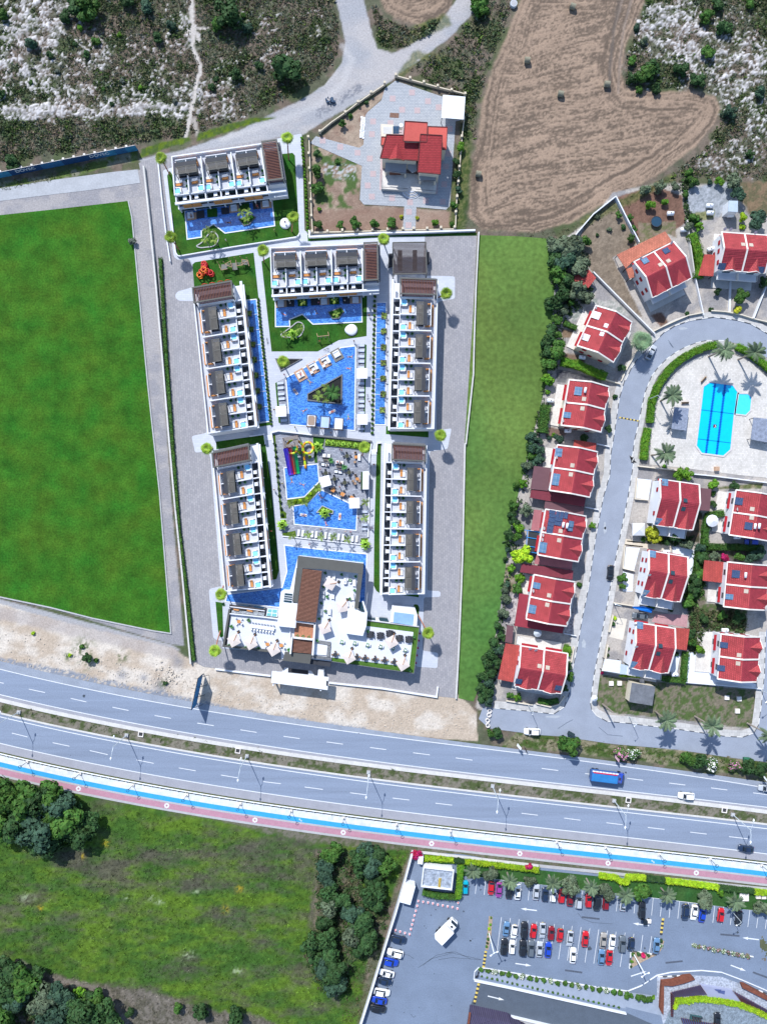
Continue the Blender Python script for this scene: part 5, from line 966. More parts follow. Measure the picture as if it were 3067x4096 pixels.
many("lounger_grey",[(1050,y)for y in(196,245,300,348,405,555,620,665,725,770,832,880,985)],tC,.08,0,"grey cushioned lounger, %s from the top right of the main pool","sun lounger","loungers right of the main pool",name="sun_lounger")
many("lounger_grey",[(290,552),(293,598),(298,655),(303,700),(312,762),(325,905)],tC,.08,184,"grey cushioned lounger, %s from the top left of the main pool","sun lounger","loungers left of the main pool",name="sun_lounger")
many("lounger_white",[(462,1020),(500,1024),(590,1032),(628,1036),(715,1045),(755,1050),(840,1058),(880,1062),(970,1072),(1010,1078)],tD,.08,84,"white lounger, %s from the left below the lowest pool","sun lounger","loungers below the lowest pool",name="sun_lounger")
many("lounger_grey",[(1085,820),(1085,945),(1083,985)],tD,.08,0,"grey lounger, %s from the top right of the lowest pool","sun lounger","loungers right of the lowest pool",name="sun_lounger")
for t,x,y,a,l in((tC,430,630,-55,"white pool float at the left of the main pool"),(tC,778,820,25,"white pool float near the three cabanas"),(tD,507,852,-5,"white pool float at the left of the lowest pool"),(tD,850,866,84,"white pool float upright at the right of the lowest pool")):place("pool_float",G(t(x,y),.12),R(a),l,"pool float")
AC=[((137,85),0),((202,90),0),((120,205),180),((182,215),180),((330,182),0),((394,190),0),((312,308),180),((374,318),180)]
for i,((x,y),a)in enumerate(AC):place("armchair",G(tL(x,y),.08),R(a-5),"square wicker armchair with white cushion, %s one in the lounge groups"%ORD[i],"armchair","wicker armchairs on the dining terrace")
for i,(x,y)in enumerate([(160,142),(352,245)]):
 t=thing("coffee_table",G(tL(x,y),.08),"dark rectangular coffee table in the %s lounge group"%("left","right")[i],"table",R(-5));mb=MB();mb.box((0,0,.34),(1.5,.6,.06));obj("tabletop",mb,WICK,t,world=False);mb=MB();mb.box((0,0,.16),(1.3,.4,.32));obj("base",mb,WICK,t,world=False)
for i,(x,y)in enumerate([(160,342),(287,425),(437,480),(500,332),(470,92)]):
 c=G(tL(x,y),.08);wh=("under the left armchairs","below centre","lowest one","right of centre","top one in shade")[i];place("green_table",c,0,"round olive table, %s on the dining terrace"%wh,"table",name="bistro_table",scale=1.1)
 for k in range(4):
  a=R(90*k+8);place("chair_dark",c+Vector((math.cos(a)*.95,math.sin(a)*.95,0)),a,"dark chair %s the olive table, %s on the dining terrace"%(SIDE4[k],wh),"chair","chairs at the olive table, "+wh,name="chair")
for i,(x,y,a)in enumerate([(265,588,25),(405,648,25),(540,700,30)]):
 c=G(tL(x,y),.08);wh=("left","middle","right")[i];place("wood_table",c,R(-a),"square orange table, %s of the three by the lowest pool"%wh,"table",name="dining_table",scale=1.15)
 for k in range(4):
  b=R(90*k-a);place("chair_dark",c+Vector((math.cos(b)*.95,math.sin(b)*.95,0)),b,"black chair %s the %s orange table by the lowest pool"%(SIDE4[k],wh),"chair","chairs at the %s orange table"%wh,name="chair")
for i,(x,y,a)in enumerate([(592,372,90),(558,458,180),(588,492,270),(648,455,0),(590,45,90),(585,178,270)]):place("chair_wicker",G(tL(x,y),.08),R(a),"tan wicker chair, %s one near the bar counter"%ORD[i],"chair","wicker chairs near the bar counter",name="armchair",scale=1.35)
for i,(x,y)in enumerate([(620,425),(600,105)]):place("wood_table",G(tL(x,y),.08),0,"low wooden table %s"%("in front of the bar counter","at the top right of the dining terrace")[i],"table",name="low_table",scale=.9)
place("sofa",G(tL(645,112),.08),R(90),"dark backed sofa at the top right of the dining terrace","sofa")
bar=thing("bar_counter",G(tL(730,440)),"white bar roof with a green planted strip on the dining terrace","bar")
mb=MB();mb.prism([(G(p,2.8).x,G(p,2.8).y)for p in(tL(698,312),tL(790,308),tL(786,576),tL(695,578))],2.5,2.8);obj("roof",mb,WHITE,bar)
mb=MB();mb.prism([(G(p,1).x,G(p,1).y)for p in(tL(668,318),tL(697,315),tL(694,582),tL(666,582))],0,1.0);obj("planter_box",mb,GRANITE,bar);mb=MB();mb.prism([(G(p,1.1).x,G(p,1.1).y)for p in(tL(677,325),tL(690,323),tL(688,574),tL(676,574))],.9,1.2);obj("hedge",mb,LAWN,bar)
mb=MB();mb.prism([(G(p,2.5).x,G(p,2.5).y)for p in(tL(705,330),tL(780,330),tL(778,560),tL(702,560))],0,2.5);obj("counter",mb,CHAR,bar)
TW=thing("slide_tower",G(tM(200,220)),"grey wooden water slide tower above the splash pool","tower");TZ=4.2
GW=mat("grey_planks",(.20,.18,.17),var=.25,scale=4)
P=[G(tM(*p),TZ)for p in((60,160),(340,110),(352,300),(85,342))];I=[G(tM(*p),TZ)for p in((100,208),(250,178),(262,262),(112,292))]
mb=MB()
for i in range(4):mb.hexa([Vector((p.x,p.y,TZ-.3))for p in(P[i],P[(i+1)%4],I[(i+1)%4],I[i])],[Vector((p.x,p.y,TZ))for p in(P[i],P[(i+1)%4],I[(i+1)%4],I[i])])
obj("platform",mb,GW,TW);mb=MB()
for i in range(4):mb.beam(P[i]+Vector((0,0,1)),P[(i+1)%4]+Vector((0,0,1)),.12);mb.beam(I[i]+Vector((0,0,1)),I[(i+1)%4]+Vector((0,0,1)),.1)
obj("railing",mb,mat("rail_wood",(.22,.17,.15),var=.2),TW)
for i in range(4):mb=MB();mb.beam((P[i].x,P[i].y,0),(P[i].x,P[i].y,TZ+1),.2);obj("post",mb,GW,TW)
for nm,m,a,b,zz in(("blue",(.07,.03,.55),(108,350),(208,858),0),("red",(.45,.005,.02),(190,330),(270,842),0),("green",(.0,.32,.09),(262,318),(338,832),0)):
 t=thing("water_slide",G(tM(*b)),"%s straight open water slide ending in the splash pool"%nm,"water slide");mm=mat("slide_"+nm,m,rough=.35,var=.06,spec=.5,coat=.3)
 path=[(0,TZ+.1),(.25,3.2),(.5,2.0),(.75,1.0),(.93,.42),(1,.38)];mb=MB();sd_=MB()
 L=[G((tM(*a)[0]*(1-f)+tM(*b)[0]*f,tM(*a)[1]*(1-f)+tM(*b)[1]*f),z)for f,z in path];n=Vector((.62,.1,0))
 for i in range(len(L)-1):
  mb.hexa([L[i]-n-Vector((0,0,.1)),L[i+1]-n-Vector((0,0,.1)),L[i+1]+n-Vector((0,0,.1)),L[i]+n-Vector((0,0,.1))],[L[i]-n,L[i+1]-n,L[i+1]+n,L[i]+n])
  for s in(-1,1):sd_.beam(L[i]+n*s+Vector((0,0,.15)),L[i+1]+n*s+Vector((0,0,.15)),.1,.3)
 obj("chute",mb,mm,t);obj("side_wall",sd_,mm,t)
 for i in(1,3):mb=MB();mb.beam((L[i].x,L[i].y,0),L[i]-Vector((0,0,.1)),.12);obj("support",mb,CHAR,t)
ys=[(235,195),(180,215),(140,260)];seq=[(318,285),(322,340),(315,395),(285,430),(240,447),(190,440),(145,400),(128,340),(135,275),(180,220),(235,190),(290,190),(345,215),(392,240),(425,285),(436,340),(440,400),(470,435),(530,448),(590,430),(628,375),(632,310),(600,255),(545,232),(490,240),(455,280),(440,340),(448,420),(460,500),(470,580),(480,660),(488,735)]
t=thing("tube_slide",G(tM(488,735)),"winding yellow and orange tube slide looping beside the tower","water slide")
YL=mat("slide_yellow",(.48,.62,.02),rough=.35,var=.05,coat=.3);OR=mat("slide_orange",(.60,.25,.015),rough=.35,var=.05,coat=.3);n=len(seq);ZT=lambda i:3.9-3.4*i/(n-1)
SP=[]
for i in range(n):SP.append(G(tM(*seq[i]),ZT(i)))
for i in range(n-1):
 a,b=SP[i],SP[i+1];c0=a+(a-SP[i-1])*.0 if i==0 else a;mid=(a+b)/2
 mb=MB();mb.tube([a,mid,b],.36,10,cap=(i==n-2));obj("tube_segment",mb,(OR,YL)[i%2],t,smooth=True)
for i in(4,14,20,23,29):mb=MB();mb.beam((SP[i].x,SP[i].y,0),SP[i]-Vector((0,0,.3)),.12);obj("support",mb,CUSH,t)
t=thing("climbing_cells",G(tG(325,240)),"red and orange hexagonal climbing frame on the play lawn","climbing frame")
RD_=mat("play_red",(.55,.01,.02),var=.08,rough=.5);ORG=mat("play_orange",(.68,.16,.01),var=.08,rough=.5)
for i,(x,y,m,z)in enumerate([(325,155,RD_,.9),(325,185,RD_,.9),(322,218,ORG,1.9),(298,245,RD_,.9),(275,278,ORG,.9),(362,238,RD_,.9),(398,255,RD_,.9)]):
 c=G(tG(x,y),z);mb=MB()
 for ring,zz in((0,-.55),(1,.55)):
  for k in range(6):
   a0,a1=R(60*k+15),R(60*k+75);r_=.85-ring*.1
   mb.beam((c.x+r_*math.cos(a0),c.y+r_*math.sin(a0),z+zz),(c.x+r_*math.cos(a1),c.y+r_*math.sin(a1),z+zz),.2)
   if not ring:mb.beam((c.x+.85*math.cos(a0),c.y+.85*math.sin(a0),z-.55),(c.x+.75*math.cos(a0),c.y+.75*math.sin(a0),z+.55),.2)
 obj("hexagon_cell",mb,m,t)
t=thing("wooden_playhouse",G(tG(640,170)),"long wooden play structure with rope bridges on the play lawn","playground");PW_=mat("play_wood",(.36,.24,.15),var=.2,scale=3);PD=mat("play_deck",(.16,.16,.145),var=.15,scale=3)
for q in([(512,160),(575,155),(580,205),(512,215)],[(625,145),(675,140),(692,215),(640,222)],[(745,110),(800,118),(818,165),(748,160)]):mb=MB();mb.prism([(G(tG(*p),1.3).x,G(tG(*p),1.3).y)for p in q],1.15,1.3);obj("platform",mb,PD,t)
for a,b in(((560,145),(630,190)),((675,135),(745,170))):
 for k in range(7):
  f=(k+.5)/7;x=a[0]+(b[0]-a[0])*f;mb=MB();mb.beam(G(tG(x,a[1]+3),1.2),G(tG(x+3,b[1]-3),1.2),.13);obj("bridge_slat",mb,PD,t)
mb=MB()
for a,b in(((487,160),(512,220)),((553,155),(620,118)),((553,158),(630,190)),((610,115),(632,185)),((672,110),(680,175)),((735,100),(748,165)),((735,102),(805,112)),((805,112),(820,178)),((735,165),(805,112)),((510,222),(580,208)),((680,175),(750,165))):mb.beam(G(tG(*a),2.0),G(tG(*b),2.0),.12)
obj("rails",mb,PW_,t)
for p in((487,160),(512,220),(553,155),(632,185),(610,115),(672,110),(748,165),(735,100),(805,112),(820,178)):mb=MB();q=G(tG(*p));mb.beam(q,(q.x,q.y,2.05),.14);obj("post",mb,PW_,t)
t=thing("swing",G(tB(690,1055)),"wooden swing frame with two seats on the garden lawn","swing");mb=MB();mb.beam(G(tB(640,1055),2.2),G(tB(745,1045),2.2),.14);obj("top_beam",mb,PW_,t)
for a in((632,1025),(640,1115),(738,1012),(750,1100)):mb=MB();mb.beam(G(tB(*a)),G(tB(640 if a[0]<700 else 745,1055 if a[0]<700 else 1045),2.2),.13);obj("leg",mb,PW_,t)
for x in(672,712):mb=MB();p=G(tB(x,1062),.5);mb.box(p,(.5,.25,.05));mb.beam(p+Vector((-.22,0,0)),p+Vector((-.22,0,1.7)),.02);mb.beam(p+Vector((.22,0,0)),p+Vector((.22,0,1.7)),.02);obj("seat",mb,CHAR,t)
for i,(x0,y0)in enumerate([(330,385),(415,372),(505,355),(585,342)]):
 t=thing("climbing_hoop",G(tG(x0,y0)),"red play hoop, %s from the left behind the upper left block"%ORD[i],"hoop",group="red hoops on the play lawn");mb=MB();c=G(tG(x0,y0));mb.tube([c+Vector((.75*math.cos(R(a)),0.12*math.cos(R(a)),.95*math.sin(R(a))))for a in range(0,181,20)],.08,5);obj("hoop",mb,RD_,t)
def mound(c,r,label,egg=False):
 t=thing("air_cushion",G(c),label,"bouncing mound");mb=MB();n=24;rings=[(1,.1),(.98,.45),(.8,.62),(.4,.72)];p=G(c)
 def sh(a):return 1+(.22*max(0,math.cos(a-math.pi))**3 if egg else 0)
 vs=[(p.x+r*q*sh(2*math.pi*k/n)*math.cos(2*math.pi*k/n),p.y+r*q*math.sin(2*math.pi*k/n),z)for q,z in rings for k in range(n)]+[(p.x,p.y,.74)]
 fs=[(i*n+k,i*n+(k+1)%n,(i+1)*n+(k+1)%n,(i+1)*n+k)for i in range(3)for k in range(n)]+[(3*n+k,3*n+(k+1)%n,4*n)for k in range(n)]
 mb.add(vs,fs);obj("cushion",mb,CUSH,t,smooth=True);mb=MB();mb.cyl((p.x,p.y,0),r*1.02,.12,24);obj("base_ring",mb,CONC,t)
mound(tA(1282,935),1.55,"round white bouncing mound on the lawn of the top villa block");mound(tB(962,995),1.65,"egg shaped white bouncing mound on the garden lawn",True)
for pts,l in((([tA(435,1150),tA(490,1120),tA(560,1030),tA(600,1005),tA(645,1045),tA(650,1100),tA(610,1150),tA(480,1165)]),"curved stone edging round the palms of the top villa lawn"),(([tB(290,1040),tB(330,1010),tB(400,960),tB(450,915),tB(500,930),tB(515,980),tB(480,1050),tB(440,1065),tB(310,1060)]),"curved stone edging round the palms of the garden lawn")):
 q=roundpoly(pts,14,3);mb=MB();P=[(G(p).x,G(p).y)for p in q];mb.wall(P,.28,0,.28,closed=True);c=P[0];mb.v=[(x-c[0],y-c[1],z)for x,y,z in mb.v];o=obj("garden_edging",mb,CONC,label=l,cat="edging");o.location=(c[0],c[1],0)
for t,lst in((tA,[((345,835),(440,825),(442,890),(352,905),DK),((440,815),(512,805),(518,875),(445,885),CHAR),((540,795),(635,785),(638,865),(545,872),LAWN),((672,785),(745,780),(750,838),(680,845),CHAR),((748,760),(840,750),(845,820),(755,832),DK),((848,750),(938,738),(942,800),(850,812),LAWN),((972,738),(1042,730),(1045,790),(978,798),CHAR),((1045,728),(1150,712),(1152,780),(1052,792),DK)]),(tB,[((245,715),(345,712),(347,775),(247,782),DK),((345,712),(418,710),(420,770),(347,774),CHAR),((450,705),(540,700),(542,765),(452,768),LAWN),((575,698),(660,695),(662,755),(578,760),CHAR),((660,692),(750,690),(750,752),(662,756),DK),((752,688),(842,684),(845,748),(755,750),LAWN),((875,684),(945,680),(947,742),(878,746),CHAR),((945,678),(1045,675),(1047,740),(947,742),DK)])):
 for i,(a,b,c,d,m)in enumerate(lst):
  mb=MB();mb.prism([(G(t(*p),.3).x,G(t(*p),.3).y)for p in(a,b,c,d)],0,.3);q=G(t(*a));mb.v=[(x-q.x,y-q.y,z)for x,y,z in mb.v]
  kind={id(DK):"brown wooden deck",id(CHAR):"charcoal deck",id(LAWN):"square turf bed"}[id(m)]
  o=obj("pool_deck" if m is not LAWN else "turf_bed",mb,m,label="%s, %s from the left along the %s villa pool"%(kind,ORD[i],"top" if t is tA else "second"),cat="deck" if m is not LAWN else "turf bed");o.location=(q.x,q.y,0)
for t,pts,w in((tA,[(385,855),(795,785),(1095,745)],"top"),(tB,[(292,745),(700,722),(998,708)],"second")):
 for i,p in enumerate(pts):place("daybed",G(t(*p),.31),R(6 if t is tA else 2),"pale daybed on the %s brown deck of the %s villa pool"%(ORD[i],w),"daybed",scale=.85)
 # red-roofed twin houses
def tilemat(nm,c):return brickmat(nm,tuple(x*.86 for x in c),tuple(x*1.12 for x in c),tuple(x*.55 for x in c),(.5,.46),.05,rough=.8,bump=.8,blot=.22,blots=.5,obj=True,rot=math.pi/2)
TILE=tilemat("roof_tile_red",(.39,.058,.064));TILE_DEEP_SHADE=tilemat("roof_tile_deep_shaded",(.30,.034,.05));CREAM=mat("cream_render",(.60,.54,.44),var=.06,scale=.6);SHUT=mat("red_shutter",(.30,.012,.02),var=.1)  # darker tile: deep red roofs, and shade painted on front slopes
TRIM=mat("roof_trim",(.68,.64,.60),var=.08,scale=1);PANEL=brickmat("solar_glass",(.08,.16,.26),(.10,.19,.30),(.25,.30,.36),(.9,.9),.03,rough=.15,spec=.6,bump=0,obj=True,coat=.5,offset=0);PVM=brickmat("pv_glass",(.01,.035,.10),(.012,.04,.12),(.2,.22,.26),(.2,.2),.01,rough=.15,bump=0,obj=True,offset=0)
TANK=mat("white_tank",(.72,.75,.80),rough=.4,var=.04,spec=.5);SKYL=mat("skylight_beige",(.42,.36,.30),var=.1)
EV,RD2=5.7,2.2
def house(cs,label,tile_=None,walls=WHITE,solar=(),sky=(),skyc=SKYL,dishes=(),tanks=(),fbal=1.2,tm=None,ridge=.5,back=2.2,deep=False):
 P=[G(p,EV)for p in cs];bt,ft,fb,bb=P;c=(bt+ft+fb+bb)/4;xd=((ft+fb)-(bt+bb))/2;yd=((bt+ft)-(bb+fb))/2;W=xd.length;L=yd.length;a=math.atan2(xd.y,xd.x)
 t=thing("twin_house",(c.x,c.y,0),label,"house",a);Ri=Matrix.Rotation(-a,3,'Z');hw,hl=W/2,L/2;xr=-hw+W*ridge;tb=RD2/(xr+hw);tf=RD2/(hw-xr)
 def P_(name,mb,m,par=t,**k):return obj(name,mb,m,par,world=False,**k)
 e=.35
 mb=MB();mb.box((0,0,EV/2-.1),(W-2*e,L-2*e,EV-.2))
 for y in(-hl+e,hl-e-.2):mb.add([(-hw+e,y,EV-.2),(hw-e,y,EV-.2),(xr,y,EV+RD2-.25),(-hw+e,y+.2,EV-.2),(hw-e,y+.2,EV-.2),(xr,y+.2,EV+RD2-.25)],[(0,1,2),(3,5,4),(0,2,5,3),(1,4,5,2)])
 P_("wall",mb,walls)
 def slope(x0,x1,m,nm):
  n=15;mb=MB()
  for k in range(n):
   xa=x0+(x1-x0)*k/n;xb=x0+(x1-x0)*(k+1.06)/n;za=EV+RD2-RD2*k/n;zb=EV+RD2-RD2*(k+1.06)/n+.10
   if k==0:za+=0
   b=[(xa,-hl+.1,za-.16),(xb,-hl+.1,zb-.16),(xb,hl-.1,zb-.16),(xa,hl-.1,za-.16)]
   if x1<x0:b=[b[3],b[2],b[1],b[0]]
   mb.hexa(b,[(x,y,z+.16)for x,y,z in b])
  return P_(nm,mb,m)
 rb=slope(xr,-hw,TILE if not deep else TILE_DEEP_SHADE,"roof_slope");rf=slope(xr,hw,TILE_DEEP_SHADE,"roof_slope")  # shade painted into front slope colour; a deep red house uses it throughout
 mb=MB()
 def rib(y,w=.36,h=.30):
  mb.beam((-hw-.02,y,EV+.05),(xr,y,EV+RD2+.08),w,h);mb.beam((xr,y,EV+RD2+.08),(hw+.02,y,EV+.05),w,h)
 rib(-hl+.05);P_("gable_trim",mb,TRIM);mb=MB();rib(hl-.05);P_("gable_trim",mb,TRIM);mb=MB();rib(0,.42,.34);P_("party_wall",mb,TRIM)
 mb=MB();mb.box((-hw,0,EV),(.3,L,.3));P_("eave_trim",mb,TRIM);mb=MB();mb.box((hw,0,EV-.02),(.25,L,.25));P_("eave_trim",mb,TRIM)
 for s in(-1,1):
  yc=s*hl*.52;w=1.75;h=1.45;xb=hw-h/tf;mb=MB()
  mb.add([(hw+.12,yc-w,EV+.02),(hw+.12,yc+w,EV+.02),(hw+.12,yc,EV+h),(xb,yc,EV+h+.02)],[(0,1,2),(0,2,3),(2,1,3)]);P_("dormer",mb,TILE)
  mb=MB();mb.beam((hw+.16,yc-w-.1,EV),(hw+.16,yc,EV+h),.16,.2);mb.beam((hw+.16,yc,EV+h),(hw+.16,yc+w+.1,EV),.16,.2);P_("dormer_edge",mb,TRIM)
  for x in(-hw*.55,-hw*.1,hw*.5):
   for z in(1.5,4.2):
    if rng.random()<.85:mb=MB();mb.box((x,s*(hl-e+.03),z),(1.0,.1,1.2));wn=P_("window",mb,GLASS);mb=MB();mb.box((x,s*(hl-e+.08),z+.1),(1.2,.14,1.0));P_("shutter",mb,SHUT,wn)
  for z in(1.4,4.2):
   mb=MB();mb.box((-hw+e-.03,yc,z),(.1,1.5,1.3));wn=P_("window",mb,GLASS);mb=MB();mb.box((hw-e+.03,yc,z),(.1,2.0,1.9));P_("balcony_door",mb,GLASS)
  mb=MB();mb.box((-hw+e-.35,yc,2.75),(.7,hl*.7,.12));P_("red_canopy",mb,SHUT)
 mb=MB();mb.box((hw-e+fbal/2,0,2.85),(fbal,L*.86,.22));bl=P_("balcony",mb,walls)
 mb=MB()
 for y0,y1 in((-hl*.86,0),(0,hl*.86)):mb.beam((hw-e+fbal,y0,3.5),(hw-e+fbal,y1,3.5),.08)
 for y in(-hl*.86,0,hl*.86):mb.beam((hw-e,y,3.5),(hw-e+fbal,y,3.5),.1 if y else .25,1.1 if not y else .08)
 P_("railing",mb,TRIM)
 mb=MB();mb.box((hw-e+fbal*.5+.6,0,.1),(fbal+1.6,L*.9,.2));P_("front_terrace",mb,CONCW)
 if back:mb=MB();mb.box((-hw+e-back/2,0,.12),(back,L*.92,.24));P_("back_terrace",mb,mat("terrace_pale",(.56,.53,.49),var=.12,scale=.6,fine=3))
 def loc(p,z=EV+1.2):
  q=Ri@(G(p,z)-Vector((c.x,c.y,0)));zz=EV+(q.x+hw)*tb if q.x<xr else EV+(hw-q.x)*tf;return q.x,q.y,zz,(math.atan(tb)if q.x<xr else-math.atan(tf))
 for i,s_ in enumerate(solar):
  x,y,z,sl=loc(s_[0]);sx,sy=(s_[1]if len(s_)>1 else(1.9,1.45));pm_=s_[2]if len(s_)>2 else PANEL;mb=MB();mb.box((0,0,0),(sx,sy,.08));o=P_("solar_panel",mb,pm_);o.location=(x,y,z+.3);o.rotation_euler=(0,-sl+.08,0)
 for p in sky:x,y,z,sl=loc(p);mb=MB();mb.box((0,0,0),(1.1,1.1,.12));o=P_("skylight",mb,skyc);o.location=(x,y,z+.1);o.rotation_euler=(0,-sl,0)
 for p in dishes:x,y,z,sl=loc(p,EV);mb=MB();mb.tube([(0,0,0),(.12,.03,.12)],[.05,.5],12);mb.beam((0,0,0),(0,0,-.8),.06);o=P_("satellite_dish",mb,TRIM);o.location=(x,y,z+.8)
 for p in tanks:x,y,z,sl=loc(p);mb=MB();mb.tube([(0,-.75,0),(0,.75,0)],.33,10);o=P_("water_heater",mb,TANK,smooth=True);o.location=(x,y,z+.7)
 return t
def q4(t,*p):return[t(*x)for x in p]
HS=[(dict(cs=q4(tP,(665,50),(1008,212),(830,590),(488,437)),label="cream twin house with red roof beside the fan palm, tilted",walls=CREAM,sky=[tP(755,248),tP(716,328)],skyc=CUSH,solar=[(tP(675,140),(2.2,2.0),CUSH),(tP(578,350),(1.8,1.8),CUSH)],dishes=[tP(530,352),tP(655,80)])),(dict(cs=q4(tP,(405,750),(785,820),(718,1250),(348,1190)),label="cream twin house left of the speed bump, white boiler on its roof",walls=CREAM,solar=[(tP(498,862),(2.0,2.3)),(tP(400,1085),(2.0,1.6))],sky=[tP(548,940),tP(533,1030)],dishes=[tP(375,965),tP(345,1145)],tanks=[tP(555,860)])),(dict(cs=q4(tS,(890,305),(1270,370),(1203,805),(823,738)),label="twin house with brown flat annex, third down the street",solar=[(tS(915,355),(1.9,1.1)),(tS(910,395),(1.9,1.1)),(tS(890,605),(1.9,1.6)),(tS(880,660),(1.9,1.6))],sky=[tS(1030,502),tS(1015,587)],dishes=[tS(875,425)])),(dict(cs=q4(tS,(785,915),(1165,978),(1092,1415),(705,1345)),label="twin house with the large array of dark photovoltaic panels",solar=[(tS(848,940+36*k),(1.7,.95),PVM)for k in range(6)][:3]+[(tS(840-6*k,1020+35*k),(1.7,.95),PVM)for k in range(4)]+[(tS(895+35*k,965+4*k),(1.0,1.8),PVM)for k in range(3)]+[(tS(905,1010),(1.9,1.1),PVM),(tS(895,1050),(1.9,1.1),PVM),(tS(1018,1055),(1.7,1.7)),(tS(1008,1105),(1.7,.9)),(tS(765,1255),(2.0,1.6)),(tS(758,1305),(2.0,1.3))],sky=[tS(918,1120),tS(905,1208)],dishes=[tS(748,1160),tS(742,1202),tS(757,1095)],tanks=[tS(938,1062),tS(973,1070)])),(dict(cs=q4(tW,(670,110),(1055,182),(982,602),(602,537)),label="twin house wrapped by a maroon lean-to roof",solar=[(tW(703,220),(2.0,1.7)),(tW(665,425),(2.0,1.2)),(tW(658,463),(2.0,1.2))],sky=[tW(810,308),tW(793,397)],dishes=[tW(655,265),tW(975,570)])),(dict(cs=q4(tW,(990,858),(932,1235),(482,1172),(550,790)),label="twin house at the street corner with gables facing the highway",fbal=1.3,solar=[(tW(530,1127),(1.7,1.8),PVM),(tW(905,1190),(1.7,1.8),PVM)],sky=[tW(797,990),tW(720,975)],dishes=[tW(630,808),tW(683,820)])),(dict(cs=q4(tQ,(770,640),(945,975),(560,1160),(390,815)),label="white twin house with the orange lean-to roof, beside the vegetable plot",fbal=1.8,solar=[(tQ(507,805),(1.7,1.7)),(tQ(705,710),(1.7,1.7),PVM)],sky=[tQ(637,855),tQ(712,820)],dishes=[tQ(447,797),tQ(735,650)])),(dict(cs=q4(tQ,(1655,582),(1632,940),(1195,888),(1222,530)),label="white twin house at the upper right edge above the curved street",fbal=2.0,solar=[(tQ(1235,857),(1.7,2.0),PVM),(tQ(1603,890),(1.7,2.0),PVM)],sky=[tQ(1420,662),tQ(1495,668)],dishes=[tQ(1245,515),tQ(1300,518),tQ(1530,552)])),(dict(cs=q4(tU,(1010,205),(952,645),(575,580),(640,160)),label="deep red twin house below the pool terrace, right of the street",deep=True,fbal=3.0,ridge=.42,solar=[(tU(697,187),(2.0,1.7)),(tU(636,558),(2.0,1.7))],sky=[tU(867,360),tU(855,440)],skyc=GLASS,dishes=[tU(648,187),tU(590,550)],back=0)),(dict(cs=q4(tU,(900,885),(837,1320),(457,1255),(540,840)),label="twin house right of the street opposite the black car",fbal=3.0,ridge=.42,solar=[(tU(581,867),(2.0,1.7)),(tU(517,1240),(2.0,1.7))],sky=[tU(748,1042),tU(735,1125)],skyc=GLASS,dishes=[tU(478,1230),tU(505,1052)],back=0)),(dict(cs=q4(tX,(785,265),(718,690),(347,635),(410,215)),label="twin house with a grey corrugated canopy, nearest the highway on the right",fbal=3.0,ridge=.42,solar=[(tX(461,243),(2.0,1.7)),(tX(402,617),(2.0,1.7))],sky=[tX(632,427),tX(618,505)],skyc=GLASS,dishes=[tX(383,420),tX(398,225)],back=0)),(dict(cs=q4(tU,(1345,255),(1745,320),(1700,750),(1305,688)),label="deep red twin house at the right edge above the blue car",solar=[(tU(1397,365),(2.0,2.0),PVM),(tU(1467,600),(2.0,2.0),PVM)],sky=[tU(1503,440),tU(1497,522)],dishes=[tU(1350,442)],tanks=[tU(1513,602),tU(1553,600)],back=2.6)),(dict(cs=q4(tU,(1277,940),(1675,972),(1640,1400),(1240,1362)),label="twin house with pale blue trim and red tiled annex, right edge",solar=[(tU(1360,1055),(2.0,2.1),PVM),(tU(1305,1272),(2.0,1.5))],sky=[tU(1442,1215)],dishes=[tU(1612,1372)],tanks=[tU(1432,1062)],back=2.4)),(dict(cs=q4(tX,(1230,320),(1597,348),(1548,775),(1170,745)),label="twin house with a wide white yard, lower right",solar=[(tX(1255,430),(2.0,1.6),PVM),(tX(1230,650),(2.0,1.6),PVM)],sky=[tX(1376,517),tX(1367,595)],dishes=[tX(1542,752)],back=4.2))]
for h in HS:house(**h)
MAR=brickmat("maroon_sheet",(.17,.03,.045),(.19,.035,.05),(.10,.02,.03),(6,.35),.05,bump=.5,blot=.1,rot=R(80));BRN=mat("brown_felt",(.125,.06,.07),var=.08,scale=.8);ORT=tilemat("orange_tile",(.50,.17,.11));RED=tilemat("annex_tile",(.42,.07,.06));PNK=brickmat("pink_sheet",(.33,.12,.13),(.36,.13,.14),(.24,.09,.1),(6,.35),.04,bump=.4,rot=R(82))
WSH=brickmat("white_sheet",(.66,.70,.74),(.70,.73,.77),(.5,.54,.58),(12,.45),.05,bump=.4,rot=R(4));GSH=brickmat("grey_sheet",(.42,.50,.58),(.45,.53,.6),(.3,.36,.42),(6,.3),.05,bump=.4,rot=R(100))
def leanto(t,pts,z,m,label,name="lean_to_roof",cat="roof",posts=True,slope=0.0,closed=None):
 P=[G(t(*p),z)for p in pts];c=P[0];th=thing(name,(c.x,c.y,0),label,cat);mb=MB();mb.prism([(p.x,p.y)for p in P],z-.15,z)
 obj("roof",mb,m,th)
 if closed:mb=MB();cc=sum(P,Vector())/len(P);mb.prism([((p.x-cc.x)*.97+cc.x,(p.y-cc.y)*.97+cc.y)for p in P],0,z-.16);obj("wall",mb,closed,th)
 elif posts:
  cc=sum(P,Vector())/len(P)
  for p in P:mb=MB();q=p.lerp(cc,.06);mb.box((q.x,q.y,(z-.15)/2),(.15,.15,z-.15));obj("post",mb,CHAR,th)
 return th
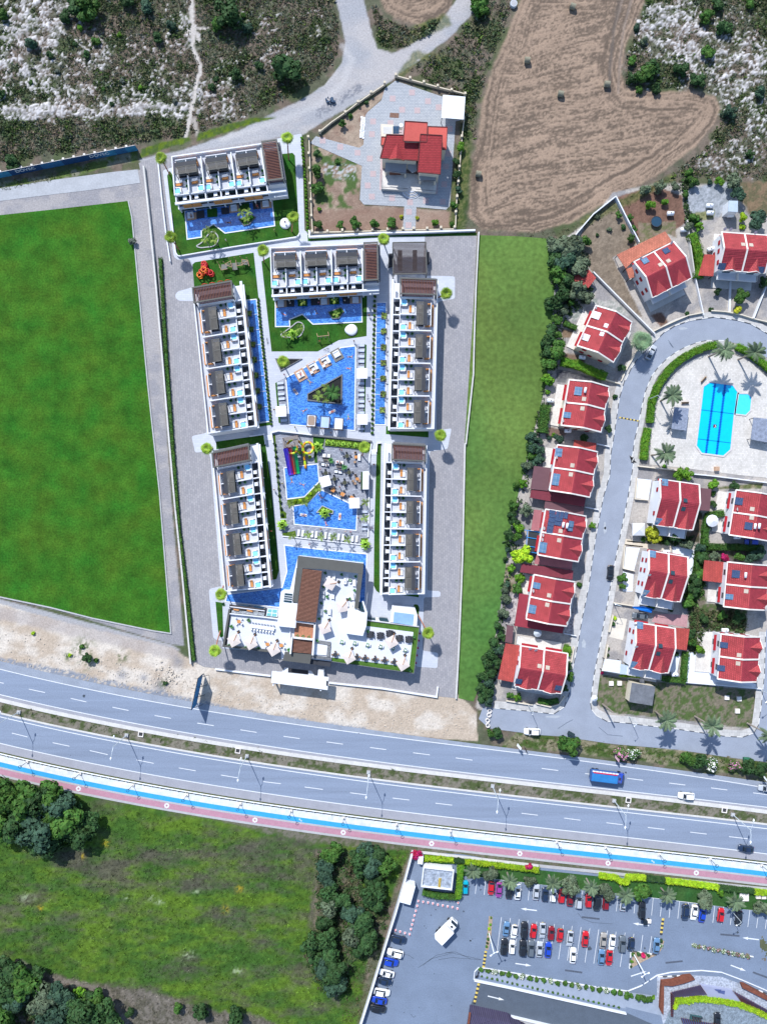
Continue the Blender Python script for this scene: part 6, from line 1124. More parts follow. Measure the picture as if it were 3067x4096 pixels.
for a in[(tS,[(675,505),(835,525),(805,742),(640,722)],3.1,BRN,"plain brown flat roof behind the third twin house"),(tS,[(648,724),(805,745),(1165,800),(1147,893),(780,832),(635,805)],2.8,MAR,"long dark maroon canopy between two houses with two air units"),(tS,[(780,834),(1147,895),(1140,972),(770,905)],2.5,BRN,"lower dark maroon canopy above the photovoltaic house"),(tS,[(675,918),(750,925),(722,1120),(645,1112)],3.0,PNK,"bright red corrugated canopy behind the photovoltaic house"),(tS,[(700,1345),(1040,1405),(1030,1490),(675,1430)],2.7,PNK,"faded pink corrugated canopy below the photovoltaic house"),(tS,[(560,1428),(1045,1495),(1037,1582),(540,1510)],3.0,MAR,"maroon corrugated canopy above the wrapped twin house"),(tS,[(1055,258),(1262,290),(1255,362),(1045,318)],2.9,RED,"red tiled carport roof above the third twin house"),(tW,[(535,293),(622,306),(592,512),(960,602),(942,672),(488,600)],3.0,mat("maroon_tile",(.24,.03,.045),var=.12,scale=1.5),"maroon L shaped lean-to round the fifth house"),(tW,[(405,765),(547,787),(475,1133),(332,1105)],3.1,RED,"large red tiled lean-to left of the corner house"),(tW,[(420,590),(482,605),(465,765),(400,752)],2.4,BRN,"small brown shed roof by the hedge"),(tQ,[(232,755),(690,532),(758,632),(560,720),(385,815),(318,885)],3.1,ORT,"long orange tiled lean-to behind the white twin house"),(tQ,[(318,887),(384,868),(402,965),(352,980)],2.8,ORT,"small orange tiled canopy at the side of the white house"),(lambda*p:(p[0],p[1]),[(2283,1117),(2340,1063),(2383,1111),(2352,1152)],2.6,RED,"small brown tiled shed roof tucked against the long white wall"),(tQ,[(1062,750),(1165,755),(1145,958),(1003,950)],2.9,RED,"red tiled carport between the two upper houses"),(tU,[(1015,240),(1127,250),(1110,458),(990,450)],2.9,BRN,"mauve sheet roof behind the deep red house"),(tU,[(1060,925),(1250,942),(1230,1140),(1045,1117)],3.0,RED,"square red tiled roof beside the magenta bush"),(tX,[(787,262),(921,273),(893,476),(765,460)],2.9,RED,"brown tiled carport right of the house nearest the highway"),(tX,[(270,605),(642,695),(632,744),(262,700)],2.8,GSH,"grey corrugated canopy along the lowest twin house"),(tX,[(120,558),(275,575),(262,695),(93,668)],2.6,WSH,"white canopy roof beside the grey corrugated one"),(tV,[(1350,187),(1563,205),(1548,420),(1335,403)],3.2,WSH,"large white sheet carport of the stone villa")]:
 leanto(*a)
leanto(tQ,[(1292,242),(1378,244),(1378,350),(1285,345)],3.6,GSH,"tall white box shed at the end of the gravel yard","shed","shed",closed=WHITE)
leanto(tR,[(778,893),(915,908),(890,1118),(750,1100)],2.5,mat("shade_cloth",(.20,.23,.30),var=.3,scale=1.2,fine=6),"grey shade canopy left of the cyan pool","shade_canopy","canopy")
sh=leanto(tR,[(1525,992),(1700,1010),(1680,1235),(1500,1200)],2.5,MATS["shade_cloth"],"grey shade canopy right of the cyan pool","shade_canopy","canopy")
leanto(tX,[(377,783),(597,820),(568,1000),(350,965)],3.6,mat("hut_roof",(.13,.14,.16),var=.25,scale=1),"white hut with dark grey flat roof on the corner green","utility_hut","hut",closed=CREAM)
hp=leanto(t8,[(650,265),(912,295),(893,457),(630,428)],3.2,brickmat("pebble_roof",(.24,.28,.34),(.33,.37,.43),(.2,.23,.28),(.5,.5),.02,blot=.5,blots=1.2),"flat roofed pump house with yellow pipes in the car park corner","pump_house","pump house",closed=WHITE)
mb=MB();mb.wall([(G(t8(*p),3.4).x,G(t8(*p),3.4).y)for p in((650,262),(912,292),(893,457),(630,428))],.3,2.9,3.7,closed=True);obj("parapet",mb,WHITE,hp)
for dx in(0,12):mb=MB();mb.tube([G(t8(788+dx,358),3.5),G(t8(778+dx,450),3.5),G(t8(778+dx,452),1)],.12,6);obj("pipe",mb,mat("yellow_pipe",(.55,.38,.03),var=.05),hp)
leanto(t8,[(483,408),(577,432),(532,597),(440,572)],3.0,WSH,"white slanted site office against the car park wall","site_office","cabin",closed=WHITE)
leanto(t8,[(598,172),(648,170),(640,240),(594,232)],2.2,WSH,"small white cabin by the magenta bougainvillea","cabin","cabin",closed=WHITE)
bp=thing("blue_pergola",G(tS(660,1220)),"blue steel pergola frame over black netting behind the house","pergola");BLU=mat("blue_steel",(.02,.22,.55),var=.1)
mb=MB();mb.poly([G(tS(*p),2.3)for p in((625,1118),(722,1135),(695,1330),(603,1308))]);obj("netting",mb,mat("black_net",(.03,.035,.04),var=.2,scale=3),bp)
for a,b in(((560,1108),(745,1135)),((600,1180),(725,1200)),((600,1260),(700,1278)),((570,1305),(700,1332)),((612,1115),(598,1308))):mb=MB();mb.beam(G(tS(*a),2.5),G(tS(*b),2.5),.16);obj("bar",mb,BLU,bp)
for a in((560,1108),(570,1305),(725,1135),(698,1332)):mb=MB();p=G(tS(*a),2.4);mb.beam((p.x,p.y,0),p,.12);obj("post",mb,BLU,bp)
def gaz(t,c,r,n,label,m=CUSH,z=2.4,nm="garden_parasol"):
 p=G(t(*c),z);th=thing(nm,(p.x,p.y,0),label,"parasol" if n>4 else "gazebo");mb=MB();V=[(p.x+r*math.cos(2*math.pi*(k+.5)/n),p.y+r*math.sin(2*math.pi*(k+.5)/n),z)for k in range(n)]
 mb.add(V+[(p.x,p.y,z+.7)]+[(x,y,z-.2)for x,y,_ in V],[(k,(k+1)%n,n)for k in range(n)]+[(k,(k+1)%n,n+1+(k+1)%n,n+1+k)for k in range(n)]);obj("canopy",mb,m,th)
 mb=MB();mb.beam((p.x,p.y,0),(p.x,p.y,z+.3),.08);obj("pole",mb,TRIM,th)
 if n==4:
  for v in V:mb=MB();mb.beam((v[0],v[1],0),(v[0],v[1],z),.1);obj("post",mb,TRIM,th)
gaz(tU,(440,633),2.45,4,"white pyramid gazebo beside the yellow green tree",mat("canvas_pale",(.62,.63,.66),var=.05),nm="gazebo");gaz(tU,(1137,552),1.75,10,"large round white parasol in the back garden");gaz(tW,(708,668),1.15,10,"round silver parasol above the corner house",mat("silver",(.5,.54,.58),var=.1,metal=.3));gaz(tX,(22,930),.9,9,"white round slab parasol at the corner green")
t=thing("trampoline",G(tQ(597,452)),"round dark blue trampoline in the vegetable garden","trampoline");p=G(tQ(597,452));mb=MB();mb.cyl((p.x,p.y,.8),1.4,.04,24);obj("mat",mb,mat("tramp_blue",(.015,.05,.09),var=.1,rough=.4),t);mb=MB();mb.tube([(p.x+1.5*math.cos(R(a)),p.y+1.5*math.sin(R(a)),.82)for a in range(0,361,20)],.1,6);obj("ring",mb,CHAR,t)
for a in(0,90,180,270):mb=MB();mb.beam((p.x+1.5*math.cos(R(a)),p.y+1.5*math.sin(R(a)),0),(p.x+1.5*math.cos(R(a)),p.y+1.5*math.sin(R(a)),.8),.07);obj("leg",mb,CHAR,t)
def tank(t,c,a,label,m=TANK):
 p=G(t(*c),.1);th=thing("water_tank",p,label,"water tank",R(a));mb=MB();mb.tube([(-.95,0,.75),(-.85,0,.75),(.85,0,.75),(.95,0,.75)],[.35,.62,.62,.35],12);obj("tank",mb,m,th,world=False,smooth=True);mb=MB();mb.cyl((0,0,1.3),.16,.12,8);obj("lid",mb,CHAR,th,world=False)
 for x in(-.5,.5):mb=MB();mb.box((x,0,.1),(.15,1.0,.2));obj("cradle",mb,CONC,th,world=False)
for t,c,a,l in((tQ,(730,375),0,"white water tank by the trampoline"),(tQ,(1098,302),0,"upper of two white water tanks in the gravel yard"),(tQ,(1103,370),0,"lower of two white water tanks in the gravel yard"),(tQ,(855,530),0,"white water tank beside the garden path"),(tQ,(1107,712),20,"white water tank left of the upper right house"),(tQ,(1295,390),0,"white water tank below the white box shed"),(tP,(232,957),-5,"white water tank left of the cream house"),(tP,(530,550),-8,"white water tank by the hedge of the tilted house"),(tP,(395,1240),0,"white water tank below the cream house"),(tX,(1243,283),0,"white water tank above the lower right house"),(tX,(768,700),0,"white water tank on the pale yard"),(tU,(725,628),-5,"white water tank beside the yellow green tree"),(tU,(692,845),0,"white water tank above the middle right house"),(tU,(1357,705),0,"white water tank above the blue car")):tank(t,c,a,l)
for t,pts,w,h,m,l in((tQ,[(-165,580),(-150,560),(0,385),(210,218)],.3,1.2,WHITE,"white wall along the lower edge of the hay field"),(tQ,[(210,218),(300,400),(430,650)],.3,1.4,WHITE,"white wall between the dry garden and the vegetable plot"),(tQ,[(0,928),(250,1180),(580,1512)],.3,1.2,WHITE,"long white wall right of the tilted cream house"),(tQ,[(885,440),(905,620),(955,970)],.3,1.2,CONCW,"pale wall beside the garden path and hedge"),(tQ,[(965,985),(1000,1150),(1040,1330)],.25,1.0,WHITE,"blue white wall between the two upper driveways"),(tQ,[(1625,1070),(1510,1365)],.3,1.1,WHITE,"white driveway wall at the right edge"),(tQ,[(1300,1010),(1290,1300)],.5,.6,WHITE,"white wall splitting the two front yards"),(tQ,[(560,1490),(660,1440),(780,1385),(900,1335),(1035,1310)],.25,.9,CREAM,"curved front wall of the white twin house"),(tQ,[(1115,1290),(1250,1300),(1400,1330),(1510,1365),(1656,1400)],.25,.9,CREAM,"curved front wall of the upper right house"),(tR,[(425,1455),(840,1500),(945,1520)],.3,1.0,CREAM,"cream wall below the pool terrace, left part"),(tR,[(945,1530),(1100,1545),(1656,1612)],.3,1.0,WHITE,"white wall below the pool terrace, right part"),(tP,[(1060,470),(960,640),(900,770)],.3,.6,CREAM,"low front wall of the tilted cream house"),(tP,[(720,745),(890,800)],.25,.9,CREAM,"wall between the first two houses"),(tS,[(1260,298),(1378,325)],.25,.9,WHITE,"wall stub beside the red tiled carport"),(tS,[(1150,895),(1275,920)],.25,.9,WHITE,"wall stub beside the maroon canopies"),(tW,[(1045,795),(1020,940)],.3,.9,CREAM,"cream wall beside the bright green hedge"),(tW,[(950,668),(1065,690)],.2,.9,WHITE,"thin white wall below the lozenge paving"),(tW,[(408,1303),(560,1328),(655,1342)],.3,.8,CREAM,"cream front wall left of the corner house steps"),(tW,[(690,1330),(820,1360),(900,1340),(960,1260)],.3,.8,CREAM,"curved cream wall round the corner garden"),(tU,[(415,145),(400,345),(520,355)],.25,.9,CREAM,"front wall of the deep red house"),(tU,[(300,780),(285,1000),(395,1025)],.25,.9,CREAM,"front wall opposite the black car"),(tU,[(195,1325),(380,1355)],.25,.9,CREAM,"wall above the blue awning"),(tX,[(190,140),(155,300)],.3,.9,CREAM,"orange cream wall by the lowest house, upper part"),(tX,[(140,420),(118,560)],.3,.9,CREAM,"orange cream wall by the lowest house, lower part"),(tX,[(90,662),(265,698)],.3,1.0,CREAM,"wall below the white canopy roof"),(tX,[(870,772),(1200,800),(1585,835)],.3,.9,WHITE,"white wall below the wide white yard"),(t8,[(545,120),(480,360),(440,500),(400,640),(330,860),(250,1120),(180,1350),(85,1650)],.35,2.2,WHITE,"long white wall down the left side of the car park"),(t8,[(545,118),(700,130),(1000,165),(1300,200),(1656,240)],.3,1.0,CONCW,"low wall between the promenade and the lawn hedge")):
 wallthing("garden_wall",[t(*p)for p in pts],w,h,m,l)
for t,pts,m in((tX,[(600,130),(905,140),(895,260),(560,205)],mat("pink_paving",(.40,.23,.24),var=.15,scale=1.5)),(tX,[(880,490),(1060,500),(1200,720),(1580,800),(1580,830),(870,770)],mat("white_yard",(.62,.66,.72),var=.06)),(tX,[(730,500),(835,510),(800,690),(715,680)],MATS["white_yard"]),(tW,[(470,300),(535,300),(490,590),(410,580)],brickmat("lozenge",(.16,.14,.15),(.5,.47,.46),(.35,.32,.32),(.7,.7),.12,rot=R(45),offset=0)),(tW,[(1050,430),(1105,420),(1065,680),(945,665)],MATS["lozenge"]),(tU,[(310,720),(750,790),(745,850),(300,780)],mat("sand_yard",(.55,.48,.38),var=.1)),(tU,[(330,738),(560,762),(558,772),(328,748)],PK),(tU,[(310,772),(480,792),(478,802),(310,784)],PK),(tU,[(760,790),(975,830),(955,1075),(880,1060),(905,885),(760,860)],MATS["white_yard"]),(tU,[(420,150),(560,165),(530,350),(395,330)],MATS["white_yard"]),(tU,[(320,800),(450,810),(395,1020),(300,1000)],MATS["white_yard"]),(tU,[(290,1030),(390,1060),(380,1220),(290,1220)],MATS["white_yard"]),(tX,[(200,160),(330,180),(290,380),(160,350)],mat("beige_yard",(.56,.52,.45),var=.1)),(tW,[(520,700),(745,745),(740,800),(510,770)],MATS["white_yard"]),(tV,[(780,905),(1300,960),(1283,1110),(765,1075)],None)):
 if m:sheet("yard_paving",[t(*p)for p in pts],.02+.003,m)
for i,(x,y)in enumerate(((177,787),(255,785),(1268,921),(1385,933),(1368,1048),(465,762))):mb=MB();p=G(tX(x,y));mb.box((0,0,.25),(1.25,1.25,.5));o=obj("manhole_box",mb,TRIM,label="pale concrete manhole box, %s from the left on the corner green"%ORD[[0,1,3,5,4,2][i]],cat="manhole");o.location=p
for i,(x,y,w)in enumerate(((1418,578,2.6),(1562,578,1.6),(1608,580,1.6))):mb=MB();p=G(t10(x,y));mb.box((0,0,.3),(w*.95,w*.95 if i==0 else 1.2,.6));o=obj("utility_box",mb,TRIM,label=("large white square cover on the car park lawn","left of two small white boxes on the car park lawn","right of two small white boxes on the car park lawn")[i],cat="utility box");o.location=p
for t,c,a,l in((tR,(1048,637),48,"dark bench near the top left of the cyan pool"),(tR,(872,860),2,"wooden bench above the left shade canopy")):
 p=G(t(*c));th=thing("bench",p,l,"bench",R(a));mb=MB();mb.box((0,0,.45),(2.1,.5,.08));obj("seat",mb,PW_,th,world=False);mb=MB();mb.box((0,.25,.75),(2.1,.06,.5));obj("backrest",mb,PW_,th,world=False)
 for x in(-.8,.8):mb=MB();mb.box((x,0,.2),(.1,.45,.4));obj("leg",mb,CHAR,th,world=False)
t=thing("pool_shower",G(tR(1168,1480)),"wooden box beside the pool terrace wall","box");p=G(tR(1168,1480));mb=MB();mb.box((p.x,p.y,.5),(1.2,1.2,1.0));obj("box",mb,mat("pallet",(.48,.32,.22),var=.2,scale=3),t)
for k in range(4):mb=MB();mb.box((p.x,p.y-.45+k*.3,1.03),(1.2,.2,.05));obj("slat",mb,MATS["pallet"],t)
# stone villa
vt=thing("stone_villa",G(tV(1050,800)),"large cream villa with stepped red roofs above the resort","villa");RZT=brickmat("villa_tile",(.36,.035,.045),(.44,.05,.055),(.14,.02,.02),(.35,.42),.05,bump=.6,blot=.12,blots=.6);REDF=brickmat("villa_felt",(.52,.10,.08),(.56,.115,.09),(.4,.07,.06),(.3,.3),.03,bump=.3)
def vq(name,pts,zs,m,th=.25,walls=None):
 P=[G(tV(*p),z)for p,z in zip(pts,zs)];mb=MB();mb.add([p-Vector((0,0,th))for p in P]+P,[tuple(reversed(range(len(P)))),tuple(range(len(P),2*len(P)))]+[(i,(i+1)%len(P),len(P)+(i+1)%len(P),len(P)+i)for i in range(len(P))])
 o=obj(name,mb,m,vt)
 if walls:mb=MB();c=sum(P,Vector())/len(P);mb.prism([((p.x-c.x)*walls+c.x,(p.y-c.y)*walls+c.y)for p in P],0,min(zs)-th);obj("wall",mb,CREAM,vt)
 mb=MB()
 for i in range(len(P)):mb.beam(P[i],P[(i+1)%len(P)],.18,.25)
 obj("roof_edge",mb,mat("gutter_dark",(.10,.03,.03),var=.1),vt);return o
vq("roof",[(818,562),(1130,575),(1115,812),(757,787)],[7.6,7.6,6.3,6.3],RZT,walls=.9);vq("roof",[(1138,560),(1345,572),(1327,940),(1110,920)],[8.6,8.6,6.6,6.6],RZT,walls=.88)
vq("roof",[(990,436),(1205,450),(1198,634),(975,626)],[8.9,8.9,8.2,8.2],REDF,walls=.9);vq("roof",[(1208,487),(1393,493),(1384,708),(1345,704),(1345,640),(1208,630)],[6.2]*6,REDF,walls=.93);vq("roof",[(770,585),(816,587),(811,666),(765,664)],[6.1]*4,REDF)
P=[G(tV(837,800),6.7),G(tV(985,810),6.7),G(tV(911,792),8.2),G(tV(921,632),8.0)];mb=MB();mb.add(P,[(0,1,2),(0,2,3),(2,1,3)]);obj("gable",mb,RZT,vt);mb=MB();mb.beam(P[0],P[2],.2);mb.beam(P[2],P[1],.2);obj("gable_edge",mb,WOODB,vt)
def vp(name,pts,z0,z1,m):mb=MB();mb.prism([(G(tV(*p),z1).x,G(tV(*p),z1).y)for p in pts],z0,z1);return obj(name,mb,m,vt)
vp("terrace",[(780,905),(1300,960),(1283,1112),(767,1075)],0,1.1,MATS["terrace_pale"]);vp("balcony",[(808,812),(1010,822),(1000,932),(803,908)],3.2,3.5,mat("balcony_grey",(.30,.32,.35),var=.06));vp("balcony",[(1022,815),(1108,818),(1102,905),(1060,925),(1018,880)],3.2,3.5,MATS["balcony_grey"]);vp("balcony",[(1130,940),(1290,945),(1280,1000),(1128,995)],3.2,3.5,MATS["balcony_grey"])
vp("roof_terrace",[(764,463),(885,470),(880,582),(768,580)],0,5.2,CREAM);vp("roof_terrace_floor",[(785,488),(872,490),(868,560),(786,555)],5.2,5.24,CONCW)
for pts in(((808,905),(1000,930)),((767,1060),(1020,1075)),((1095,1080),(1283,1098)),((1128,995),(1280,1000)),((767,900),(767,1060))):
 mb=MB();z=4.3 if pts[0][1]<1000 and pts[0][0]!=767 else 2.0;mb.beam(G(tV(*pts[0]),z),G(tV(*pts[1]),z),.08);mb.beam(G(tV(*pts[0]),z-.4),G(tV(*pts[1]),z-.4),.05);obj("railing",mb,CHAR,vt)
for x,y in((812,915),(995,935),(1135,1000),(1275,1005)):mb=MB();p=G(tV(x,y),3);mb.box((p.x,p.y,2.1),(.45,.45,2.2));obj("column",mb,CREAM,vt)
for x,y,w in((900,945,3.2),(1210,1003,2.6)):mb=MB();p=G(tV(x,y),2);mb.box((p.x,p.y+.4,2.0),(w,.12,1.6));obj("window",mb,WOODB,vt)
for k in range(5):mb=MB();c=G(tV(1055,1082));r_=2.9-k*.38;mb.prism([(c.x+r_*math.cos(R(a)),c.y+r_*math.sin(R(a))*.95)for a in range(180,361,15)],0,.2+k*.2);obj("step",mb,(TERR,MATS["terrace_pale"])[k%2],vt)
p=G(tV(955,478),7);mb=MB();mb.cyl((p.x,p.y,5.6),.55,1.6,14);obj("water_tank",mb,TANK,vt);mb=MB();q=G(tV(908,520),6.6);mb.box(q,(1.7,1.9,.1),rot=Matrix.Rotation(.6,3,'X'));obj("solar_panel",mb,PANEL,vt);mb=MB();q=G(tV(945,545),6.2);mb.beam(q+Vector((-1.4,0,0)),q+Vector((.5,0,0)),.1);obj("tank_stand",mb,CHAR,vt)
CRM=mat("fence_cream",(.52,.46,.36),var=.08,scale=1)
for pts,posts,l in(([(88,600),(98,900),(112,1340),(122,1500),(1465,1468),(1480,1160),(1505,880),(1532,560),(1552,410)],[(82,605),(86,760),(92,900),(98,1045),(106,1195),(112,1345),(118,1492),(262,1492),(402,1482),(543,1480),(685,1478),(827,1473),(970,1468),(1072,1465),(1198,1465),(1328,1457),(1458,1452),(1468,1310),(1480,1165),(1492,1025),(1502,885),(1514,740),(1524,600),(1535,440)],"cream wall with square piers round the lower villa garden"),([(900,22),(1040,60),(1300,130),(1560,195)],[(905,20),(1038,50),(1168,88),(1298,125),(1428,162),(1556,198)],"cream wall with piers above the villa forecourt"),([(808,100),(675,190),(545,280),(430,370),(300,460),(180,558)],[(800,95),(672,185),(550,275),(430,372),(190,552)],"slanting cream wall with piers along the dirt road")):
 q=G(tV(*pts[0]));th=thing("pier_wall",q,l,"wall");mb=MB();mb.wall([(G(tV(*p)).x,G(tV(*p)).y)for p in pts],.28,0,.9);obj("wall",mb,CRM,th)
 for p in posts:mb=MB();r_=G(tV(*p));mb.box((r_.x,r_.y,.75),(.62,.62,1.5));obj("pier",mb,CRM,th)
HAY=mat("hay",(.20,.19,.14),var=.3,scale=4,fine=10)
for i,(x,y,a)in enumerate(((548,48,70),(292,352,85),(742,487,85),(480,542,80),(16,995,80))):
 p=G(t3(x,y));mb=MB();d=Vector((math.cos(R(a-90)),math.sin(R(a-90)),0))*.75;mb.tube([-d+Vector((0,0,.8)),d+Vector((0,0,.8))],.82,18);o=obj("hay_bale",mb,HAY,label=("round hay bale at the top of the field","round hay bale left of the field centre","round hay bale beside the wheel tracks","round hay bale in the middle of the field","round hay bale at the left field edge")[i],cat="hay bale");o.location=p
for t,c,l in((t3,(215,30),"pale round trough by the edge of the hay field"),):p=G(t(*c));th=thing("trough",p,l,"trough");mb=MB();mb.cyl((p.x,p.y,0),1.0,.9,16);obj("drum",mb,MATS["silver"],th);mb=MB();mb.cyl((p.x,p.y,.9),.8,.02,16);obj("lid",mb,CONC,th)
hf=thing("hoarding",G(t1(115,1305)),"long blue printed hoarding below the rocky hillside","hoarding");A,B=G(t1(-60,1322)),G(t1(1020,1106));BP=[mat("hoard_blue",(.008,.045,.13),var=.2,scale=1),mat("hoard_mid",(.02,.10,.22),var=.3,scale=1),mat("hoard_cyan",(.03,.17,.30),var=.3,scale=1)]
n=14;ang=math.atan2((B-A).y,(B-A).x);d=(B-A)/n
for k in range(n):
 mb=MB();c=A+d*(k+.5);mb.box((c.x,c.y,1.35),(d.length*.985,.12,2.7),rz=ang);pn=obj("panel",mb,BP[[2,2,0,0,0,1,1,0,0,0,1,2,1,2][k]],hf)
 if k in(3,10):
  cu=bpy.data.curves.new("lettering",'FONT');cu.body="D\u00d6VEC";cu.size=1.7;cu.align_x='CENTER';cu.align_y='CENTER';cu.extrude=.02;cu.materials.append(CUSH)
  tmp=bpy.data.objects.new("tmp",cu);COL.objects.link(tmp);lm=bpy.data.meshes.new_from_object(tmp.evaluated_get(bpy.context.evaluated_depsgraph_get()));bpy.data.objects.remove(tmp);o=link("lettering",lm,hf);q=c-Vector((hf.location.x,hf.location.y,0))+Vector((math.sin(ang),-math.cos(ang),0))*.1;o.location=(q.x,q.y,1.6);o.rotation_euler=(R(90),0,ang)
 mb=MB();e=A+d*k+Vector((-math.sin(ang),math.cos(ang),0))*1.6;mb.beam((e.x,e.y,.2),A+d*k+Vector((0,0,2.9)),.09);obj("brace",mb,CONC,hf);mb=MB();mb.box((e.x,e.y,.25),(.6,.6,.5));obj("footing",mb,TRIM,hf)
 if k==0 or k==n-1:mb=MB();mb.beam(A+Vector((0,0,2.75)),B+Vector((0,0,2.75)),.08);obj("top_rail",mb,TRIM,hf)if k==0 else None
bb=thing("billboard",G(t4(1478,850)),"tall roadside billboard seen from above, edge on, by the highway","billboard");A,B=G(t4(1452,950)),G(t4(1500,722));u=(B-A).normalized();nn=Vector((-u.y,u.x,0))
mb=MB();c=(A+B)/2;mb.box((c.x,c.y,3.6),((B-A).length,.15,5.0),rz=math.atan2(u.y,u.x));obj("board",mb,CHAR,bb);mb=MB();mb.box((c.x+nn.x*-.12,c.y+nn.y*-.12,3.6),((B-A).length*.98,.05,4.8),rz=math.atan2(u.y,u.x));obj("poster",mb,mat("poster_blue",(.03,.16,.35),var=.4,scale=1),bb)
for f in(.02,.34,.66,.98):
 p=A.lerp(B,f);mb=MB();mb.beam((p.x,p.y,0),(p.x,p.y,6.0),.16);mb.beam((p.x-nn.x*1.6,p.y-nn.y*1.6,0),(p.x,p.y,4.5),.1);mb.beam((p.x,p.y,6.0),(p.x+nn.x*1.2,p.y+nn.y*1.2,6.0),.07);obj("post",mb,CHAR,bb)
 # vehicles
TYRE=mat("tyre",(.012,.012,.013),var=0,rough=.9);CARG=mat("car_glass",(.012,.018,.025),rough=.05,var=0,spec=.7,coat=.5);RIM=mat("rim",(.35,.36,.38),metal=.8,rough=.35,var=0);HL=mat("headlight",(.75,.78,.8),rough=.1,var=0,spec=.6);TLM=mat("tail_light",(.35,.01,.01),rough=.2,var=0);PLATE=mat("plate",(.7,.55,.12),var=0)
CC=dict(white=(.78,.79,.80),black=(.012,.013,.016),navy=(.012,.025,.06),red=(.48,.01,.015),darkred=(.20,.006,.012),silver=(.40,.43,.47),blue=(.01,.05,.42),steel=(.10,.20,.34),purple=(.26,.04,.24),cyan=(.0,.30,.42),beige=(.30,.28,.25),grey=(.10,.12,.14))
def carpaint(c):return mat("paint_"+c,CC[c],rough=.28,var=0,spec=.5,coat=.8,metal=.0)
def loft(secs,n=12):
 """secs: (x, half width, z low, z high, roundness); a closed body from cross-sections"""
 mb=MB();rings=[]
 for x,w,z0,z1,r in secs:
  ring=[]
  for k in range(n):
   a=2*math.pi*(k+.5)/n;ca,sa=math.cos(a),math.sin(a);p=r
   ring.append((x,w*math.copysign(abs(ca)**p,ca),(z0+z1)/2+(z1-z0)/2*math.copysign(abs(sa)**p,sa)))
  rings.append(ring)
 for r_ in rings:mb.v.extend(r_)
 for i in range(len(rings)-1):
  for k in range(n):mb.f.append((i*n+k,i*n+(k+1)%n,(i+1)*n+(k+1)%n,(i+1)*n+k));mb.m.append(0)
 mb.f.append(tuple(range(n)));mb.m.append(0);mb.f.append(tuple(reversed(range((len(rings)-1)*n,len(rings)*n))));mb.m.append(0);return mb
KINDS_={'sedan':(4.45,1.78,.92,(-1.75,-1.05,.35,1.05),1.42),'hatch':(3.95,1.70,.95,(-1.80,-1.45,.30,.95),1.46),'suv':(4.6,1.88,1.08,(-2.05,-1.75,.35,1.0),1.75),'cabrio':(4.2,1.75,.95,(-1.3,-.8,.15,.85),1.32)}
CARM={}
def carmesh(kind):
 if kind in CARM:return CARM[kind]
 L,Wd,hb,(rb,rt,ft,fb),zr=KINDS_[kind];h=L/2;w=Wd/2
 body=loft([(-h,w*.78,.35,hb*.82,.6),(-h+.12,w*.93,.26,hb*.95,.45),(-h+.6,w,.22,hb,.4),(0,w,.2,hb+.02,.38),(h-.9,w,.22,hb-.02,.4),(h-.35,w*.95,.24,hb*.84,.45),(h-.08,w*.82,.28,hb*.72,.55),(h,w*.62,.34,hb*.6,.6)])
 gl=loft([(rb,w*.80,hb-.1,hb+.02,.5),(rt,w*.78,hb-.1,zr-.05,.42),((rt+ft)/2,w*.80,hb-.1,zr,.4),(ft,w*.77,hb-.1,zr-.06,.42),(fb,w*.82,hb-.12,hb+.0,.5)])
 rf=MB();a,b=rt+.12,ft-.05;rw_=w*.68;o=[(a,-rw_*.92,zr-.02),(b,-rw_*.92,zr-.02),(b,rw_*.92,zr-.02),(a,rw_*.92,zr-.02)]
 rf.poly([(x,y,zr+.012)for x,y in roundpoly([(a-.05,-rw_),(b+.05,-rw_),(b+.05,rw_),(a-.05,rw_)],.18,3)]);n=len(rf.v);r2=[(x,y,zr-.08)for x,y,z in rf.v];rf.add([(x,y,z)for x,y,z in rf.v[:n]]+r2,[(i,(i+1)%n,n+(i+1)%n,n+i)for i in range(n)])
 pil=MB()
 for s in(-1,1):
  pil.beam((rb+.1,s*w*.70,hb),(rt+.1,s*w*.64,zr-.03),.09);pil.beam((fb-.1,s*w*.72,hb),(ft-.02,s*w*.64,zr-.04),.07);pil.beam(((rt+ft)/2,s*w*.80,hb),((rt+ft)/2,s*w*.70,zr-.04),.07)
 wm=MB();wm.tube([(0,-.11,0),(0,.11,0)],.33,12);rm=MB();rm.tube([(0,-.125,0),(0,.125,0)],.19,8);mi=MB();mi.box((0,0,0),(.12,.2,.13))
 hl=MB();hl.box((0,0,0),(.16,.34,.12));tl=MB();tl.box((0,0,0),(.08,.30,.14));pl=MB();pl.box((0,0,0),(.03,.46,.11));bumper=MB();bumper.box((0,0,0),(.1,Wd*.62,.16))
 CARM[kind]=dict(body=body,glass=gl.mesh("cabin_glass",CARG,True),roof=rf,pil=pil,wheel=wm.mesh("tyre",TYRE,True),rim=rm.mesh("rim",RIM),hl=hl.mesh("headlight",HL),tl=tl.mesh("tail_light",TLM),plate=pl.mesh("plate",PLATE),mi=mi,bm=bumper,L=L,W=Wd,hb=hb,fb=fb);CARM[kind]['c']={}
 return CARM[kind]
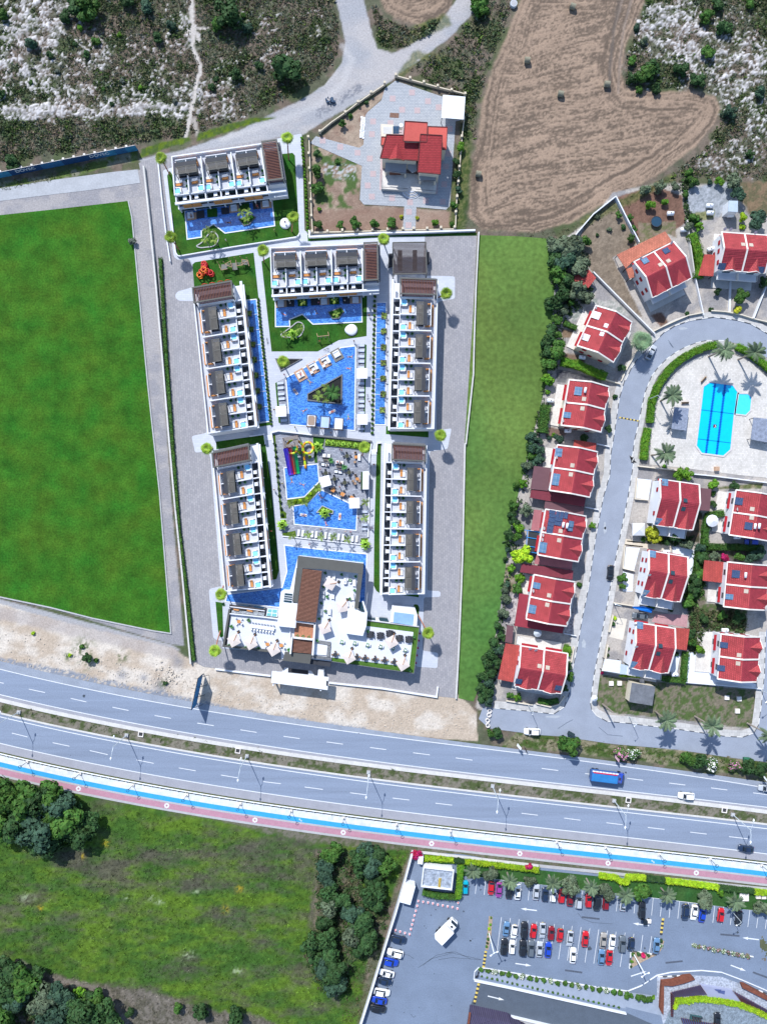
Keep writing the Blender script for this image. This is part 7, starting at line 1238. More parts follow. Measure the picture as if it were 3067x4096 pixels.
def car(t,x,y,a,colour,kind,label,top=None,grp=None):
 """a: degrees clockwise from image-up that the bonnet points to"""
 M=carmesh(kind);C_=M['c']
 if colour not in C_:
  m=carpaint(colour);C_[colour]=(M['body'].mesh("body",m,True),M['roof'].mesh("roof",m),M['pil'].mesh("pillar",m),M['mi'].mesh("mirror",m),M['bm'].mesh("bumper",m))
 bm_,rm_,pm2,mm,bu=C_[colour];p=G(t(x,y),.045)
 o=thing("parked_car" if grp else "car",p,label,"car",R(90-a),grp);h=M['L']/2;w=M['W']/2
 link("body",bm_,o);g=link("cabin_glass",M['glass'],o);link("roof",rm_,o);link("pillars",pm2,g)
 for sx in(-1,1):
  for sy in(-1,1):
   q=put("wheel",M['wheel'],(sx*h*.62,sy*(w-.1),.33),parent=o);link("rim",M['rim'],q)
 for sy in(-1,1):
  put("headlight",M['hl'],(h-.22,sy*w*.66,.62),parent=o);put("tail_light",M['tl'],(-h+.07,sy*w*.68,.72),parent=o);put("mirror",mm,(M['fb']-.25,sy*(w+.08),M['hb']+.02),parent=o)
 put("plate",M['plate'],(-h-.01,0,.5),parent=o);return o
TOPR=[(195,480,2,'cyan','hatch'),(450,490,184,'red','hatch'),(527,507,185,'purple','sedan'),(627,515,4,'black','sedan'),(712,525,4,'white','sedan'),(892,527,5,'silver','sedan'),(980,550,5,'navy','hatch'),(1060,558,6,'white','hatch'),(1143,568,6,'red','hatch'),(1228,590,5,'darkred','sedan'),(1310,608,4,'silver','suv'),(1407,612,2,'red','hatch'),(1492,635,186,'black','suv'),(1578,635,5,'darkred','hatch')]
TOPR2=[(220,640,8,'silver','sedan'),(402,705,5,'black','suv'),(832,730,184,'navy','suv'),(918,733,188,'white','sedan'),(1002,750,10,'blue','sedan'),(1182,757,9,'red','hatch'),(1360,790,186,'black','sedan')]
MIDR=[(598,890,8,'steel','cabrio'),(676,918,187,'white','hatch'),(775,900,3,'black','suv'),(866,912,8,'red','hatch'),(955,905,183,'silver','sedan'),(1040,933,5,'darkred','hatch'),(1127,957,186,'red','hatch'),(1225,985,187,'silver','sedan'),(1375,990,6,'red','sedan'),(1553,1005,6,'beige','sedan')]
MIDR2=[(108,1030,187,'white','sedan'),(207,1043,5,'grey','suv'),(296,1050,188,'navy','hatch'),(547,1060,5,'steel','sedan')]
LOWR=[(577,1065,6,'black','suv'),(655,1070,5,'white','hatch'),(760,1077,4,'black','suv'),(840,1080,5,'grey','suv'),(925,1090,5,'silver','sedan'),(1010,1097,5,'blue','sedan'),(1255,1152,4,'white','sedan'),(1535,1168,5,'steel','sedan'),(1612,1178,185,'red','sedan')]
KN=dict(sedan="saloon car",hatch="hatchback",suv="large estate car",cabrio="open topped car")
for row,sub,lst in(("top","top",[(t9,*c)for c in TOPR]+[(t10,*c)for c in TOPR2]),("middle","middle",[(t9,*c)for c in MIDR]+[(t10,*c)for c in MIDR2]),("lower","lower",[(t9,*c)for c in LOWR])):
 for i,(t,x,y,a,c,k)in enumerate(lst):car(t,x,y,a,c,k,"%s %s, %s from the left in the %s parking row"%(c.replace('darkred','dark red'),KN[k],ORD[i],row),grp="cars parked in the %s row of the car park"%row)
for i,(x,y,a,c,k)in enumerate([(425,883,104,'navy','suv'),(398,1005,283,'white','suv'),(355,1083,103,'blue','suv'),(322,1185,285,'white','sedan'),(305,1257,104,'navy','sedan'),(282,1350,100,'white','suv'),(255,1422,281,'blue','sedan'),(247,1495,102,'black','suv')]):car(t8,x,y,a,c,k,"%s %s, %s from the top along the white car park wall"%(c,KN[k],ORD[i]),grp="cars parked along the white wall")
for t,x,y,a,c,k,l in((tP,1180,500,28,'silver','sedan',"silver saloon car driving on the curved side street under the fan palm"),(tS,1388,1517,184,'black','sedan',"shiny black car parked on the side street by the kerb"),(tW,650,1592,272,'white','suv',"white car with a dark windscreen on the bottom street"),(t6,1112,628,274,'white','suv',"white off-road car driving on the highway behind the truck"),(t6,1640,579,276,'silver','sedan',"silver car at the right edge of the highway"),(t6,1507,978,277,'navy','sedan',"dark blue car alone on the lower carriageway"),(tU,1498,752,272,'blue','hatch',"bright blue car parked below the deep red house"),(tX,445,148,276,'grey','sedan',"dark grey car parked under the blue awning"),(t11,1147,1180,4,'black','sedan',"black car at the bottom right behind the green grasses")):car(t,x,y,a,c,k,l)
def truck(t,x,y,a,L,Wd,H,col,cabc,label,tarp=None):
 o=thing("truck",G(t(x,y),.045),label,"truck",R(90-a));K=lambda nm,mb,m,par=o,sm=False:obj(nm,mb,m,par,sm,world=False)
 mb=MB();c=L-2.1;mb.box((-1.05,0,1.0+H/2),(c,Wd,H));b=K("cargo_box",mb,mat("truck_"+("blue" if tarp else col),(.03,.10,.30)if tarp else CC[col],rough=.5,var=.03));mb=MB();mb.box((-1.05,0,.75),(c,Wd*.8,.3));K("chassis",mb,CHAR)
 if tarp:
  mb=MB();mb.box((-1.05,-.3,1.03+H),(c*.96,Wd*.72,.06));K("tarpaulin",mb,mat("tarp_blue",(.02,.16,.40),var=.15),b);mb=MB();mb.box((-1.05,Wd*.36,1.05+H),(c*.9,.26,.06));K("red_edge",mb,mat("tarp_red",(.55,.02,.05),var=.1),b)
  for k in range(8):mb=MB();mb.box((-1.05-c/2+(k+.5)*c/8,Wd*.48,1.06+H),(c/9,.34,.05));K("side_flap",mb,CUSH,b)
 mb=loft([(L/2-2.0,Wd*.48,.5,2.5,.35),(L/2-.9,Wd*.48,.5,2.5,.35),(L/2-.25,Wd*.47,.5,1.9,.35),(L/2,Wd*.42,.5,1.5,.4)]);cb=K("cab",mb,carpaint(cabc),sm=True)
 mb=MB();mb.add([(L/2-.82,-Wd*.40,2.44),(L/2-.82,Wd*.40,2.44),(L/2-.2,Wd*.40,1.86),(L/2-.2,-Wd*.40,1.86)],[(0,3,2,1)]);K("windscreen",mb,CARG,cb);mb=MB();mb.box((L/2-1.5,0,2.53),(.6,.7,.06));K("roof_hatch",mb,CHAR,cb)
 for xx in(-L/2+.9,-L/2+2.0,L/2-1.3)if L>6.5 else(-L/2+1.2,L/2-1.1):
  for s in(-1,1):mb=MB();mb.tube([(xx,s*(Wd/2-.3),.48),(xx,s*(Wd/2-.02),.48)],.46,12);K("wheel",mb,TYRE)
 for s in(-1,1):mb=MB();mb.box((L/2-.5,s*(Wd/2+.12),1.9),(.12,.2,.4));K("mirror",mb,CHAR);mb=MB();mb.box((L/2-.02,s*Wd*.34,.85),(.08,.35,.2));K("headlight",mb,HL)
truck(t6,585,492,97,9.6,2.9,1.7,'white','blue',"long truck with blue tarpaulin on the upper carriageway",True);truck(t8,847,785,44,6.9,2.7,2.3,'white','white',"white box truck standing diagonally in the open car park")
t=thing("three_wheeler",G(t10(442,820),.045),"small dark utility buggy with a flat bed in the car park lane","buggy",R(176));mb=MB();mb.box((.3,.1,.9),(1.1,1.2,.9));obj("cab",mb,CARG,t,world=False);mb=MB();mb.box((-.85,-.1,.6),(1.3,1.1,.3));obj("bed",mb,TRIM,t,world=False);mb=MB();mb.box((1.1,.1,.6),(.5,.8,.4));obj("nose",mb,carpaint('navy'),t,world=False)
for x,y in((1.0,.55),(1.0,-.4),(-.9,.5),(-.9,-.6)):mb=MB();mb.tube([(x,y-.08,.28),(x,y+.08,.28)],.27,10);obj("wheel",mb,TYRE,t,world=False)
t=thing("machine_trailer",G(t11(940,1155),.05),"dark piece of machinery behind the green grasses","machine",R(-10));
for x in(-.9,0,.9):mb=MB();mb.tube([(x,0,.5),(x,0,1.3)],.35,8);obj("drum",mb,CHAR,t,world=False)
mb=MB();mb.box((0,-.3,.35),(3.2,1.6,.4));obj("deck",mb,mat("dark_teal",(.03,.09,.10),var=.3,scale=3),t,world=False);mb=MB();mb.beam((-1.5,.6,1.2),(1.5,.6,1.2),.12);mb.beam((-1.5,.6,.5),(-1.5,.6,1.2),.1);mb.beam((1.5,.6,.5),(1.5,.6,1.2),.1);obj("rail",mb,CHAR,t,world=False)
for t_,c,a,l,m in((t6,(350,218),28,"dark wheeled waste bin tipped by the side street verge",mat("bin_dark",(.02,.04,.05),var=.2)),(t6,(1508,386),2,"green wheeled waste container by the lower verge",mat("bin_green",(.03,.14,.08),var=.2))):
 t=thing("waste_container",G(t_(*c),.03),l,"waste bin",R(-a));mb=MB();mb.hexa([(-.75,-.45,.2),(.75,-.45,.2),(.75,.45,.2),(-.75,.45,.2)],[(-.95,-.6,1.2),(.95,-.6,1.2),(.95,.6,1.2),(-.95,.6,1.2)]);obj("bin",mb,m,t,world=False);mb=MB();mb.box((0,.12,1.26),(1.9,.95,.1));obj("lid",mb,m,t,world=False)
 for x in(-.6,.6):mb=MB();mb.tube([(x,-.4,.1),(x,-.34,.1)],.1,8);obj("wheel",mb,TYRE,t,world=False)
def moto(t_,c,a,l):
 t=thing("motorcycle",G(t_(*c),.045),l,"motorcycle",R(a));mb=MB();mb.beam((-.5,0,.6),(.45,0,.75),.24);mb.beam((.45,0,.75),(.7,0,.35),.1);obj("body",mb,CHAR,t,world=False);mb=MB();mb.beam((.45,-.35,1.0),(.45,.35,1.0),.06);obj("handlebar",mb,RIM,t,world=False);mb=MB();mb.box((-.3,0,.8),(.6,.28,.12));obj("seat",mb,TYRE,t,world=False)
 for x in(-.7,.7):mb=MB();mb.tube([(x,-.06,.32),(x,.06,.32)],.32,12);obj("wheel",mb,TYRE,t,world=False)
 return t
moto(t6,(56,328),-65,"motorcycle riding along the hard shoulder of the upper carriageway");moto(t8,(1120,1205),60,"motorcycle parked at the tip of the ramp planter")
# street lamps
STEEL=mat("galvanised",(.52,.58,.62),metal=.2,rough=.5,var=.05);LAMPW=mat("lamp_white",(.75,.78,.8),var=0,rough=.4);PBLK=mat("post_dark",(.02,.07,.10),rough=.5,var=0)
def lamp_double(base,i,n):
 p=G(base);th=thing("street_lamp",p,"tall double armed street lamp on the median, %s from the left"%ORD[i],"street lamp",R(-8),"double street lamps on the highway median")
 mb=MB();mb.tube([(0,0,0),(0,0,10)],[.13,.08],8);obj("pole",mb,STEEL,th,world=False);mb=MB();mb.box((0,0,.2),(1.0,1.0,.4));obj("footing",mb,CONC,th,world=False)
 for s in(-1,1):mb=MB();mb.tube([(0,0,9.6),(0,s*1.2,10.2),(0,s*2.7,10.4)],.06,6);ar=obj("arm",mb,STEEL,th,world=False);mb=MB();mb.tube([(0,s*2.6,10.4),(0,s*2.9,10.42),(0,s*3.4,10.4)],[.1,.26,.12],8);obj("lamp_head",mb,LAMPW,ar,world=False)
for i,b in enumerate([(42/.54,1538/.54),t4(935,1178),t5(147,535),t5(950,643),D(1063,1697),t6(640,665),t6(1425,757)][:7]):lamp_double(b,i,7)
for i,b in enumerate([t4(40,1335)]+[t4(207,1372),t4(595,1458),t4(982,1543),t4(1380,1615),t5(105,850),t5(440,897),t5(787,943),t5(1136,987),t5(1491,1030),t6(260,937),t6(583,974),t6(938,1018),t6(1275,1050),t6(1615,1092)]):
 if i==0:continue
 p=G(b);th=thing("promenade_lamp",p,"slim dark promenade lamp with a ring head, %s from the left"%ORD[i-1],"lamp",0,"ring headed lamps along the promenade")
 mb=MB();mb.tube([(0,0,.3),(0,0,4.1)],.075,6);obj("pole",mb,PBLK,th,world=False);mb=MB();mb.box((0,0,.25),(.7,.7,.5));obj("footing",mb,TRIM,th,world=False);mb=MB();mb.tube([(.42*math.cos(R(a)),.42*math.sin(R(a)),4.15)for a in range(0,361,30)],.07,5);obj("ring",mb,PBLK,th,world=False)
rl=thing("guard_rail",G((0,3014)),"long white tubular guard rail between highway and promenade","guard rail")
pts=[G((x,cE(x)+8),.75)for x in XS];mb=MB()
for i in range(len(pts)-1):mb.beam(pts[i],pts[i+1],.22,.22)
obj("rail",mb,LAMPW,rl)
x=-240;j=0
while x<3300:mb=MB();p=G((x,cE(x)+8));mb.box((p.x,p.y,.35),(.14,.14,.7));obj("post",mb,STEEL,rl);x+=34
for i,b in enumerate([t4(1040,1170),t5(87,500),t6(735,662),t6(1370,728)]):
 th=thing("drain_box",G(b),"square concrete drain box in the median, %s from the left"%ORD[i],"drain",R(-8),"drain boxes in the median");mb=MB();mb.wall([(-.65,-.65),(.65,-.65),(.65,.65),(-.65,.65)],.2,0,.3,closed=True);obj("rim",mb,TRIM,th,world=False);mb=MB();mb.poly([(-.6,-.6,.05),(.6,-.6,.05),(.6,.6,.05),(-.6,.6,.05)]);obj("grate",mb,CHAR,th,world=False)
def lamp1(t_,base,head,h,l,m=STEEL,nm="street_lamp"):
 b=G(t_(*base));e=G(t_(*head),h);th=thing(nm,b,l,"street lamp");d=Vector((e.x-b.x,e.y-b.y,0));d=d.normalized()*min(d.length,3.0)
 mb=MB();mb.tube([(0,0,0),(0,0,h-.3)],[.1,.07],6);obj("pole",mb,m,th,world=False);mb=MB();mb.tube([(0,0,h-.3),(d.x*.5,d.y*.5,h),(d.x,d.y,h)],.05,5);ar=obj("arm",mb,m,th,world=False);mb=MB();mb.tube([(d.x,d.y,h),(d.x*1.1,d.y*1.1,h),(d.x*1.28,d.y*1.28,h)],[.08,.22,.1],8);obj("lamp_head",mb,LAMPW,ar,world=False)
for a in((tW,(615,1345),(660,1435),7,"street lamp in front of the corner house"),(tX,(345,1100),(402,1192),7,"street lamp beside the hut path on the corner green"),(tX,(1590,850),(1656,960),7,"street lamp at the right end of the corner green"),(tU,(200,1330),(228,1345),7,"street lamp above the blue awning"),(tR,(530,822),(640,802),7,"white street lamp over the round hedge left of the pool"),(t10,(1258,680),(1358,870),8,"thin car park lamp leaning over the black car")):lamp1(*a)
for base,l,s in((t9(432,945),"white twin headed car park lamp on the left lamp island",1),(t10(325,1150),"white twin headed car park lamp on the triangular flower bed",1)):
 p=G(base);th=thing("car_park_lamp",p,l,"street lamp");mb=MB();mb.tube([(0,0,0),(0,0,9)],[.16,.12],8);obj("pole",mb,LAMPW,th,world=False)
 for a in(30,210):mb=MB();mb.tube([(0,0,8.8),(.8*math.cos(R(a)),.8*math.sin(R(a)),9.1)],.06,6);mb.tube([(.8*math.cos(R(a)),.8*math.sin(R(a)),9.1),(1.25*math.cos(R(a)),1.25*math.sin(R(a)),9.1)],.2,8);obj("lamp_head",mb,LAMPW,th,world=False)
for t_,c,l in((t6,(642,368),"pink backed roadside sign by the oleanders"),(t6,(1612,500),"white roadside sign at the right edge"),(t6,(2,290),"white roadside sign above the motorcycle")):
 p=G(t_(*c));th=thing("road_sign",p,l,"sign",R(-50));mb=MB();mb.beam((0,0,0),(0,0,2.2),.09);obj("post",mb,STEEL,th,world=False);mb=MB();mb.box((0,0,2.6),(1.7,.08,1.1),rot=Matrix.Rotation(.5,3,'X'));obj("board",mb,mat("sign_pink",(.55,.35,.42),var=.05)if "pink" in l else LAMPW,th,world=False)
for i,c in enumerate([(253,1402),(246,1440),(233,1492),(235,1538)]):
 th=thing("concrete_ring",G(tW(*c)),"concrete pipe ring, %s from the top at the end of the street"%ORD[i],"pipe ring",0,"concrete rings at the street end");mb=MB();n=18
 v=[(r_*math.cos(2*math.pi*k/n),r_*math.sin(2*math.pi*k/n),z)for r_,z in((.62,0),(.62,.6),(.45,.6),(.45,0))for k in range(n)];mb.add(v,[(i_*n+k,i_*n+(k+1)%n,(i_+1)*n+(k+1)%n,(i_+1)*n+k)for i_ in range(3)for k in range(n)]);obj("ring",mb,TRIM,th,world=False)
cone=MB();cone.cyl((0,0,.04),.22,.75,8,r2=.03);cm=cone.mesh("cone",mat("cone_red",(.75,.05,.04),var=0));b_=MB();b_.box((0,0,.02),(.6,.6,.04));bmh=b_.mesh("base",CUSH);cl=MB();cl.cyl((0,0,.35),.16,.15,8,r2=.12);clm=cl.mesh("collar",CUSH)
for i,c in enumerate([(602,560),(645,567),(688,573),(731,581),(774,592),(818,599),(861,607),(903,614),(947,626),(953,575),(592,603),(580,647),(568,688),(557,730),(547,768),(537,808),(525,852),(485,842),(442,830),(401,817)]):
 th=thing("traffic_cone",G(t8(*c),.03),"red traffic cone, %s"%(ORD[i]+" from the left in the row above the truck" if i<9 else "stray one beside the car park hedge" if i==9 else ORD[i-10]+" down the column left of the truck" if i<17 else ORD[i-17]+" from the right above the parked navy car"),"traffic cone",0,"red traffic cones in the car park");link("cone",cm,th);link("base",bmh,th);link("collar",clm,th)
fl=MB()
for k in range(8):
 a=2*math.pi*k/8;fl.poly([(math.cos(a)*.42+.2*math.cos(b),math.sin(a)*.42+.2*math.sin(b),0)for b in[2*math.pi*j/8 for j in range(8)]])
flm=fl.mesh("flower_mark",PAINT)
for k in range(9):x0=315+k*352.6;o=put("flower_mark",flm,G((x0-0*k,cE(x0)+78),.075),scale=1.25,kind="structure")
for x0 in(1202,2610):
 p=G((x0,cE(x0)+52),.075);mb=MB()
 for dx,dy in((-.25,.2),(.25,-.2)):mb.tube([(p.x+dx+.2*math.cos(R(a)),p.y+dy+.2*math.sin(R(a)),p.z)for a in range(0,361,45)],.05,4)
 mb.beam((p.x-.25,p.y+.2,p.z),(p.x+.25,p.y-.2,p.z),.07,.02);obj("cycle_mark",mb,PAINT,kind="structure")
 # bottom right: ramp, planters, rusty screens
sheet("ramp_road",[t12(280,530),t12(1656,825),(2640,4110),(2640,4200),(2100,4200),t12(940,940),t12(190,765)],.033,mat("ramp_asphalt",(.075,.095,.125),var=.1,scale=.5,fine=3))
for t_,pts,w,h,l in((t12,[(225,512),(600,590),(1656,825)],.3,.9,"white parapet along the upper side of the ramp"),(t12,[(188,768),(560,850),(940,940),(1200,1000)],.3,.9,"white parapet along the lower side of the ramp"),(t12,[(222,512),(230,440),(265,402),(330,405),(900,500),(1656,632)],.18,.25,"curving white kerb round the ramp planter")):wallthing("parapet",[t_(*p)for p in pts],w,h,WHITE,l)
wallthing("parapet",[t11(0,862),t11(270,902),t11(400,850),t11(560,745),t11(700,715),t11(1000,697),t11(1200,715),t11(1400,790),t11(1656,900)],.2,.25,WHITE,"curving white kerb in front of the rusty screens")
sheet("planter_bed",[t12(270,410),t12(900,505),t12(1656,640),t12(1656,790),t12(700,590),t12(260,480)],.055,mat("ramp_slab",(.25,.29,.36),var=.08,scale=.6));sheet("planter_bed",[t11(0,880),t11(560,950),t11(620,1150),t11(0,1000)],.066,MATS["ramp_slab"])
sheet("garden_terrace",[t11(560,750),t11(900,745),t11(1200,760),t11(1410,840),t11(1656,960),t11(1800,1231),t11(620,1231),t11(560,950)],.072,mat("worn_slab",(.30,.33,.39),var=.3,scale=.5,fine=2));sheet("pebble_court",[t11(760,1010),t11(1000,1000),t11(1300,1050),t11(1656,1180),t11(1700,1300),t11(600,1300),t11(700,1060)],.084,mat("pebble_court",(.17,.21,.25),var=.4,scale=1,fine=5))
RUST=mat("corten",(.15,.05,.03),var=.3,scale=1.5,rough=.9)
for pts,l in(([(610,815),(715,805),(830,765),(905,757),(940,790),(845,825),(715,858),(632,850),(632,970),(625,1145),(592,1090),(600,930)],"rusty steel bench wall bending round the sunken garden"),([(1400,840),(1440,845),(1656,960),(1720,1010),(1720,1040),(1656,1000),(1410,875)],"rusty steel wall right of the sunken garden")):
 mb=MB();P=[G(t11(*p),1.2)for p in pts];mb.prism([(p.x,p.y)for p in P],0,1.2);c=P[0];mb.v=[(x-c.x,y-c.y,z)for x,y,z in mb.v];o=obj("rusty_wall",mb,RUST,label=l,cat="wall");o.location=(c.x,c.y,0)
def fins(a0,a1,b0,b1,n,l):
 th=thing("fin_screen",G(t11(*a0)),l,"screen")
 for k in range(n):
  f=k/(n-1);p=(a0[0]+(a1[0]-a0[0])*f,a0[1]+(a1[1]-a0[1])*f);q=(b0[0]+(b1[0]-b0[0])*f,b0[1]+(b1[1]-b0[1])*f);mb=MB();mb.beam(G(t11(*p),1.6),G(t11(*q),.6),.1,.3);obj("fin",mb,RUST,th)
 mb=MB();mb.poly([G(t11(*p),.35)for p in(a0,a1,b1,b0)]);obj("mirror_strip",mb,mat("fin_blue",(.05,.07,.16),rough=.3,var=.1),th)
fins((700,915),(990,845),(740,965),(1055,940),19,"row of rusty fins left of the logo panel");fins((1315,900),(1656,1090),(1400,1010),(1656,1125),16,"row of rusty fins right of the logo panel");fins((695,920),(700,1150),(735,960),(722,1155),13,"row of rusty fins down the left end of the garden");fins((800,1170),(1190,1240),(820,1231),(1200,1300),18,"row of rusty fins at the bottom edge")
lp=thing("logo_panel",G(t11(1150,900),.1),"sloping lilac panel with a dark abstract emblem","panel");mb=MB();P=[G(t11(*p),z)for p,z in(((990,845),.9),((1310,900),.9),((1395,1015),.3),((1065,960),.3))];mb.add([Vector((p.x,p.y,0))for p in P]+P,[(3,2,1,0),(4,5,6,7)]+[(i,(i+1)%4,4+(i+1)%4,4+i)for i in range(4)]);mb.f[1]=(7,6,5,4);obj("panel",mb,mat("lilac",(.30,.32,.44),var=.04),lp)
for q in([(1130,885),(1200,890),(1190,905),(1145,900)],[(1155,900),(1235,902),(1230,935),(1200,925),(1170,920)]):mb=MB();mb.prism([(G(t11(*p),.85).x,G(t11(*p),.85).y)for p in q],.3,.93);obj("emblem",mb,mat("emblem_blue",(.06,.08,.2),var=.1),lp)
wt=thing("warehouse_roof",G(t12(400,900)),"dark ribbed roof with rusty edge at the bottom of the frame","roof");mb=MB();mb.prism([(G(p,4).x,G(p,4).y)for p in(t12(203,848),t12(560,925),(2150,4160),(1870,4160))],0,4.0);obj("roof",mb,brickmat("rib_roof",(.06,.05,.10),(.07,.06,.11),(.02,.02,.03),(12,.5),.06,bump=.5,rot=R(70)),wt);mb=MB();mb.beam(G(t12(185,830),4.2),G((1865,4160),4.2),.5,.4);obj("edge",mb,RUST,wt)
sheet("gravel_roof",[t12(205,800),t12(560,880),t12(900,950),t12(700,1000),t12(205,845)],.08,CONC);wallthing("apron_wall",[t12(205,800),t12(560,880),t12(900,950)],.2,.3,CONC,"grey edge strip beside the warehouse roof")
kb=MB();k=0
for a,b in((t12(275,412),t12(1656,632)),(t10(905,1062),t10(1520,1185)),(t10(320,1128),t10(560,1165)),(t10(300,1140),t10(288,1305)),(t10(575,1150),t10(610,1000)),(t11(570,762),t11(900,748)),(t11(1440,850),t11(1656,930))):
 A,B=G(a,.12),G(b,.12);n=max(2,int((B-A).length/1.3))
 for i in range(n):kb.beam(A.lerp(B,i/n),A.lerp(B,(i+.94)/n),.28,.24,mi=k%2);k+=1
obj("planter_kerbs",kb,[MATS["kerb_white"],MATS["kerb_dark"]],kind="stuff",label="black and white painted kerb stones round the car park planters")
for pts in([t9(432,775),t9(468,780),t9(450,1000),t9(425,1112),t9(395,1105),t9(415,950)],[t10(320,1130),t10(560,1165),t10(440,1220),t10(300,1300)],[t10(600,1000),t10(632,1030),t10(610,1100),t10(580,1150)]):sheet("island_soil",pts,.08,mat("island_soil",(.33,.25,.18),var=.3,scale=2))
aw=thing("awning",G(tX(470,90)),"rumpled bright blue awning over the dark grey car","awning");mb=MB();P=[G(tX(*p),z)for p,z in(((375,62),2.4),((480,60),2.7),((572,85),2.4),((560,122),2.2),((470,100),2.5),((390,78),2.2))];mb.poly(P);obj("cloth",mb,mat("tarp_bright",(.0,.12,.48),var=.2,scale=2),aw)
for a in((462,90),(565,110)):p=G(tX(*a),2.3);mb=MB();mb.beam((p.x,p.y,0),(p.x,p.y,2.3),.07);obj("post",mb,LAMPW,aw)
OIL=mat("oil_stain",(.05,.065,.085),var=.4,scale=3);st=random.Random(12)
for i,(t_,x,y,r_)in enumerate([(t8,755,637,7),(t8,715,685,7),(t8,655,780,6),(t8,672,800,5),(t8,1060,910,8),(t8,1080,895,5),(t8,740,1203,5),(t8,895,1485,5),(t8,610,1500,4),(t8,475,1545,5),(t9,1365,1075,18),(t9,1425,1097,22),(t9,350,515,9),(t9,250,1020,9),(t9,180,730,10),(t10,820,890,4),(t10,1360,945,12),(t10,440,1100,10),(t5,885,387,5),(t4,620,890,16),(t4,522,1328,4),(tR,250,1010,6),(t6,720,480,10)]):
 mb=MB();c=G(t_(x,y));R_=r_/30;mb.poly([(c.x+R_*st.uniform(.5,1.1)*math.cos(2*math.pi*k/9),c.y+R_*st.uniform(.5,1.1)*math.sin(2*math.pi*k/9),.052)for k in range(9)]);obj("oil_stain",mb,OIL,kind="structure")
SKID=mat("skid_mark",(.085,.11,.15),var=.3,scale=2)
for t_,pts in((t8,[(475,1032),(520,1040),(560,1070)]),(t8,[(600,1150),(720,1070),(900,1020),(1160,1080)]),(t8,[(780,1080),(900,1060),(1150,1080)]),(t8,[(535,1560),(560,1590),(575,1575)]),(t8,[(640,1130),(760,1040),(900,1010)]),(t9,[(1310,745),(1350,800),(1450,840),(1656,855)]),(t9,[(0,1140),(100,1130),(250,1200)]),(t6,[(270,190),(330,150),(370,130)]),(t6,[(540,180),(600,230),(700,240)]),(tR,[(730,285),(760,330)]),(tP,[(1350,380),(1400,450)])):
 q=pts;mb=MB()
 for a,b in zip(q,q[1:]):mb.beam(G(t_(*a),.045),G(t_(*b),.045),.13,.012)
 obj("skid_mark",mb,SKID,kind="structure")
PATCH=mat("pale_patch",(.33,.36,.40),var=.12,scale=1.2)
for t_,x,y,rx,ry in((tS,1345,1110,16,42),(tW,1145,770,24,46),(tU,120,600,14,40),(tR,860,150,50,14),(t6,240,110,60,10)):
 mb=MB();mb.poly([tuple(G(t_(x+rx*st.uniform(.6,1.1)*math.cos(2*math.pi*k/14),y+ry*st.uniform(.6,1.1)*math.sin(2*math.pi*k/14)),.04))for k in range(14)]);obj("road_patch",mb,PATCH,kind="structure")
mb=MB();c=G(t2(778,752))
for k in range(26):mb.box((c.x+st.gauss(0,.6),c.y+st.gauss(0,.6),st.uniform(.1,.5)),(st.uniform(.2,.7),)*3,rz=st.uniform(0,3))
obj("rubble",mb,mat("rubble_dark",(.04,.07,.12),var=.4,scale=3),kind="stuff",label="small dark rubble heap on the dirt road")
th=thing("slab_stack",G(tV(590,500)),"line of loose white paving slabs in the villa garden","slabs")
for k in range(22):mb=MB();p=G(tV(578+(k%2)*20+st.uniform(-4,4)+8-k*.5,400+k*9.2),.1);mb.box(p,(.62,.6,.14),rz=st.uniform(-.2,.2));obj("slab",mb,CUSH,th)
# trees, hedges, palms
def leafmat(nm,c,var=.45,hue=.02):return mat(nm,c,rough=.75,var=var,scale=1.3,fine=6,hue=hue,rnd=.22,spec=.2)
LM=dict(dark=leafmat("foliage_dark",(.028,.068,.02)),olive=leafmat("foliage_olive",(.085,.115,.068)),blue=leafmat("foliage_bluegreen",(.035,.075,.045)),mid=leafmat("foliage_mid",(.045,.11,.018)),bright=leafmat("foliage_bright",(.085,.20,.015)),yellow=leafmat("foliage_yellow",(.30,.32,.02)),lime=leafmat("foliage_lime",(.24,.38,.015)),magenta=leafmat("bougainvillea",(.40,.015,.09)),grey=leafmat("foliage_grey",(.10,.12,.095)))
BARK=mat("bark",(.11,.085,.065),var=.25,scale=4)
FLW=mat("petal_white",(.75,.75,.72),var=.05);FLP=mat("petal_pink",(.5,.2,.34),var=.2)
CR={}
def crownmesh(seed,n=1500,ls=.105,flat=.8,lob=9,spread=.72):
 r=np.random.RandomState(seed);c=r.normal(size=(lob,3));c/=np.linalg.norm(c,axis=1)[:,None];c*=r.uniform(.25,spread,lob)[:,None];rad=r.uniform(.22,.46,lob);c[0]=0;rad[0]=.55
 k=r.randint(0,lob,n);d=r.normal(size=(n,3));d/=np.linalg.norm(d,axis=1)[:,None];p=c[k]+d*(rad[k]*r.uniform(.75,1.08,n))[:,None];a=np.cross(d,r.normal(size=(n,3)));a/=np.linalg.norm(a,axis=1)[:,None];b=np.cross(d,a)+.45*r.normal(size=(n,3))
 s=(ls*r.uniform(.6,1.3,n))[:,None];V=np.stack([p-a*s-b*s*.5,p+a*s-b*s*.5,p+a*s*.6+b*s,p-a*s*.6+b*s],1).reshape(-1,3);V[:,2]*=flat
 F=[tuple(range(4*i,4*i+4))for i in range(n)];vs=[tuple(v)for v in V];bm=bmesh.new();bmesh.ops.create_icosphere(bm,subdivisions=2,radius=.56);o=len(vs)
 for v in bm.verts:
  q=v.co*(.85+.5*noise.noise(v.co*2.2+Vector((seed,0,0))));vs.append((q.x,q.y,q.z*flat))
 F+=[tuple(v.index+o for v in f.verts)for f in bm.faces];bm.free();me=bpy.data.meshes.new("crown");me.from_pydata(vs,[],F);me.update();return me
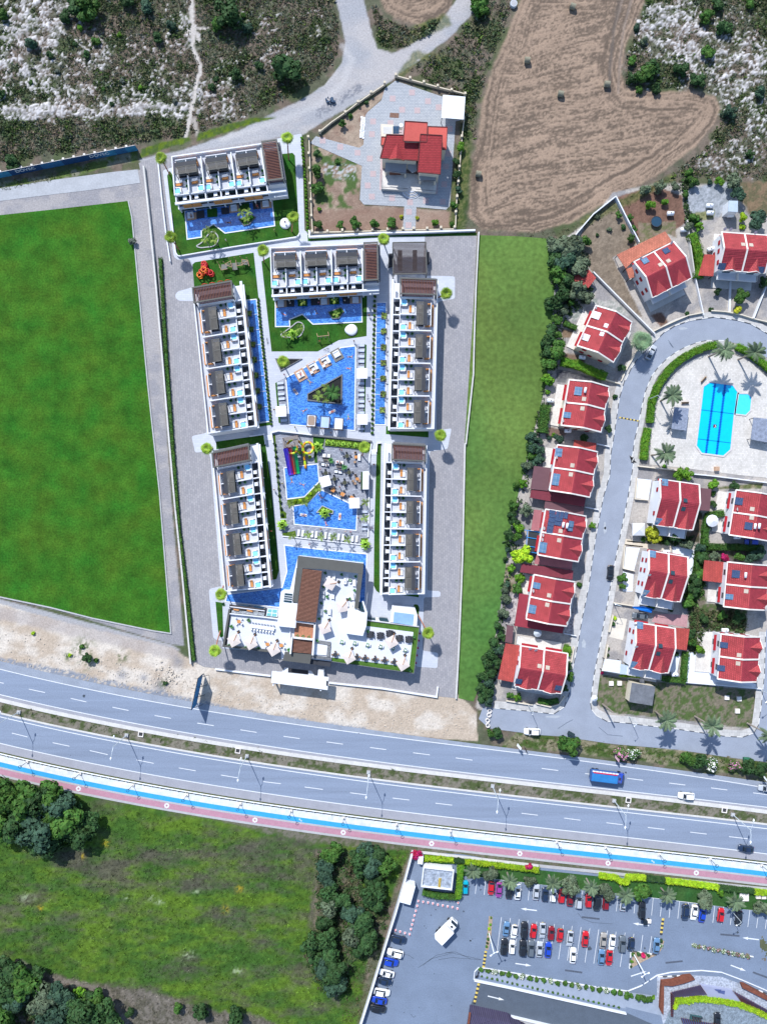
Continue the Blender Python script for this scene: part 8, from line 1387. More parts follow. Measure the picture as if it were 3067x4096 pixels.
def crown(v,m,kind=None):
 key=(v,m,kind)
 if key not in CR:
  if('b',v)not in CR:CR[('b',v)]=crownmesh(v+1,n=(2100 if v<6 else 420),ls=(.085 if v<6 else .2),lob=(15 if v<6 else 6),spread=(.78 if v<6 else .5))
  me=CR[('b',v)].copy();me.materials.append(LM[m])
  if kind:me.materials.append(FLW if kind=='w' else FLP);r=random.Random(3);me.polygons.foreach_set("material_index",[1 if i<2100 and r.random()<.28 else 0 for i in range(len(me.polygons))])
  CR[key]=me
 return CR[key]
tk=MB();tk.tube([(0,0,0),(.06,.03,.5),(0,0,1)],[.16,.11,.07],7);tk.tube([(.03,.02,.6),(.35,.2,1.1)],[.07,.03],5);tk.tube([(.03,.02,.6),(-.3,-.25,1.15)],[.07,.03],5);TK=tk.mesh("trunk",BARK)
def tree(t_,x,y,rpx,k,m,label,grp,fl=None,tall=1.0):
 r=rpx/k/PXM;h=min(r*1.15*tall,6.5)if r>.8 else r;big=r>.95;p=G(t_(x,y),h)
 v=rng.randint(0,5)if big or fl else 6+rng.randint(0,3)
 if big:
  th=thing("tree",(p.x,p.y,0),label,"tree",rng.uniform(0,6.28),grp);cz=link("crown",crown(v,m,fl),th);cz.location=(0,0,h*.95 if h>r else h);cz.scale=(r*1.12,r*1.12,r*rng.uniform(.8,1.0));q=link("trunk",TK,th);q.scale=(r*.8,r*.8,h*.8)
 else:
  o=link("shrub",crown(v,m,fl),None,label=label,cat="shrub",group=grp);o.location=(p.x,p.y,r*.45);o.scale=(r*1.15,r*1.15,r);o.rotation_euler=(0,0,rng.uniform(0,6))
AD=dict(dark="dark green",olive="grey green",blue="bluish green",mid="mid green",bright="bright green",yellow="yellow",lime="lime green",magenta="magenta flowering",grey="greyish")
def trees(t_,k,lst,place,grp=None,tall=1.0,boost=1.0):
 lst=[(a[0],a[1],a[2]*boost,*a[3:])for a in lst]
 lst=sorted(lst,key=lambda a:a[0])
 for i,a in enumerate(lst):
  m=a[3]if len(a)>3 else 'dark';fl=a[4]if len(a)>4 else None;r=a[2]/k/PXM
  tree(t_,a[0],a[1],a[2],k,m,"%s%s %s, %s from left %s"%(AD[m],{None:'','w':' white flowering','p':' pink flowering'}[fl],"tree" if r>.95 else "bush",ORD[i],place),grp or "trees and bushes "+place,fl,tall)
trees(t13,1.656,[(40,150,95,'mid'),(150,190,100,'mid'),(250,170,85),(120,330,95),(330,150,80,'mid'),(400,220,90,'blue'),(260,380,105,'blue'),(430,330,100,'mid'),(520,400,75),(590,320,62),(330,450,80),(20,330,90,'mid'),(480,250,60),(250,470,60),(180,260,80,'blue'),(360,290,80,'mid')],"in the clump below the promenade",boost=1.18)
trees(t13,1.656,[(60,1300,85),(150,1380,95,'mid'),(30,1460,90),(110,1490,80,'blue'),(215,1330,60),(30,1600,90,'mid'),(290,1500,90,'olive'),(400,1470,90,'blue'),(470,1550,85),(570,1570,100),(660,1570,80),(620,1480,62,'mid'),(350,1610,90,'blue'),(720,1630,80),(525,1445,38,'bright'),(1330,1570,48),(1560,1610,62),(1175,1550,32,'mid'),(860,1575,30),(250,1430,60)],"along the bottom left edge",boost=1.08)
trees(t14,1.19,[(520,135,42,'mid'),(485,150,36,'mid'),(480,200,38,'blue'),(478,260,42,'blue'),(490,320,44),(500,385,48,'olive'),(470,470,42),(480,540,48),(500,610,52),(470,690,50,'blue'),(520,700,58),(520,765,48,'blue'),(410,570,46),(440,640,36),(550,360,46),(600,420,50,'blue'),(650,470,60),(670,550,55),(600,520,52,'olive'),(640,590,45),(712,375,46),(690,325,50),(725,320,46),(640,160,46),(670,130,42,'blue'),(720,150,48),(765,195,45,'mid'),(700,210,52,'blue'),(650,210,38),(700,262,38),(620,450,36,'mid')],"in the long grove left of the car park",boost=1.05)
trees(t2,1.84,[(445,495,112),(80,545,45),(30,100,100),(-60,180,50,'mid'),(250,480,34),(130,110,22,'mid'),(160,200,40,'blue')],"on the hillside left of the dirt junction",tall=.7)
trees(t1,1.84,[(640,60,90,'mid'),(560,40,80),(480,120,50),(1075,55,50,'blue'),(940,10,50),(235,325,45,'blue'),(1260,180,35,'blue'),(640,395,28),(550,320,22),(705,300,32,'mid'),(590,205,25,'bright'),(1030,640,20,'bright'),(225,600,20,'mid'),(20,110,40,'mid'),(820,760,20),(880,250,22,'bright'),(1560,640,28),(1160,270,40),(90,1190,60),(370,400,26),(1590,580,24),(10,690,30),(760,650,18,'mid'),(1290,740,24,'grey'),(420,520,22,'grey'),(900,590,22,'grey')],"among the white rocks at the top left",tall=.6)
trees(t3,1656/1167,[(890,340,30,'mid'),(970,410,60,'mid'),(1000,380,45),(1260,455,45),(1410,155,45),(1170,395,42),(1320,300,38,'mid'),(890,445,32),(1030,500,28),(1440,635,40,'blue'),(1555,875,26),(960,230,24,'olive'),(915,155,22,'blue'),(1380,20,40),(1310,90,40,'mid'),(1210,980,24,'mid'),(30,15,60,'mid'),(1230,1030,30,'mid'),(930,510,22,'mid'),(1620,520,34,'blue'),(1560,20,30,'mid')],"on the rocky ground right of the hay field",tall=.6)
trees(tP,K7,[(300,30,70),(365,100,52,'olive'),(230,30,60),(300,190,52,'mid'),(240,290,60),(300,330,45,'mid'),(215,400,70),(310,480,95,'mid'),(230,600,75,'mid'),(220,500,70),(220,760,60,'bright'),(215,872,28,'bright'),(60,1300,50,'blue'),(135,1330,30),(60,1400,52,'blue'),(140,1500,45,'blue'),(110,1470,30,'bright'),(20,1570,52,'blue'),(225,1300,28,'blue'),(320,1315,50,'blue'),(270,1270,24,'bright'),(555,1310,50),(910,640,40),(790,1220,35),(850,910,30),(430,20,40,'mid')],"in the hedgerow beside the upper cream houses")
trees(tS,K7,[(640,230,50,'blue'),(730,270,34,'blue'),(640,330,46),(730,350,46,'blue'),(640,410,42,'mid'),(700,460,46,'blue'),(610,505,52,'olive'),(705,405,28,'bright'),(570,670,42,'bright'),(510,690,34,'mid'),(480,880,50,'mid'),(600,920,60,'olive'),(460,970,46),(495,1040,52),(530,1090,60,'bright'),(445,1150,50),(520,1170,50,'mid'),(430,1300,36,'blue'),(560,1355,95,'lime'),(460,1480,36,'bright'),(540,1565,46,'bright'),(415,1635,36,'blue'),(1225,1070,32,'bright'),(410,1390,30)],"in the hedgerow behind the middle houses")
trees(tW,K7,[(540,150,46,'bright'),(520,250,52,'mid'),(400,250,44,'olive'),(415,350,52,'olive'),(380,480,55,'olive'),(335,600,50,'dark'),(370,700,46),(300,760,60),(340,830,60,'blue'),(260,860,60),(320,940,60),(225,950,62),(270,1040,66),(200,1075,60),(250,1140,62,'blue'),(185,1190,60),(245,1250,60),(180,1290,52),(250,1310,50,'blue'),(1000,985,42),(1012,1085,46,'mid'),(960,1195,36),(455,60,32,'bright'),(330,1610,55),(260,1620,40,'mid'),(445,1255,34,'mid'),(520,1275,38,'bright'),(1108,215,30,'mid')],"in the hedgerow behind the lower houses")
trees(D,.54,[(1205,530,22,"olive"),(1235,535,24,"olive"),(1222,560,22,"blue"),(1198,558,18),(1250,575,20,"olive"),(1205,590,18,"mid"),(1225,610,18),(1245,625,18,"olive"),(1265,640,14,"olive"),(1212,640,18),(1262,520,12,"mid")],"in the thicket at the top of the park lawn",boost=1.1)
trees(tV,K7,[(155,740,36),(350,810,30,'mid'),(160,905,60,'mid'),(170,1070,60,'mid'),(172,1415,46,'mid'),(378,1415,38,'mid'),(518,1400,55,'mid'),(700,1405,46,'mid'),(860,1400,50,'mid'),(955,1335,23,'yellow'),(1107,1350,22,'yellow'),(1275,1392,33,'bright'),(1437,1400,28,'mid'),(478,380,26,'mid'),(400,455,35,'mid'),(178,1262,23,'bright'),(1520,680,46,'bright'),(1480,815,36),(1480,940,42),(1452,1225,35,'mid'),(625,255,24),(1500,1080,36,'blue')],"round the stone villa garden")
trees(tQ,K7,[(250,375,33,'mid'),(300,485,28),(370,600,36,'mid'),(355,400,32,'mid'),(395,500,34,'mid'),(550,280,48,'bright'),(685,250,34,'bright'),(170,505,28,'olive'),(50,565,20),(55,390,28,'olive'),(510,140,52,'olive'),(640,110,56,'olive'),(790,105,46,'olive'),(885,180,36,'mid'),(1010,485,42,'bright'),(915,480,46,'olive'),(1120,60,30,'blue'),(1205,55,46,'bright'),(1340,60,72,'olive'),(1385,170,72,'blue'),(1570,410,95,'blue'),(1425,400,42,'lime'),(1410,1150,70,'mid'),(1380,1270,42,'yellow'),(1185,1100,34),(1130,1270,26),(905,1310,26),(965,70,46),(1640,1010,58),(960,400,50,'mid'),(1430,480,30,'lime')],"in the gardens at the upper right")
trees(tU,K7,[(830,110,60,'bright'),(890,110,60,'bright'),(585,670,84,'yellow'),(285,1095,48,'mid'),(285,1172,34,'mid'),(700,750,42),(780,700,60),(900,780,58,'olive'),(1030,810,50,'blue'),(1040,900,56),(1020,1060,55,'mid'),(990,1120,66),(960,1210,60),(900,1335,55,'mid'),(930,1275,46,'mid'),(1140,210,52,'bright'),(1350,220,46),(1150,290,30,'mid'),(1160,890,46,'olive'),(1255,900,44,'magenta'),(1400,895,46,'mid'),(1500,895,62,'blue'),(1580,865,58,'blue'),(690,35,22,'bright'),(1145,390,36),(490,725,28,'mid')],"between the middle houses right of the street")
trees(tX,K7,[(215,170,26,'lime'),(200,230,26),(155,460,20,'mid'),(150,520,20),(800,515,28),(935,320,52),(940,400,52,'mid'),(1020,470,46,'bright'),(1065,180,50),(1230,150,46,'mid'),(1380,170,62),(1200,180,22,'bright'),(560,70,40),(730,75,40),(100,690,20,'magenta')],"around the lowest houses")
trees(tX,K7,[(270,1445,68,'mid','p'),(385,1450,62,'mid','w'),(900,1500,72,'mid'),(1025,1520,78),(1140,1555,66,'mid','w'),(1350,1565,60,'mid','p'),(1480,1580,72,'dark'),(1590,1600,72)],"in the oleander row above the highway",tall=.8)
trees(t6,1.656,[(340,300,72,'mid')],"alone in the verge between street and highway")
trees(t9,1656/670,[(452,365,78,'olive'),(832,432,60,'olive'),(1243,482,96,'olive'),(1590,540,88,'olive')],"over the left half of the top parking row",tall=1.0)
trees(t10,1656/667,[(425,550,88,'mid'),(1035,630,84,'olive'),(1610,700,80,'olive'),(1195,550,34,'bright')],"over the right half of the top parking row",tall=1.0)
trees(t8,2.208,[(590,155,46,'magenta'),(560,160,30,'magenta')],"at the top corner of the car park");trees(t9,1656/670,[(830,290,38,'magenta'),(860,305,32,'magenta')],"in the clipped hedge above the parked cars")
trees(t4,1.84,[(640,610,36),(600,530,20,'mid'),(700,630,22,'mid'),(240,430,16,'lime'),(510,590,18,'lime'),(1215,800,20)],"on the sandy roadside left of the resort");trees(D,.54,[(285,520,8,'grey')],"at the edge of the big lawn")
trees(t12,K7,[(295+66*k,436+10.9*k+(k%3)*3,27+(k*7%5),'mid','w' if k%4==2 else None)for k in range(21)],"along the upper ramp planter");trees(t12,K7,[(300+48*k,490+10.9*k,11+(k*5%4),'mid')for k in range(28)],"along the lower ramp planter")
trees(t11,1656/667,[(150,930,30,'mid'),(200,935,30,'mid'),(260,950,34,'mid'),(310,962,30,'mid'),(380,970,34,'mid'),(430,985,34,'mid'),(485,995,34,'mid'),(530,985,28,'bright')],"in the planter left of the rusty wall")
trees(t10,1656/667,[(940+48*k,1085+9.6*k,24,'mid',('w','p')[k%2])for k in range(12)],"in the long car park island");trees(t10,1656/667,[(330,1165,22,'mid'),(385,1170,26),(430,1185,28,'magenta'),(480,1175,22),(315,1240,20,'bright'),(605,1035,22),(605,1085,22,'mid','w'),(305,1290,16)],"in the small triangular car park bed")
trees(t9,1656/670,[(455,797,14,'mid'),(445,868,16,'bright'),(436,910,18,'lime'),(430,960,14,'mid'),(422,1010,16,'mid'),(418,1050,14),(412,1085,16,'mid')],"on the left lamp island of the car park")
def balls(pts,r,m,place,grp):
 for i,p in enumerate(pts):
  q=G(p,r);o=link("box_ball",crown(6+i%3,m),None,label="clipped round box ball, %s from the top %s"%(ORD[i],place),cat="box ball",group=grp);o.location=(q.x,q.y,r*.8);o.scale=(r*1.15,r*1.15,r*1.1)
def along(path,n):
 P=[Vector(p)for p in path];L=[0]
 for i in range(len(P)-1):L.append(L[-1]+(P[i+1]-P[i]).length)
 out=[]
 for k in range(n):
  s=L[-1]*k/(n-1);i=max(j for j in range(len(L))if L[j]<=s+1e-6);i=min(i,len(P)-2);out.append(tuple(P[i].lerp(P[i+1],(s-L[i])/(L[i+1]-L[i]))))
 return out
balls(along([tA(1437,120),tA(1447,235),tA(1470,560),tA(1496,1005)],28),.52,'bright',"along the path beside the villa fence","box balls by the villa fence");balls(along([tB(78,698),tC(100,0),tC(148,420),tC(200,935)],37),.52,'mid',"of the row left of the garden lawn","box balls left of the pools")
balls(along([tB(1182,675),tB(1172,1080),tC(1168,500),tC(1158,1022)],30),.52,'mid',"of the row right of the main pool","box balls right of the pools");balls(along([tD(236,180),tD(255,340),tD(268,500),tD(285,700),tD(305,850)],12),.55,'dark',"of the hedge left of the water slides","box balls left of the slides")
balls([tD(470,258),tD(568,302),tD(427,722),tD(480,713),tD(538,695),tD(575,652)],.62,'lime',"of the round shrubs near the lower pools","round shrubs by the lower pools")
def hedge(path,w,h,m,label,k=1.0):
 P=[G(p)for p in path];w=w/PXM/k;c0=P[0];th=thing("hedge",(c0.x,c0.y,0),label,"hedge");r=np.random.RandomState(len(path)*7+int(w*100));mb=MB();mb.wall([(p.x,p.y)for p in P],w*.8,0,h*.86);obj("inner_mass",mb,m,th);vs=[]
 for i in range(len(P)-1):
  a,b=np.array(P[i]),np.array(P[i+1]);L=np.linalg.norm(b-a);n=int(L*(w+2*h)*26);u=(b-a)/L;s=np.array([-u[1],u[0],0]);f=r.uniform(-.02,1.02,n)[:,None];q=r.uniform(-1,1,n);tt=r.uniform(-h,w+h,n)
  side=np.where(tt<0,-w/2,np.where(tt>w,w/2,tt-w/2));z=np.where(tt<0,-tt,np.where(tt>w,tt-w,h));bmp=.07*np.sin(f[:,0]*L*1.7+i)+r.normal(0,.05,n)
  c=a+(b-a)*f+s*(side*(1+bmp))[:,None];c[:,2]=np.clip(z,.05,h)+bmp*.8;A=r.normal(size=(n,3));A/=np.linalg.norm(A,axis=1)[:,None];B=np.cross(A,r.normal(size=(n,3)));B/=np.linalg.norm(B,axis=1)[:,None];sz=r.uniform(.08,.18,n)[:,None]
  vs.append(np.stack([c-A*sz,c+A*sz*.5+B*sz,c+A*sz*.5-B*sz],1).reshape(-1,3))
 V=np.concatenate(vs)-np.array([c0.x,c0.y,0]);me=bpy.data.meshes.new("leaves");me.from_pydata(V.tolist(),[],[(3*i,3*i+1,3*i+2)for i in range(len(V)//3)]);me.materials.append(m);link("leaves",me,th)
for a in(([tP(360,225),tP(475,275)],45,1.4,'mid',"short hedge behind the tilted cream house",K7),([tP(330,590),tP(480,620),tP(600,672),tP(752,735)],75,1.8,'bright',"thick hedge between the first two houses",K7),([tR(535,1048),tR(550,850),tR(600,720),tR(660,620),tR(740,520),tR(830,445),tR(960,370),tR(1080,325),tR(1172,308)],66,1.5,'bright',"long curved clipped hedge round the pool terrace",K7),([tR(475,1395),tR(490,1220),tR(515,1100)],68,1.5,'bright',"straight clipped hedge left of the pool terrace",K7),([tR(1350,325),tR(1450,375),tR(1560,455),tR(1700,570)],62,1.5,'bright',"curved clipped hedge right of the leaning palms",K7),([tU(1225,478),tU(1085,500),tU(1055,620),tU(1050,780)],62,1.6,'mid',"hedge bending round the large white parasol",K7),([tU(1080,795),tU(1350,800),tU(1600,812)],60,1.6,'mid',"hedge below the bright blue car",K7),([tU(985,830),tU(975,1060)],45,1.6,'mid',"hedge right of the middle right house",K7),([tX(872,485),tX(850,760)],56,1.5,'mid',"hedge between the two lowest yards",K7),([tX(860,757),tX(650,735)],50,1.5,'mid',"hedge above the corner green",K7),([tX(255,708),tX(440,718)],24,1.1,'lime',"low lime hedge below the grey canopy",K7),([tP(185,1000),tP(165,1130),tP(150,1260)],85,2.2,'mid',"tall upright hedge left of the second house",K7),([tQ(925,570),tQ(970,700),tQ(1005,850),tQ(985,985)],88,1.9,'bright',"bulging hedge right of the white twin house",K7),([t8(655,165),t8(800,170),t8(910,180)],50,1.3,'lime',"lime hedge above the pump house",2.208),([t8(910,182),t8(1010,192)],50,1.3,'dark',"dark stretch of clipped hedge above the lawn",2.208),([t8(1010,192),t8(1300,225),t8(1656,268)],50,1.3,'lime',"long lime hedge above the parked cars",2.208),([t10(-20,362),t10(150,385),t10(190,420),t10(250,430),t10(262,378),t10(440,385)],50,1.3,'lime',"lime hedge stepping round the lawn gate",2.48),([t10(440,388),t10(630,408)],48,1.3,'dark',"first dark hedge stretch on the right",2.48),([t10(630,412),t10(900,445),t10(1155,478)],50,1.3,'lime',"lime hedge between two dark stretches",2.48),([t10(1155,482),t10(1510,520)],50,1.3,'dark',"second dark hedge stretch on the right",2.48),([t10(1510,522),t10(1760,550)],50,1.3,'lime',"lime hedge at the right edge",2.48),([t8(972,230),t8(965,350),t8(950,520)],52,1.6,'bright',"ragged hedge between pump house and cyan car",2.208),([t8(640,468),t8(760,500),t8(950,512)],48,1.4,'mid',"ragged hedge below the pump house",2.208),([t11(735,985),t11(850,988),t11(950,968),t11(1050,975),t11(1200,990),t11(1400,1032),t11(1550,1095),t11(1680,1160)],56,.9,'lime',"lime green grass hedge curving round the sunken garden",2.48),([t11(750,1000),t11(722,1065)],44,.9,'lime',"short lime grass hedge at the left end of the garden",2.48),([tW(950,800),tW(985,810),tW(975,880)],70,1.2,'bright',"bright hedge beside the corner house",K7),([tW(710,1300),tW(800,1320),tW(900,1300)],50,.9,'mid',"low hedge in front of the corner house",K7),([D(348,560),D(360,760),D(374,960),D(388,1140),D(406,1290),D(420,1425)],7,1.0,'mid',"thin green hedge along the west service road",.54)):hedge(a[0],a[1],a[2],LM[a[3]],a[4],a[5])
def frond(mb,d,L,droop,w,nleaf=9,rise=.5):
 up=Vector((0,0,1));s=d.cross(up).normalized();pts=[d*(L*f)+up*(rise*L*math.sin(min(f*2.2,math.pi)*1)*.35-droop*L*f*f)for f in(0,.2,.4,.6,.8,1)]
 for i in range(5):mb.add([pts[i]-s*.03,pts[i]+s*.03,pts[i+1]+s*.02,pts[i+1]-s*.02],[(0,1,2,3)])
 for k in range(nleaf):
  f=.15+.85*k/nleaf;i=min(int(f*5),4);p=pts[i].lerp(pts[i+1],f*5-i);l=w*math.sin(math.pi*(.15+.8*f))
  for q in(-1,1):e=p+s*(q*l)+d*l*.55-up*l*.35;t=d*(.055*L);mb.add([p-t*.5,p+t,e],[(0,1,2)])
def palmmesh(kind,m):
 mb=MB();r=random.Random(len(kind));n=dict(date=26,fan=40,small=11)[kind]
 for k in range(n):
  a=2*math.pi*k/n*2.618+r.uniform(-.2,.2);el=r.uniform(-.1,.9)if kind!='fan' else r.uniform(-.5,1.0);d=Vector((math.cos(a)*math.cos(el*.8),math.sin(a)*math.cos(el*.8),math.sin(el*.8)))
  if kind=='fan':
   c=d*r.uniform(.08,.5);s=d.cross(Vector((0,0,1))).normalized();mb.add([-s*.015,s*.015,c+s*.015,c-s*.015],[(0,1,2,3)]);u=d.cross(s)
   for j in range(9):
    b=R(-75+j*18.7);e=c+(d*math.cos(b)+s*math.sin(b))*.58*r.uniform(.85,1.1)-Vector((0,0,.12));b2=b+.12;e2=c+(d*math.cos(b2)+s*math.sin(b2))*.36;b3=b-.12;e3=c+(d*math.cos(b3)+s*math.sin(b3))*.36;mb.add([c,e3,e,e2],[(0,1,2,3)])
  else:frond(mb,d,r.uniform(.85,1.1),.28 if kind=='date' else .35,.2 if kind=='date' else .26,14 if kind=='date' else 8)
 return mb.mesh("fronds",m)
PDATE=palmmesh('date',leafmat("date_frond",(.105,.15,.085),.3));PFAN=palmmesh('fan',leafmat("fan_frond",(.20,.30,.03),.3));PFANG=palmmesh('fan',leafmat("fan_frond_green",(.12,.19,.10),.3));PSM=palmmesh('small',leafmat("small_frond",(.17,.25,.05),.3));PDG=palmmesh('date',leafmat("date_frond_green",(.05,.13,.03),.3))
PTR=mat("palm_trunk",(.22,.19,.165),var=.25,scale=5);PTRR=mat("palm_trunk_red",(.32,.14,.09),var=.2,scale=5)
def palm(t_,c,r,h,m,label,base=None,tm=PTR,tr=.22,grp=None):
 e=G(t_(*c),h);b=G(t_(*base))if base else Vector((e.x,e.y,0));th=thing("palm_tree",(b.x,b.y,0),label,"palm",0,grp);d=Vector((e.x-b.x,e.y-b.y,h));mid=Vector((d.x*.45,d.y*.45,h*.5))
 mb=MB();mb.tube([(0,0,0),mid,d],[tr*1.25,tr,tr*.85],7);obj("trunk",mb,tm,th,world=False);f=link("fronds",m,th);f.location=d;f.scale=(r,r,r);f.rotation_euler=(0,0,rng.uniform(0,6))
for t_,c,b,l in((tA,(105,312),(190,470),"lime fan palm at the left corner of the top villa block"),(tA,(1298,120),(1315,335),"fan palm with red trunk behind the top villa block"),(tA,(195,1060),(275,1180),"lime fan palm at the lower left of the top lawn"),(tA,(1355,872),(1342,1010),"lime fan palm beside the round white mound"),(tA,(1070,1190),(1080,1300),"lime fan palm left of the second villa block"),(tB,(1265,133),(1270,190),"lime fan palm between second block and big pergola"),(tI,(785,757),(700,798),"lime fan palm right of the upper right block"),(tH,(352,535),(415,530),"lime fan palm beside the lower left block pergola"),(D,(951,940),(945,935),"lime fan palm on the right service road kerb"),(tE,(435,658),(460,575),"lime fan palm at the foot of the lower left block"),(tE,(380,1190),(430,1002),"lime fan palm by the lower left corner of the clubhouse"),(tF,(1330,903),(1230,728),"lime fan palm leaning over the east pavers"),(tC,(315,345),(320,380),"lime fan palm in the small triangular planter"),(tD,(1083,212),(1060,290),"lime fan palm at the upper right of the dining terrace")):palm(t_,c,1.95,6.6,PFAN,l,b,PTRR,.16,"fan palms of the resort")
palm(tR,(472,270),3.3,5.0,PFANG,"big green fan palm beside the silver car on the side street",None)
for t_,c,b,l,h in((tR,(1248,355),(1100,418),"left one of two leaning date palms above the cyan pool",8),(tR,(1540,378),(1378,447),"right one of two leaning date palms above the cyan pool",8),(tR,(752,785),(645,838),"date palm above the left shade canopy",7),(tR,(690,1332),(560,1352),"date palm at the lower left of the pool terrace",6),(tX,(700,1140),(600,1055),"left one of three date palms over the bottom street",7.5),(tX,(1135,1195),(970,1100),"middle one of three date palms over the bottom street",7.5),(tX,(1680,1275),(1465,1165),"right one of three date palms over the bottom street",7.5)):palm(t_,c,3.3,h,PDATE,l,b)
mb=MB();b=G(tX(98,985));e=G(tX(195,1062),7);mb.tube([(0,0,0),e-b],[.3,.22],8);o=obj("palm_stump",mb,PTR,label="bare leaning palm trunk without crown on the corner green",cat="palm trunk");o.location=b
for i,c in enumerate([(270,330),(640,430),(1060,455),(1440,490)]):palm(t9,c,2.6,4.5,PDATE,"greyish date palm, %s from the left over the top parking row"%ORD[i],grp="date palms over the parking row")
for i,c in enumerate([(250,570),(660,570),(1340,640)]):palm(t10,c,2.7,4.5,PDATE,"greyish date palm, %s from the left over the right parking bays"%ORD[i],(None,(600,500),(1290,610))[i]and((0,0),(600,500),(1290,610))[i],grp="date palms over the right bays")
SMP=[(tC,(785,640),2.6,3.5,PDG,"large dark green palm on the black island"),(tC,(650,675),1.9,3,PSM,"yellowish palm at the left of the black island"),(tC,(715,590),1.6,2.5,PSM,"small palm at the top of the black island"),(tC,(715,705),1.4,2.5,PSM,"small palm at the bottom of the black island")]
for t_,lst,pl,h in((tA,[(540,1000),(595,1035),(528,1090),(612,1090)],"in the curved bed of the top villa lawn",4),(tA,[(862,830),(930,822),(915,892)],"in the pentagon planter of the top villa pool",3.5),(tB,[(495,730),(797,712),(815,842)],"along the second villa pool",2),(tB,[(470,975),(322,1040)],"in the curved bed of the garden lawn",2.5),(tD,[(395,1045),(547,1032),(677,1058),(792,1060),(917,1085)],"in the row below the lowest pool",3),(tD,[(390,748),(515,735),(640,602)],"in the bent planter between the lower pools",3),(tD,[(1092,735),(1083,877)],"right of the lowest pool",3)):
 for i,c in enumerate(lst):SMP.append((t_,c,1.5 if h>2 else 1.2,h,PSM,"small feathery palm, %s from the left %s"%(ORD[i],pl)))
for a in SMP:palm(a[0],a[1],a[2],a[3],a[4],a[5],tr=.1)
for pts,side in(([tG(820,705),tG(840,880),tG(860,1045),tG(878,1215),tG(895,1388),tG(912,1560),tH(930,78)],"left"),([tB(1267,862),tB(1265,1008),tC(1262,212),tC(1262,360),tC(1258,508),tC(1258,655),tC(1252,805)],"right")):
 for i,c in enumerate(pts):
  q=G(c);th=thing("pool_planter",q,"stone planter, %s from the top in the %s lap pool"%(ORD[i],side),"planter",0,"planters in the %s lap pool"%side);mb=MB();mb.wall([(-.75,-.75),(.75,-.75),(.75,.75),(-.75,.75)],.14,0,.4,closed=True);obj("rim",mb,GRANITE,th,world=False);mb=MB();mb.poly([(-.7,-.7,.33),(.7,-.7,.33),(.7,.7,.33),(-.7,.7,.33)]);obj("soil",mb,DARK,th,world=False)
  palm(lambda x,y:(x,y),c,1.15,1.3,PSM,"small palm in the planter, %s from the top of the %s lap pool"%(ORD[i],side),tr=.08,grp="palms in the %s lap pool"%side)
for t_,c,l in((tD,(645,210),"lime banana plant beside the tube slide"),(tD,(312,945),"lime banana plant at the left of the lowest pool"),(tD,(1090,1128),"lime banana plant at the lower right corner of the terrace"),(tD,(712,835),"lime banana plant on the arrow shaped island"),(tB,(410,1040),"green broad leaved plant in the curved lawn bed")):place("banana_plant",G(t_(*c),.3),rng.uniform(0,6),l,"plant",scale=.85)
for i,x in enumerate((740,786,834,883,938,1000)):place("agave",G(tD(x,(162,168,178,180,187,193)[i]),.45),i,"lime agave, %s from the left in the long turf planter"%ORD[i],"agave","agaves in the long turf planter")
for i,c in enumerate([(768,340),(895,402)]):place("dark_agave",G(tD(*c),.6),i,"round leafy plant, %s one between the lounge armchairs"%("left","right")[i],"plant",scale=1.1)
for i in range(5):c=((1247,905),(1240,972),(1230,1042),(1222,1112),(1213,1183))[i];q=G(tF(*c));o=link("red_bush",crown(6,'magenta'),None,label="small red potted bush, %s from the top beside the clubhouse"%ORD[i],cat="bush",group="red bushes by the clubhouse");o.location=(q.x,q.y,.35);o.scale=(.4,.4,.4)
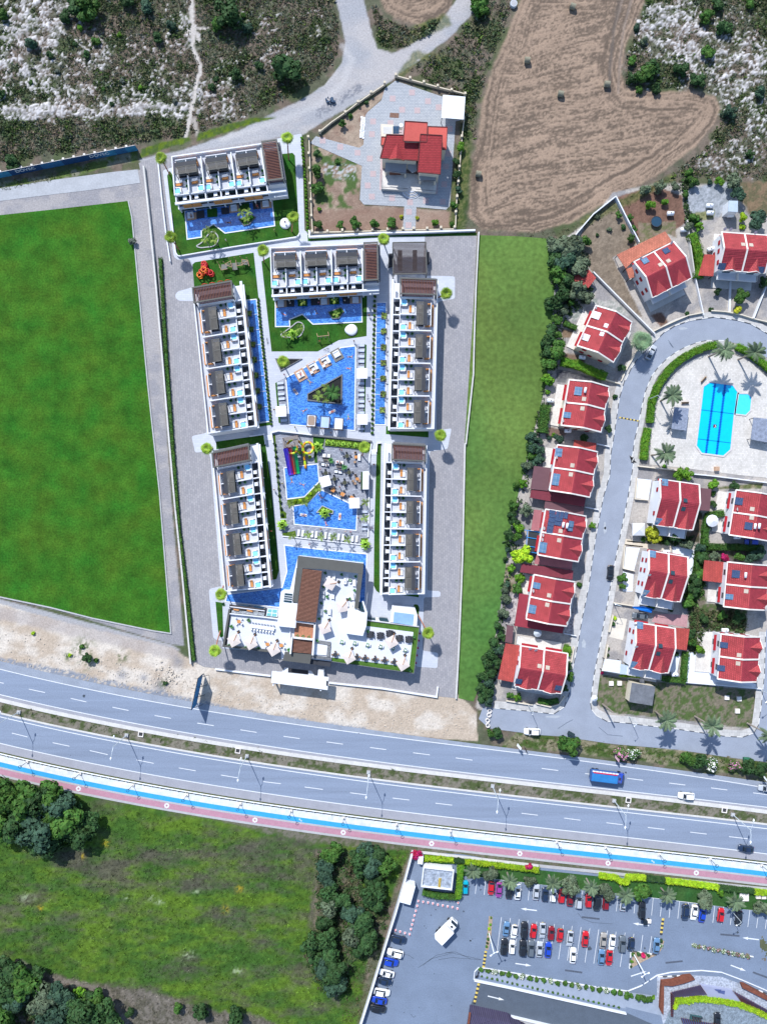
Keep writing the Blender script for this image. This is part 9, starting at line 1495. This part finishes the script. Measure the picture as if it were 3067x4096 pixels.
# people
SKIN=mat("skin",(.52,.28,.19),var=0,rough=.6)
def body(pose):
 v={};e=[];rr={}
 def j(n,p,r,par=None):v[n]=Vector(p);rr[n]=r;(e.append((par,n))if par else None)
 j('pel',(0,0,.95),.13);j('chest',(0,.01,1.3),.15,'pel');j('neck',(0,.01,1.5),.06,'chest');j('head',(0,.02,1.66),.105,'neck');j('crown',(0,.0,1.74),.08,'head');j('nose',(0,.12,1.64),.02,'head')
 for s,q in((-1,'l'),(1,'r')):
  sp={'stand':((.24,0,1.15),(.27,.06,.9)),'swim':((.42,.05,1.6),(.5,.1,1.85)),'lie':((.3,0,1.2),(.34,.02,.95)),'sit':((.25,.08,1.15),(.2,.3,1.02))}[pose]
  j('sh'+q,(s*.18,0,1.42),.06,'chest');j('el'+q,(s*sp[0][0],sp[0][1],sp[0][2]),.042,'sh'+q);j('wr'+q,(s*sp[1][0],sp[1][1],sp[1][2]),.03,'el'+q);d=(v['wr'+q]-v['el'+q]).normalized();j('pa'+q,v['wr'+q]+d*.08,.034,'wr'+q)
  for k in range(4):o_=Vector((s*(.03-k*.02),.01*k,0));j('f%d%s'%(k,q),v['pa'+q]+d*(.085-.008*abs(k-1))+o_,.009,'pa'+q)
  j('th'+q,v['wr'+q]+d*.07+Vector((s*-.05,.03,0)),.01,'wr'+q)
  j('hip'+q,(s*.09,0,.9),.09,'pel')
  lg={'stand':((.1,.05+s*.12,.5),(.1,s*.16-.02,.1),(.1,s*.16+.12,.03)),'swim':((.14,0,.5),(.2+.05*s,.02,.1),(.22,.05,.0)),'lie':((.11,.06,.5),(.12,0,.1),(.13,.08,.02)),'sit':((.12,.45,.9),(.12,.5,.5),(.12,.62,.45))}[pose]
  j('kn'+q,(s*lg[0][0],lg[0][1],lg[0][2]),.06,'hip'+q);j('an'+q,(s*lg[1][0],lg[1][1],lg[1][2]),.038,'kn'+q);j('to'+q,(s*lg[2][0],lg[2][1],lg[2][2]),.035,'an'+q)
 names=list(v);me=bpy.data.meshes.new("body");me.from_pydata([v[n]for n in names],[(names.index(a),names.index(b))for a,b in e],[]);o=bpy.data.objects.new("body_tmp",me);COL.objects.link(o);sk=o.modifiers.new("s",'SKIN')
 for i,n in enumerate(names):me.skin_vertices[0].data[i].radius=(rr[n],)*2;me.skin_vertices[0].data[i].use_root=(n=='pel')
 o.modifiers.new("u",'SUBSURF').levels=1;dg=bpy.context.evaluated_depsgraph_get();out=bpy.data.meshes.new_from_object(o.evaluated_get(dg));bpy.data.objects.remove(o);out.name="body";out.materials.clear();out.materials.append(SKIN)
 T=Matrix.Identity(4)
 if pose in('lie','swim'):T=Matrix.Translation((0,-.9,.14))@Matrix.Rotation(R(-90 if pose=='lie' else 90),4,'X')
 if pose=='swim':T=Matrix.Translation((0,.9,.1))@Matrix.Rotation(R(90),4,'X')
 if pose=='sit':T=Matrix.Translation((0,0,-.45))
 if pose=='lie':T=Matrix.Translation((0,-.9,.14))@Matrix.Rotation(R(-90),4,'X')@Matrix.Rotation(R(180),4,'Z')
 out.transform(T);return out,T,v
BODY={k:body(k)for k in('stand','swim','lie','sit')};HAIR=[mat("hair_dark",(.02,.013,.01),var=0),mat("hair_brown",(.12,.06,.03),var=0)];CLO={}
CLC=dict(red=(.5,.03,.03),blue=(.03,.08,.35),black=(.02,.02,.025),white=(.75,.75,.75),green=(.15,.45,.08),pink=(.5,.15,.3),grey=(.2,.2,.22))
def clothes(pose,c):
 if(pose,c)in CLO:return CLO[(pose,c)]
 _,T,v=BODY[pose];m=mat("cloth_"+c,CLC[c],var=0);s=MB();s.tube([T@v['pel'],T@(v['pel']+Vector((0,0,.1)))],[.165,.15],10)
 for q in 'lr':s.tube([T@v['hip'+q],T@v['hip'+q].lerp(v['kn'+q],.5)],[.11,.095],8)
 h=MB();h.tube([T@(v['head']+Vector((0,-.05,-.03))),T@(v['head']+Vector((0,-.02,.06))),T@(v['crown']+Vector((0,-.01,.04)))],[.10,.115,.05],8);t=MB();t.tube([T@(v['pel']+Vector((0,0,.1))),T@v['chest'],T@(v['neck']-Vector((0,0,.04)))],[.15,.185,.09],10)
 CLO[(pose,c)]=(s.mesh("shorts",m),h.mesh("hair",HAIR[len(c)%2],True),t.mesh("shirt",m,True));return CLO[(pose,c)]
def person(t_,c,pose,col,a,label,z=.08):
 o=thing("person",G(t_(*c),z),label,"person",R(a));link("body",BODY[pose][0],o);s,h,t=clothes(pose,col);link("shorts",s,o);link("hair",h,o)
 if pose in('stand','sit'):link("shirt",t,o)
W_="walking on the pale path "
for a in((tC,(330,475),'stand','pink',30,"person in pink standing at the top left corner of the main pool"),(tC,(235,805),'stand','black',190,"person in black "+W_+"left of the main pool"),(tC,(430,970),'stand','green',100,"person in green "+W_+"below the main pool"),(tC,(768,1022),'stand','grey',90,"person in grey "+W_+"below the cabanas"),(tC,(560,530),'swim','green',40,"swimmer in green shorts below the left pool deck",.02),(tC,(520,808),'swim','black',-60,"swimmer in black at the left of the main pool",.02),(tC,(930,868),'swim','green',5,"swimmer in green shorts above the white cabana",.02),(tC,(930,412),'swim','red',80,"swimmer right of the black island",.02),(tC,(945,302),'swim','black',90,"swimmer at the top right of the main pool",.02),(tC,(985,160),'stand','grey',0,"person in grey on the path above the main pool"),(tC,(662,160),'stand','red',90,"person in red watching the swing"),(tC,(1130,728),'stand','black',200,"person in black "+W_+"beside the right row of box balls"),(tB,(1128,860),'stand','black',170,"person in black on the path right of the garden lawn"),(tD,(1173,375),'stand','red',180,"person in red "+W_+"right of the dining terrace"),(tD,(1148,973),'stand','blue',0,"person in blue on the path near the bottom right"),(tD,(1025,878),'stand','black',90,"person in black beside the lowest pool"),(tD,(310,555),'stand','green',10,"person in green left of the splash pool"),(tD,(395,522),'swim','black',10,"swimmer below the blue slide",.02),(tD,(492,562),'swim','blue',70,"swimmer in the middle of the splash pool",.02),(tD,(665,672),'swim','black',30,"swimmer at the top of the lowest pool",.02),(tD,(718,930),'swim','red',20,"swimmer at the lower edge of the lowest pool",.02),(tD,(672,984),'stand','red',180,"person in red below the lowest pool"),(tD,(903,1008),'stand','white',180,"left person of a pair below the lowest pool"),(tD,(953,1010),'stand','pink',180,"right person of a pair below the lowest pool"),(tD,(565,1128),'stand','pink',200,"person in pink on the path below the loungers"),(tD,(207,1003),'stand','red',180,"person on the narrow lawn left of the lowest pool"),(tD,(232,612),'stand','white',190,"person in white "+W_+"left of the slides"),(tD,(850,587),'stand','red',90,"person in red among the dining tables"),(tD,(668,420),'stand','pink',0,"person in pink beside the splash pool corner"),(tD,(655,342),'stand','white',0,"person in white left of the armchairs"),(tD,(850,232),'stand','blue',90,"left person of two at the top of the dining terrace"),(tD,(870,240),'stand','pink',0,"right person of two at the top of the dining terrace"),(tD,(745,345),'stand','white',120,"person in white beside the coffee table"),(tD,(732,376),'sit','grey',180,"person seated in the left armchair group",.25),(tD,(828,356),'sit','red',0,"person in red seated in the right armchair group",.25),(tD,(862,368),'sit','black',0,"person in black seated in the right armchair group",.25),(tD,(857,422),'sit','blue',180,"person in blue seated in the lower right armchair",.25),(tD,(798,597),'sit','black',150,"person seated at the left orange table",.2),(tD,(895,667),'sit','white',60,"person seated at the middle orange table",.2),(tD,(352,206),'stand','white',180,"left person on the slide tower",TZ),(tD,(402,200),'stand','pink',180,"right person on the slide tower",TZ),(tA,(1182,1005),'stand','green',40,"person in green on the lawn by the white mound"),(tA,(725,1100),'stand','white',90,"person in white on the lawn of the top villa block"),(tA,(1283,932),'stand','blue',0,"person standing on the round white mound",.6),(tA,(1015,768),'lie','red',30,"person lying on the charcoal deck of the top villa pool",.3),(tA,(393,868),'lie','black',10,"person lying on the left daybed of the top villa pool",.65),(tA,(742,925),'swim','black',90,"swimmer in the top villa pool",.02),(tB,(320,845),'swim','red',60,"left swimmer in the second villa pool",.02),(tB,(625,820),'swim','blue',20,"right swimmer in the second villa pool",.02),(tB,(383,745),'sit','white',20,"person seated on the left charcoal deck of the second villa",-.1),(tB,(650,740),'sit','pink',20,"person seated on the middle deck of the second villa",-.1),(tB,(897,720),'sit','white',0,"person seated on the right deck of the second villa",-.1),(tC,(430,630),'lie','blue',35,"person lying on the float at the left of the main pool",.25),(tC,(778,820),'lie','red',-65,"person in red lying on the float near the cabanas",.25),(tD,(507,852),'lie','blue',-95,"person lying on the float at the left of the lowest pool",.25),(tD,(850,866),'lie','red',-6,"person lying on the upright float in the lowest pool",.25),(tC,(480,468),'lie','red',15,"person sunbathing on the white daybed of the left pool deck",.75)):person(*a)
for t_,c,a,l in((tC,(165,152),95,"bicycle on the path left of the garden lawn"),(tC,(1137,305),80,"bicycle on the path right of the main pool"),(tC,(1110,680),85,"pushchair like bicycle on the path beside the loungers"),(tC,(722,232),15,"bicycle on the path above the pool decks"),(tD,(772,1160),5,"bicycle on the path below the lounger row")):
 t=thing("bicycle",G(t_(*c),.08),l,"bicycle",R(a))
 for x in(-.55,.55):mb=MB();mb.tube([(x+.32*math.cos(R(b)),0,.34+.32*math.sin(R(b)))for b in range(0,361,40)],.025,5);obj("wheel",mb,TYRE,t,world=False)
 mb=MB();mb.beam((-.55,0,.34),(-.1,0,.3),.05);mb.beam((-.1,0,.3),(.4,0,.8),.05);mb.beam((-.15,0,.8),(.4,0,.8),.05);mb.beam((.4,0,.85),(.55,0,.34),.05);obj("frame",mb,CHAR,t,world=False);mb=MB();mb.beam((.4,-.28,.98),(.4,.28,.98),.05);obj("handlebar",mb,CHAR,t,world=False)
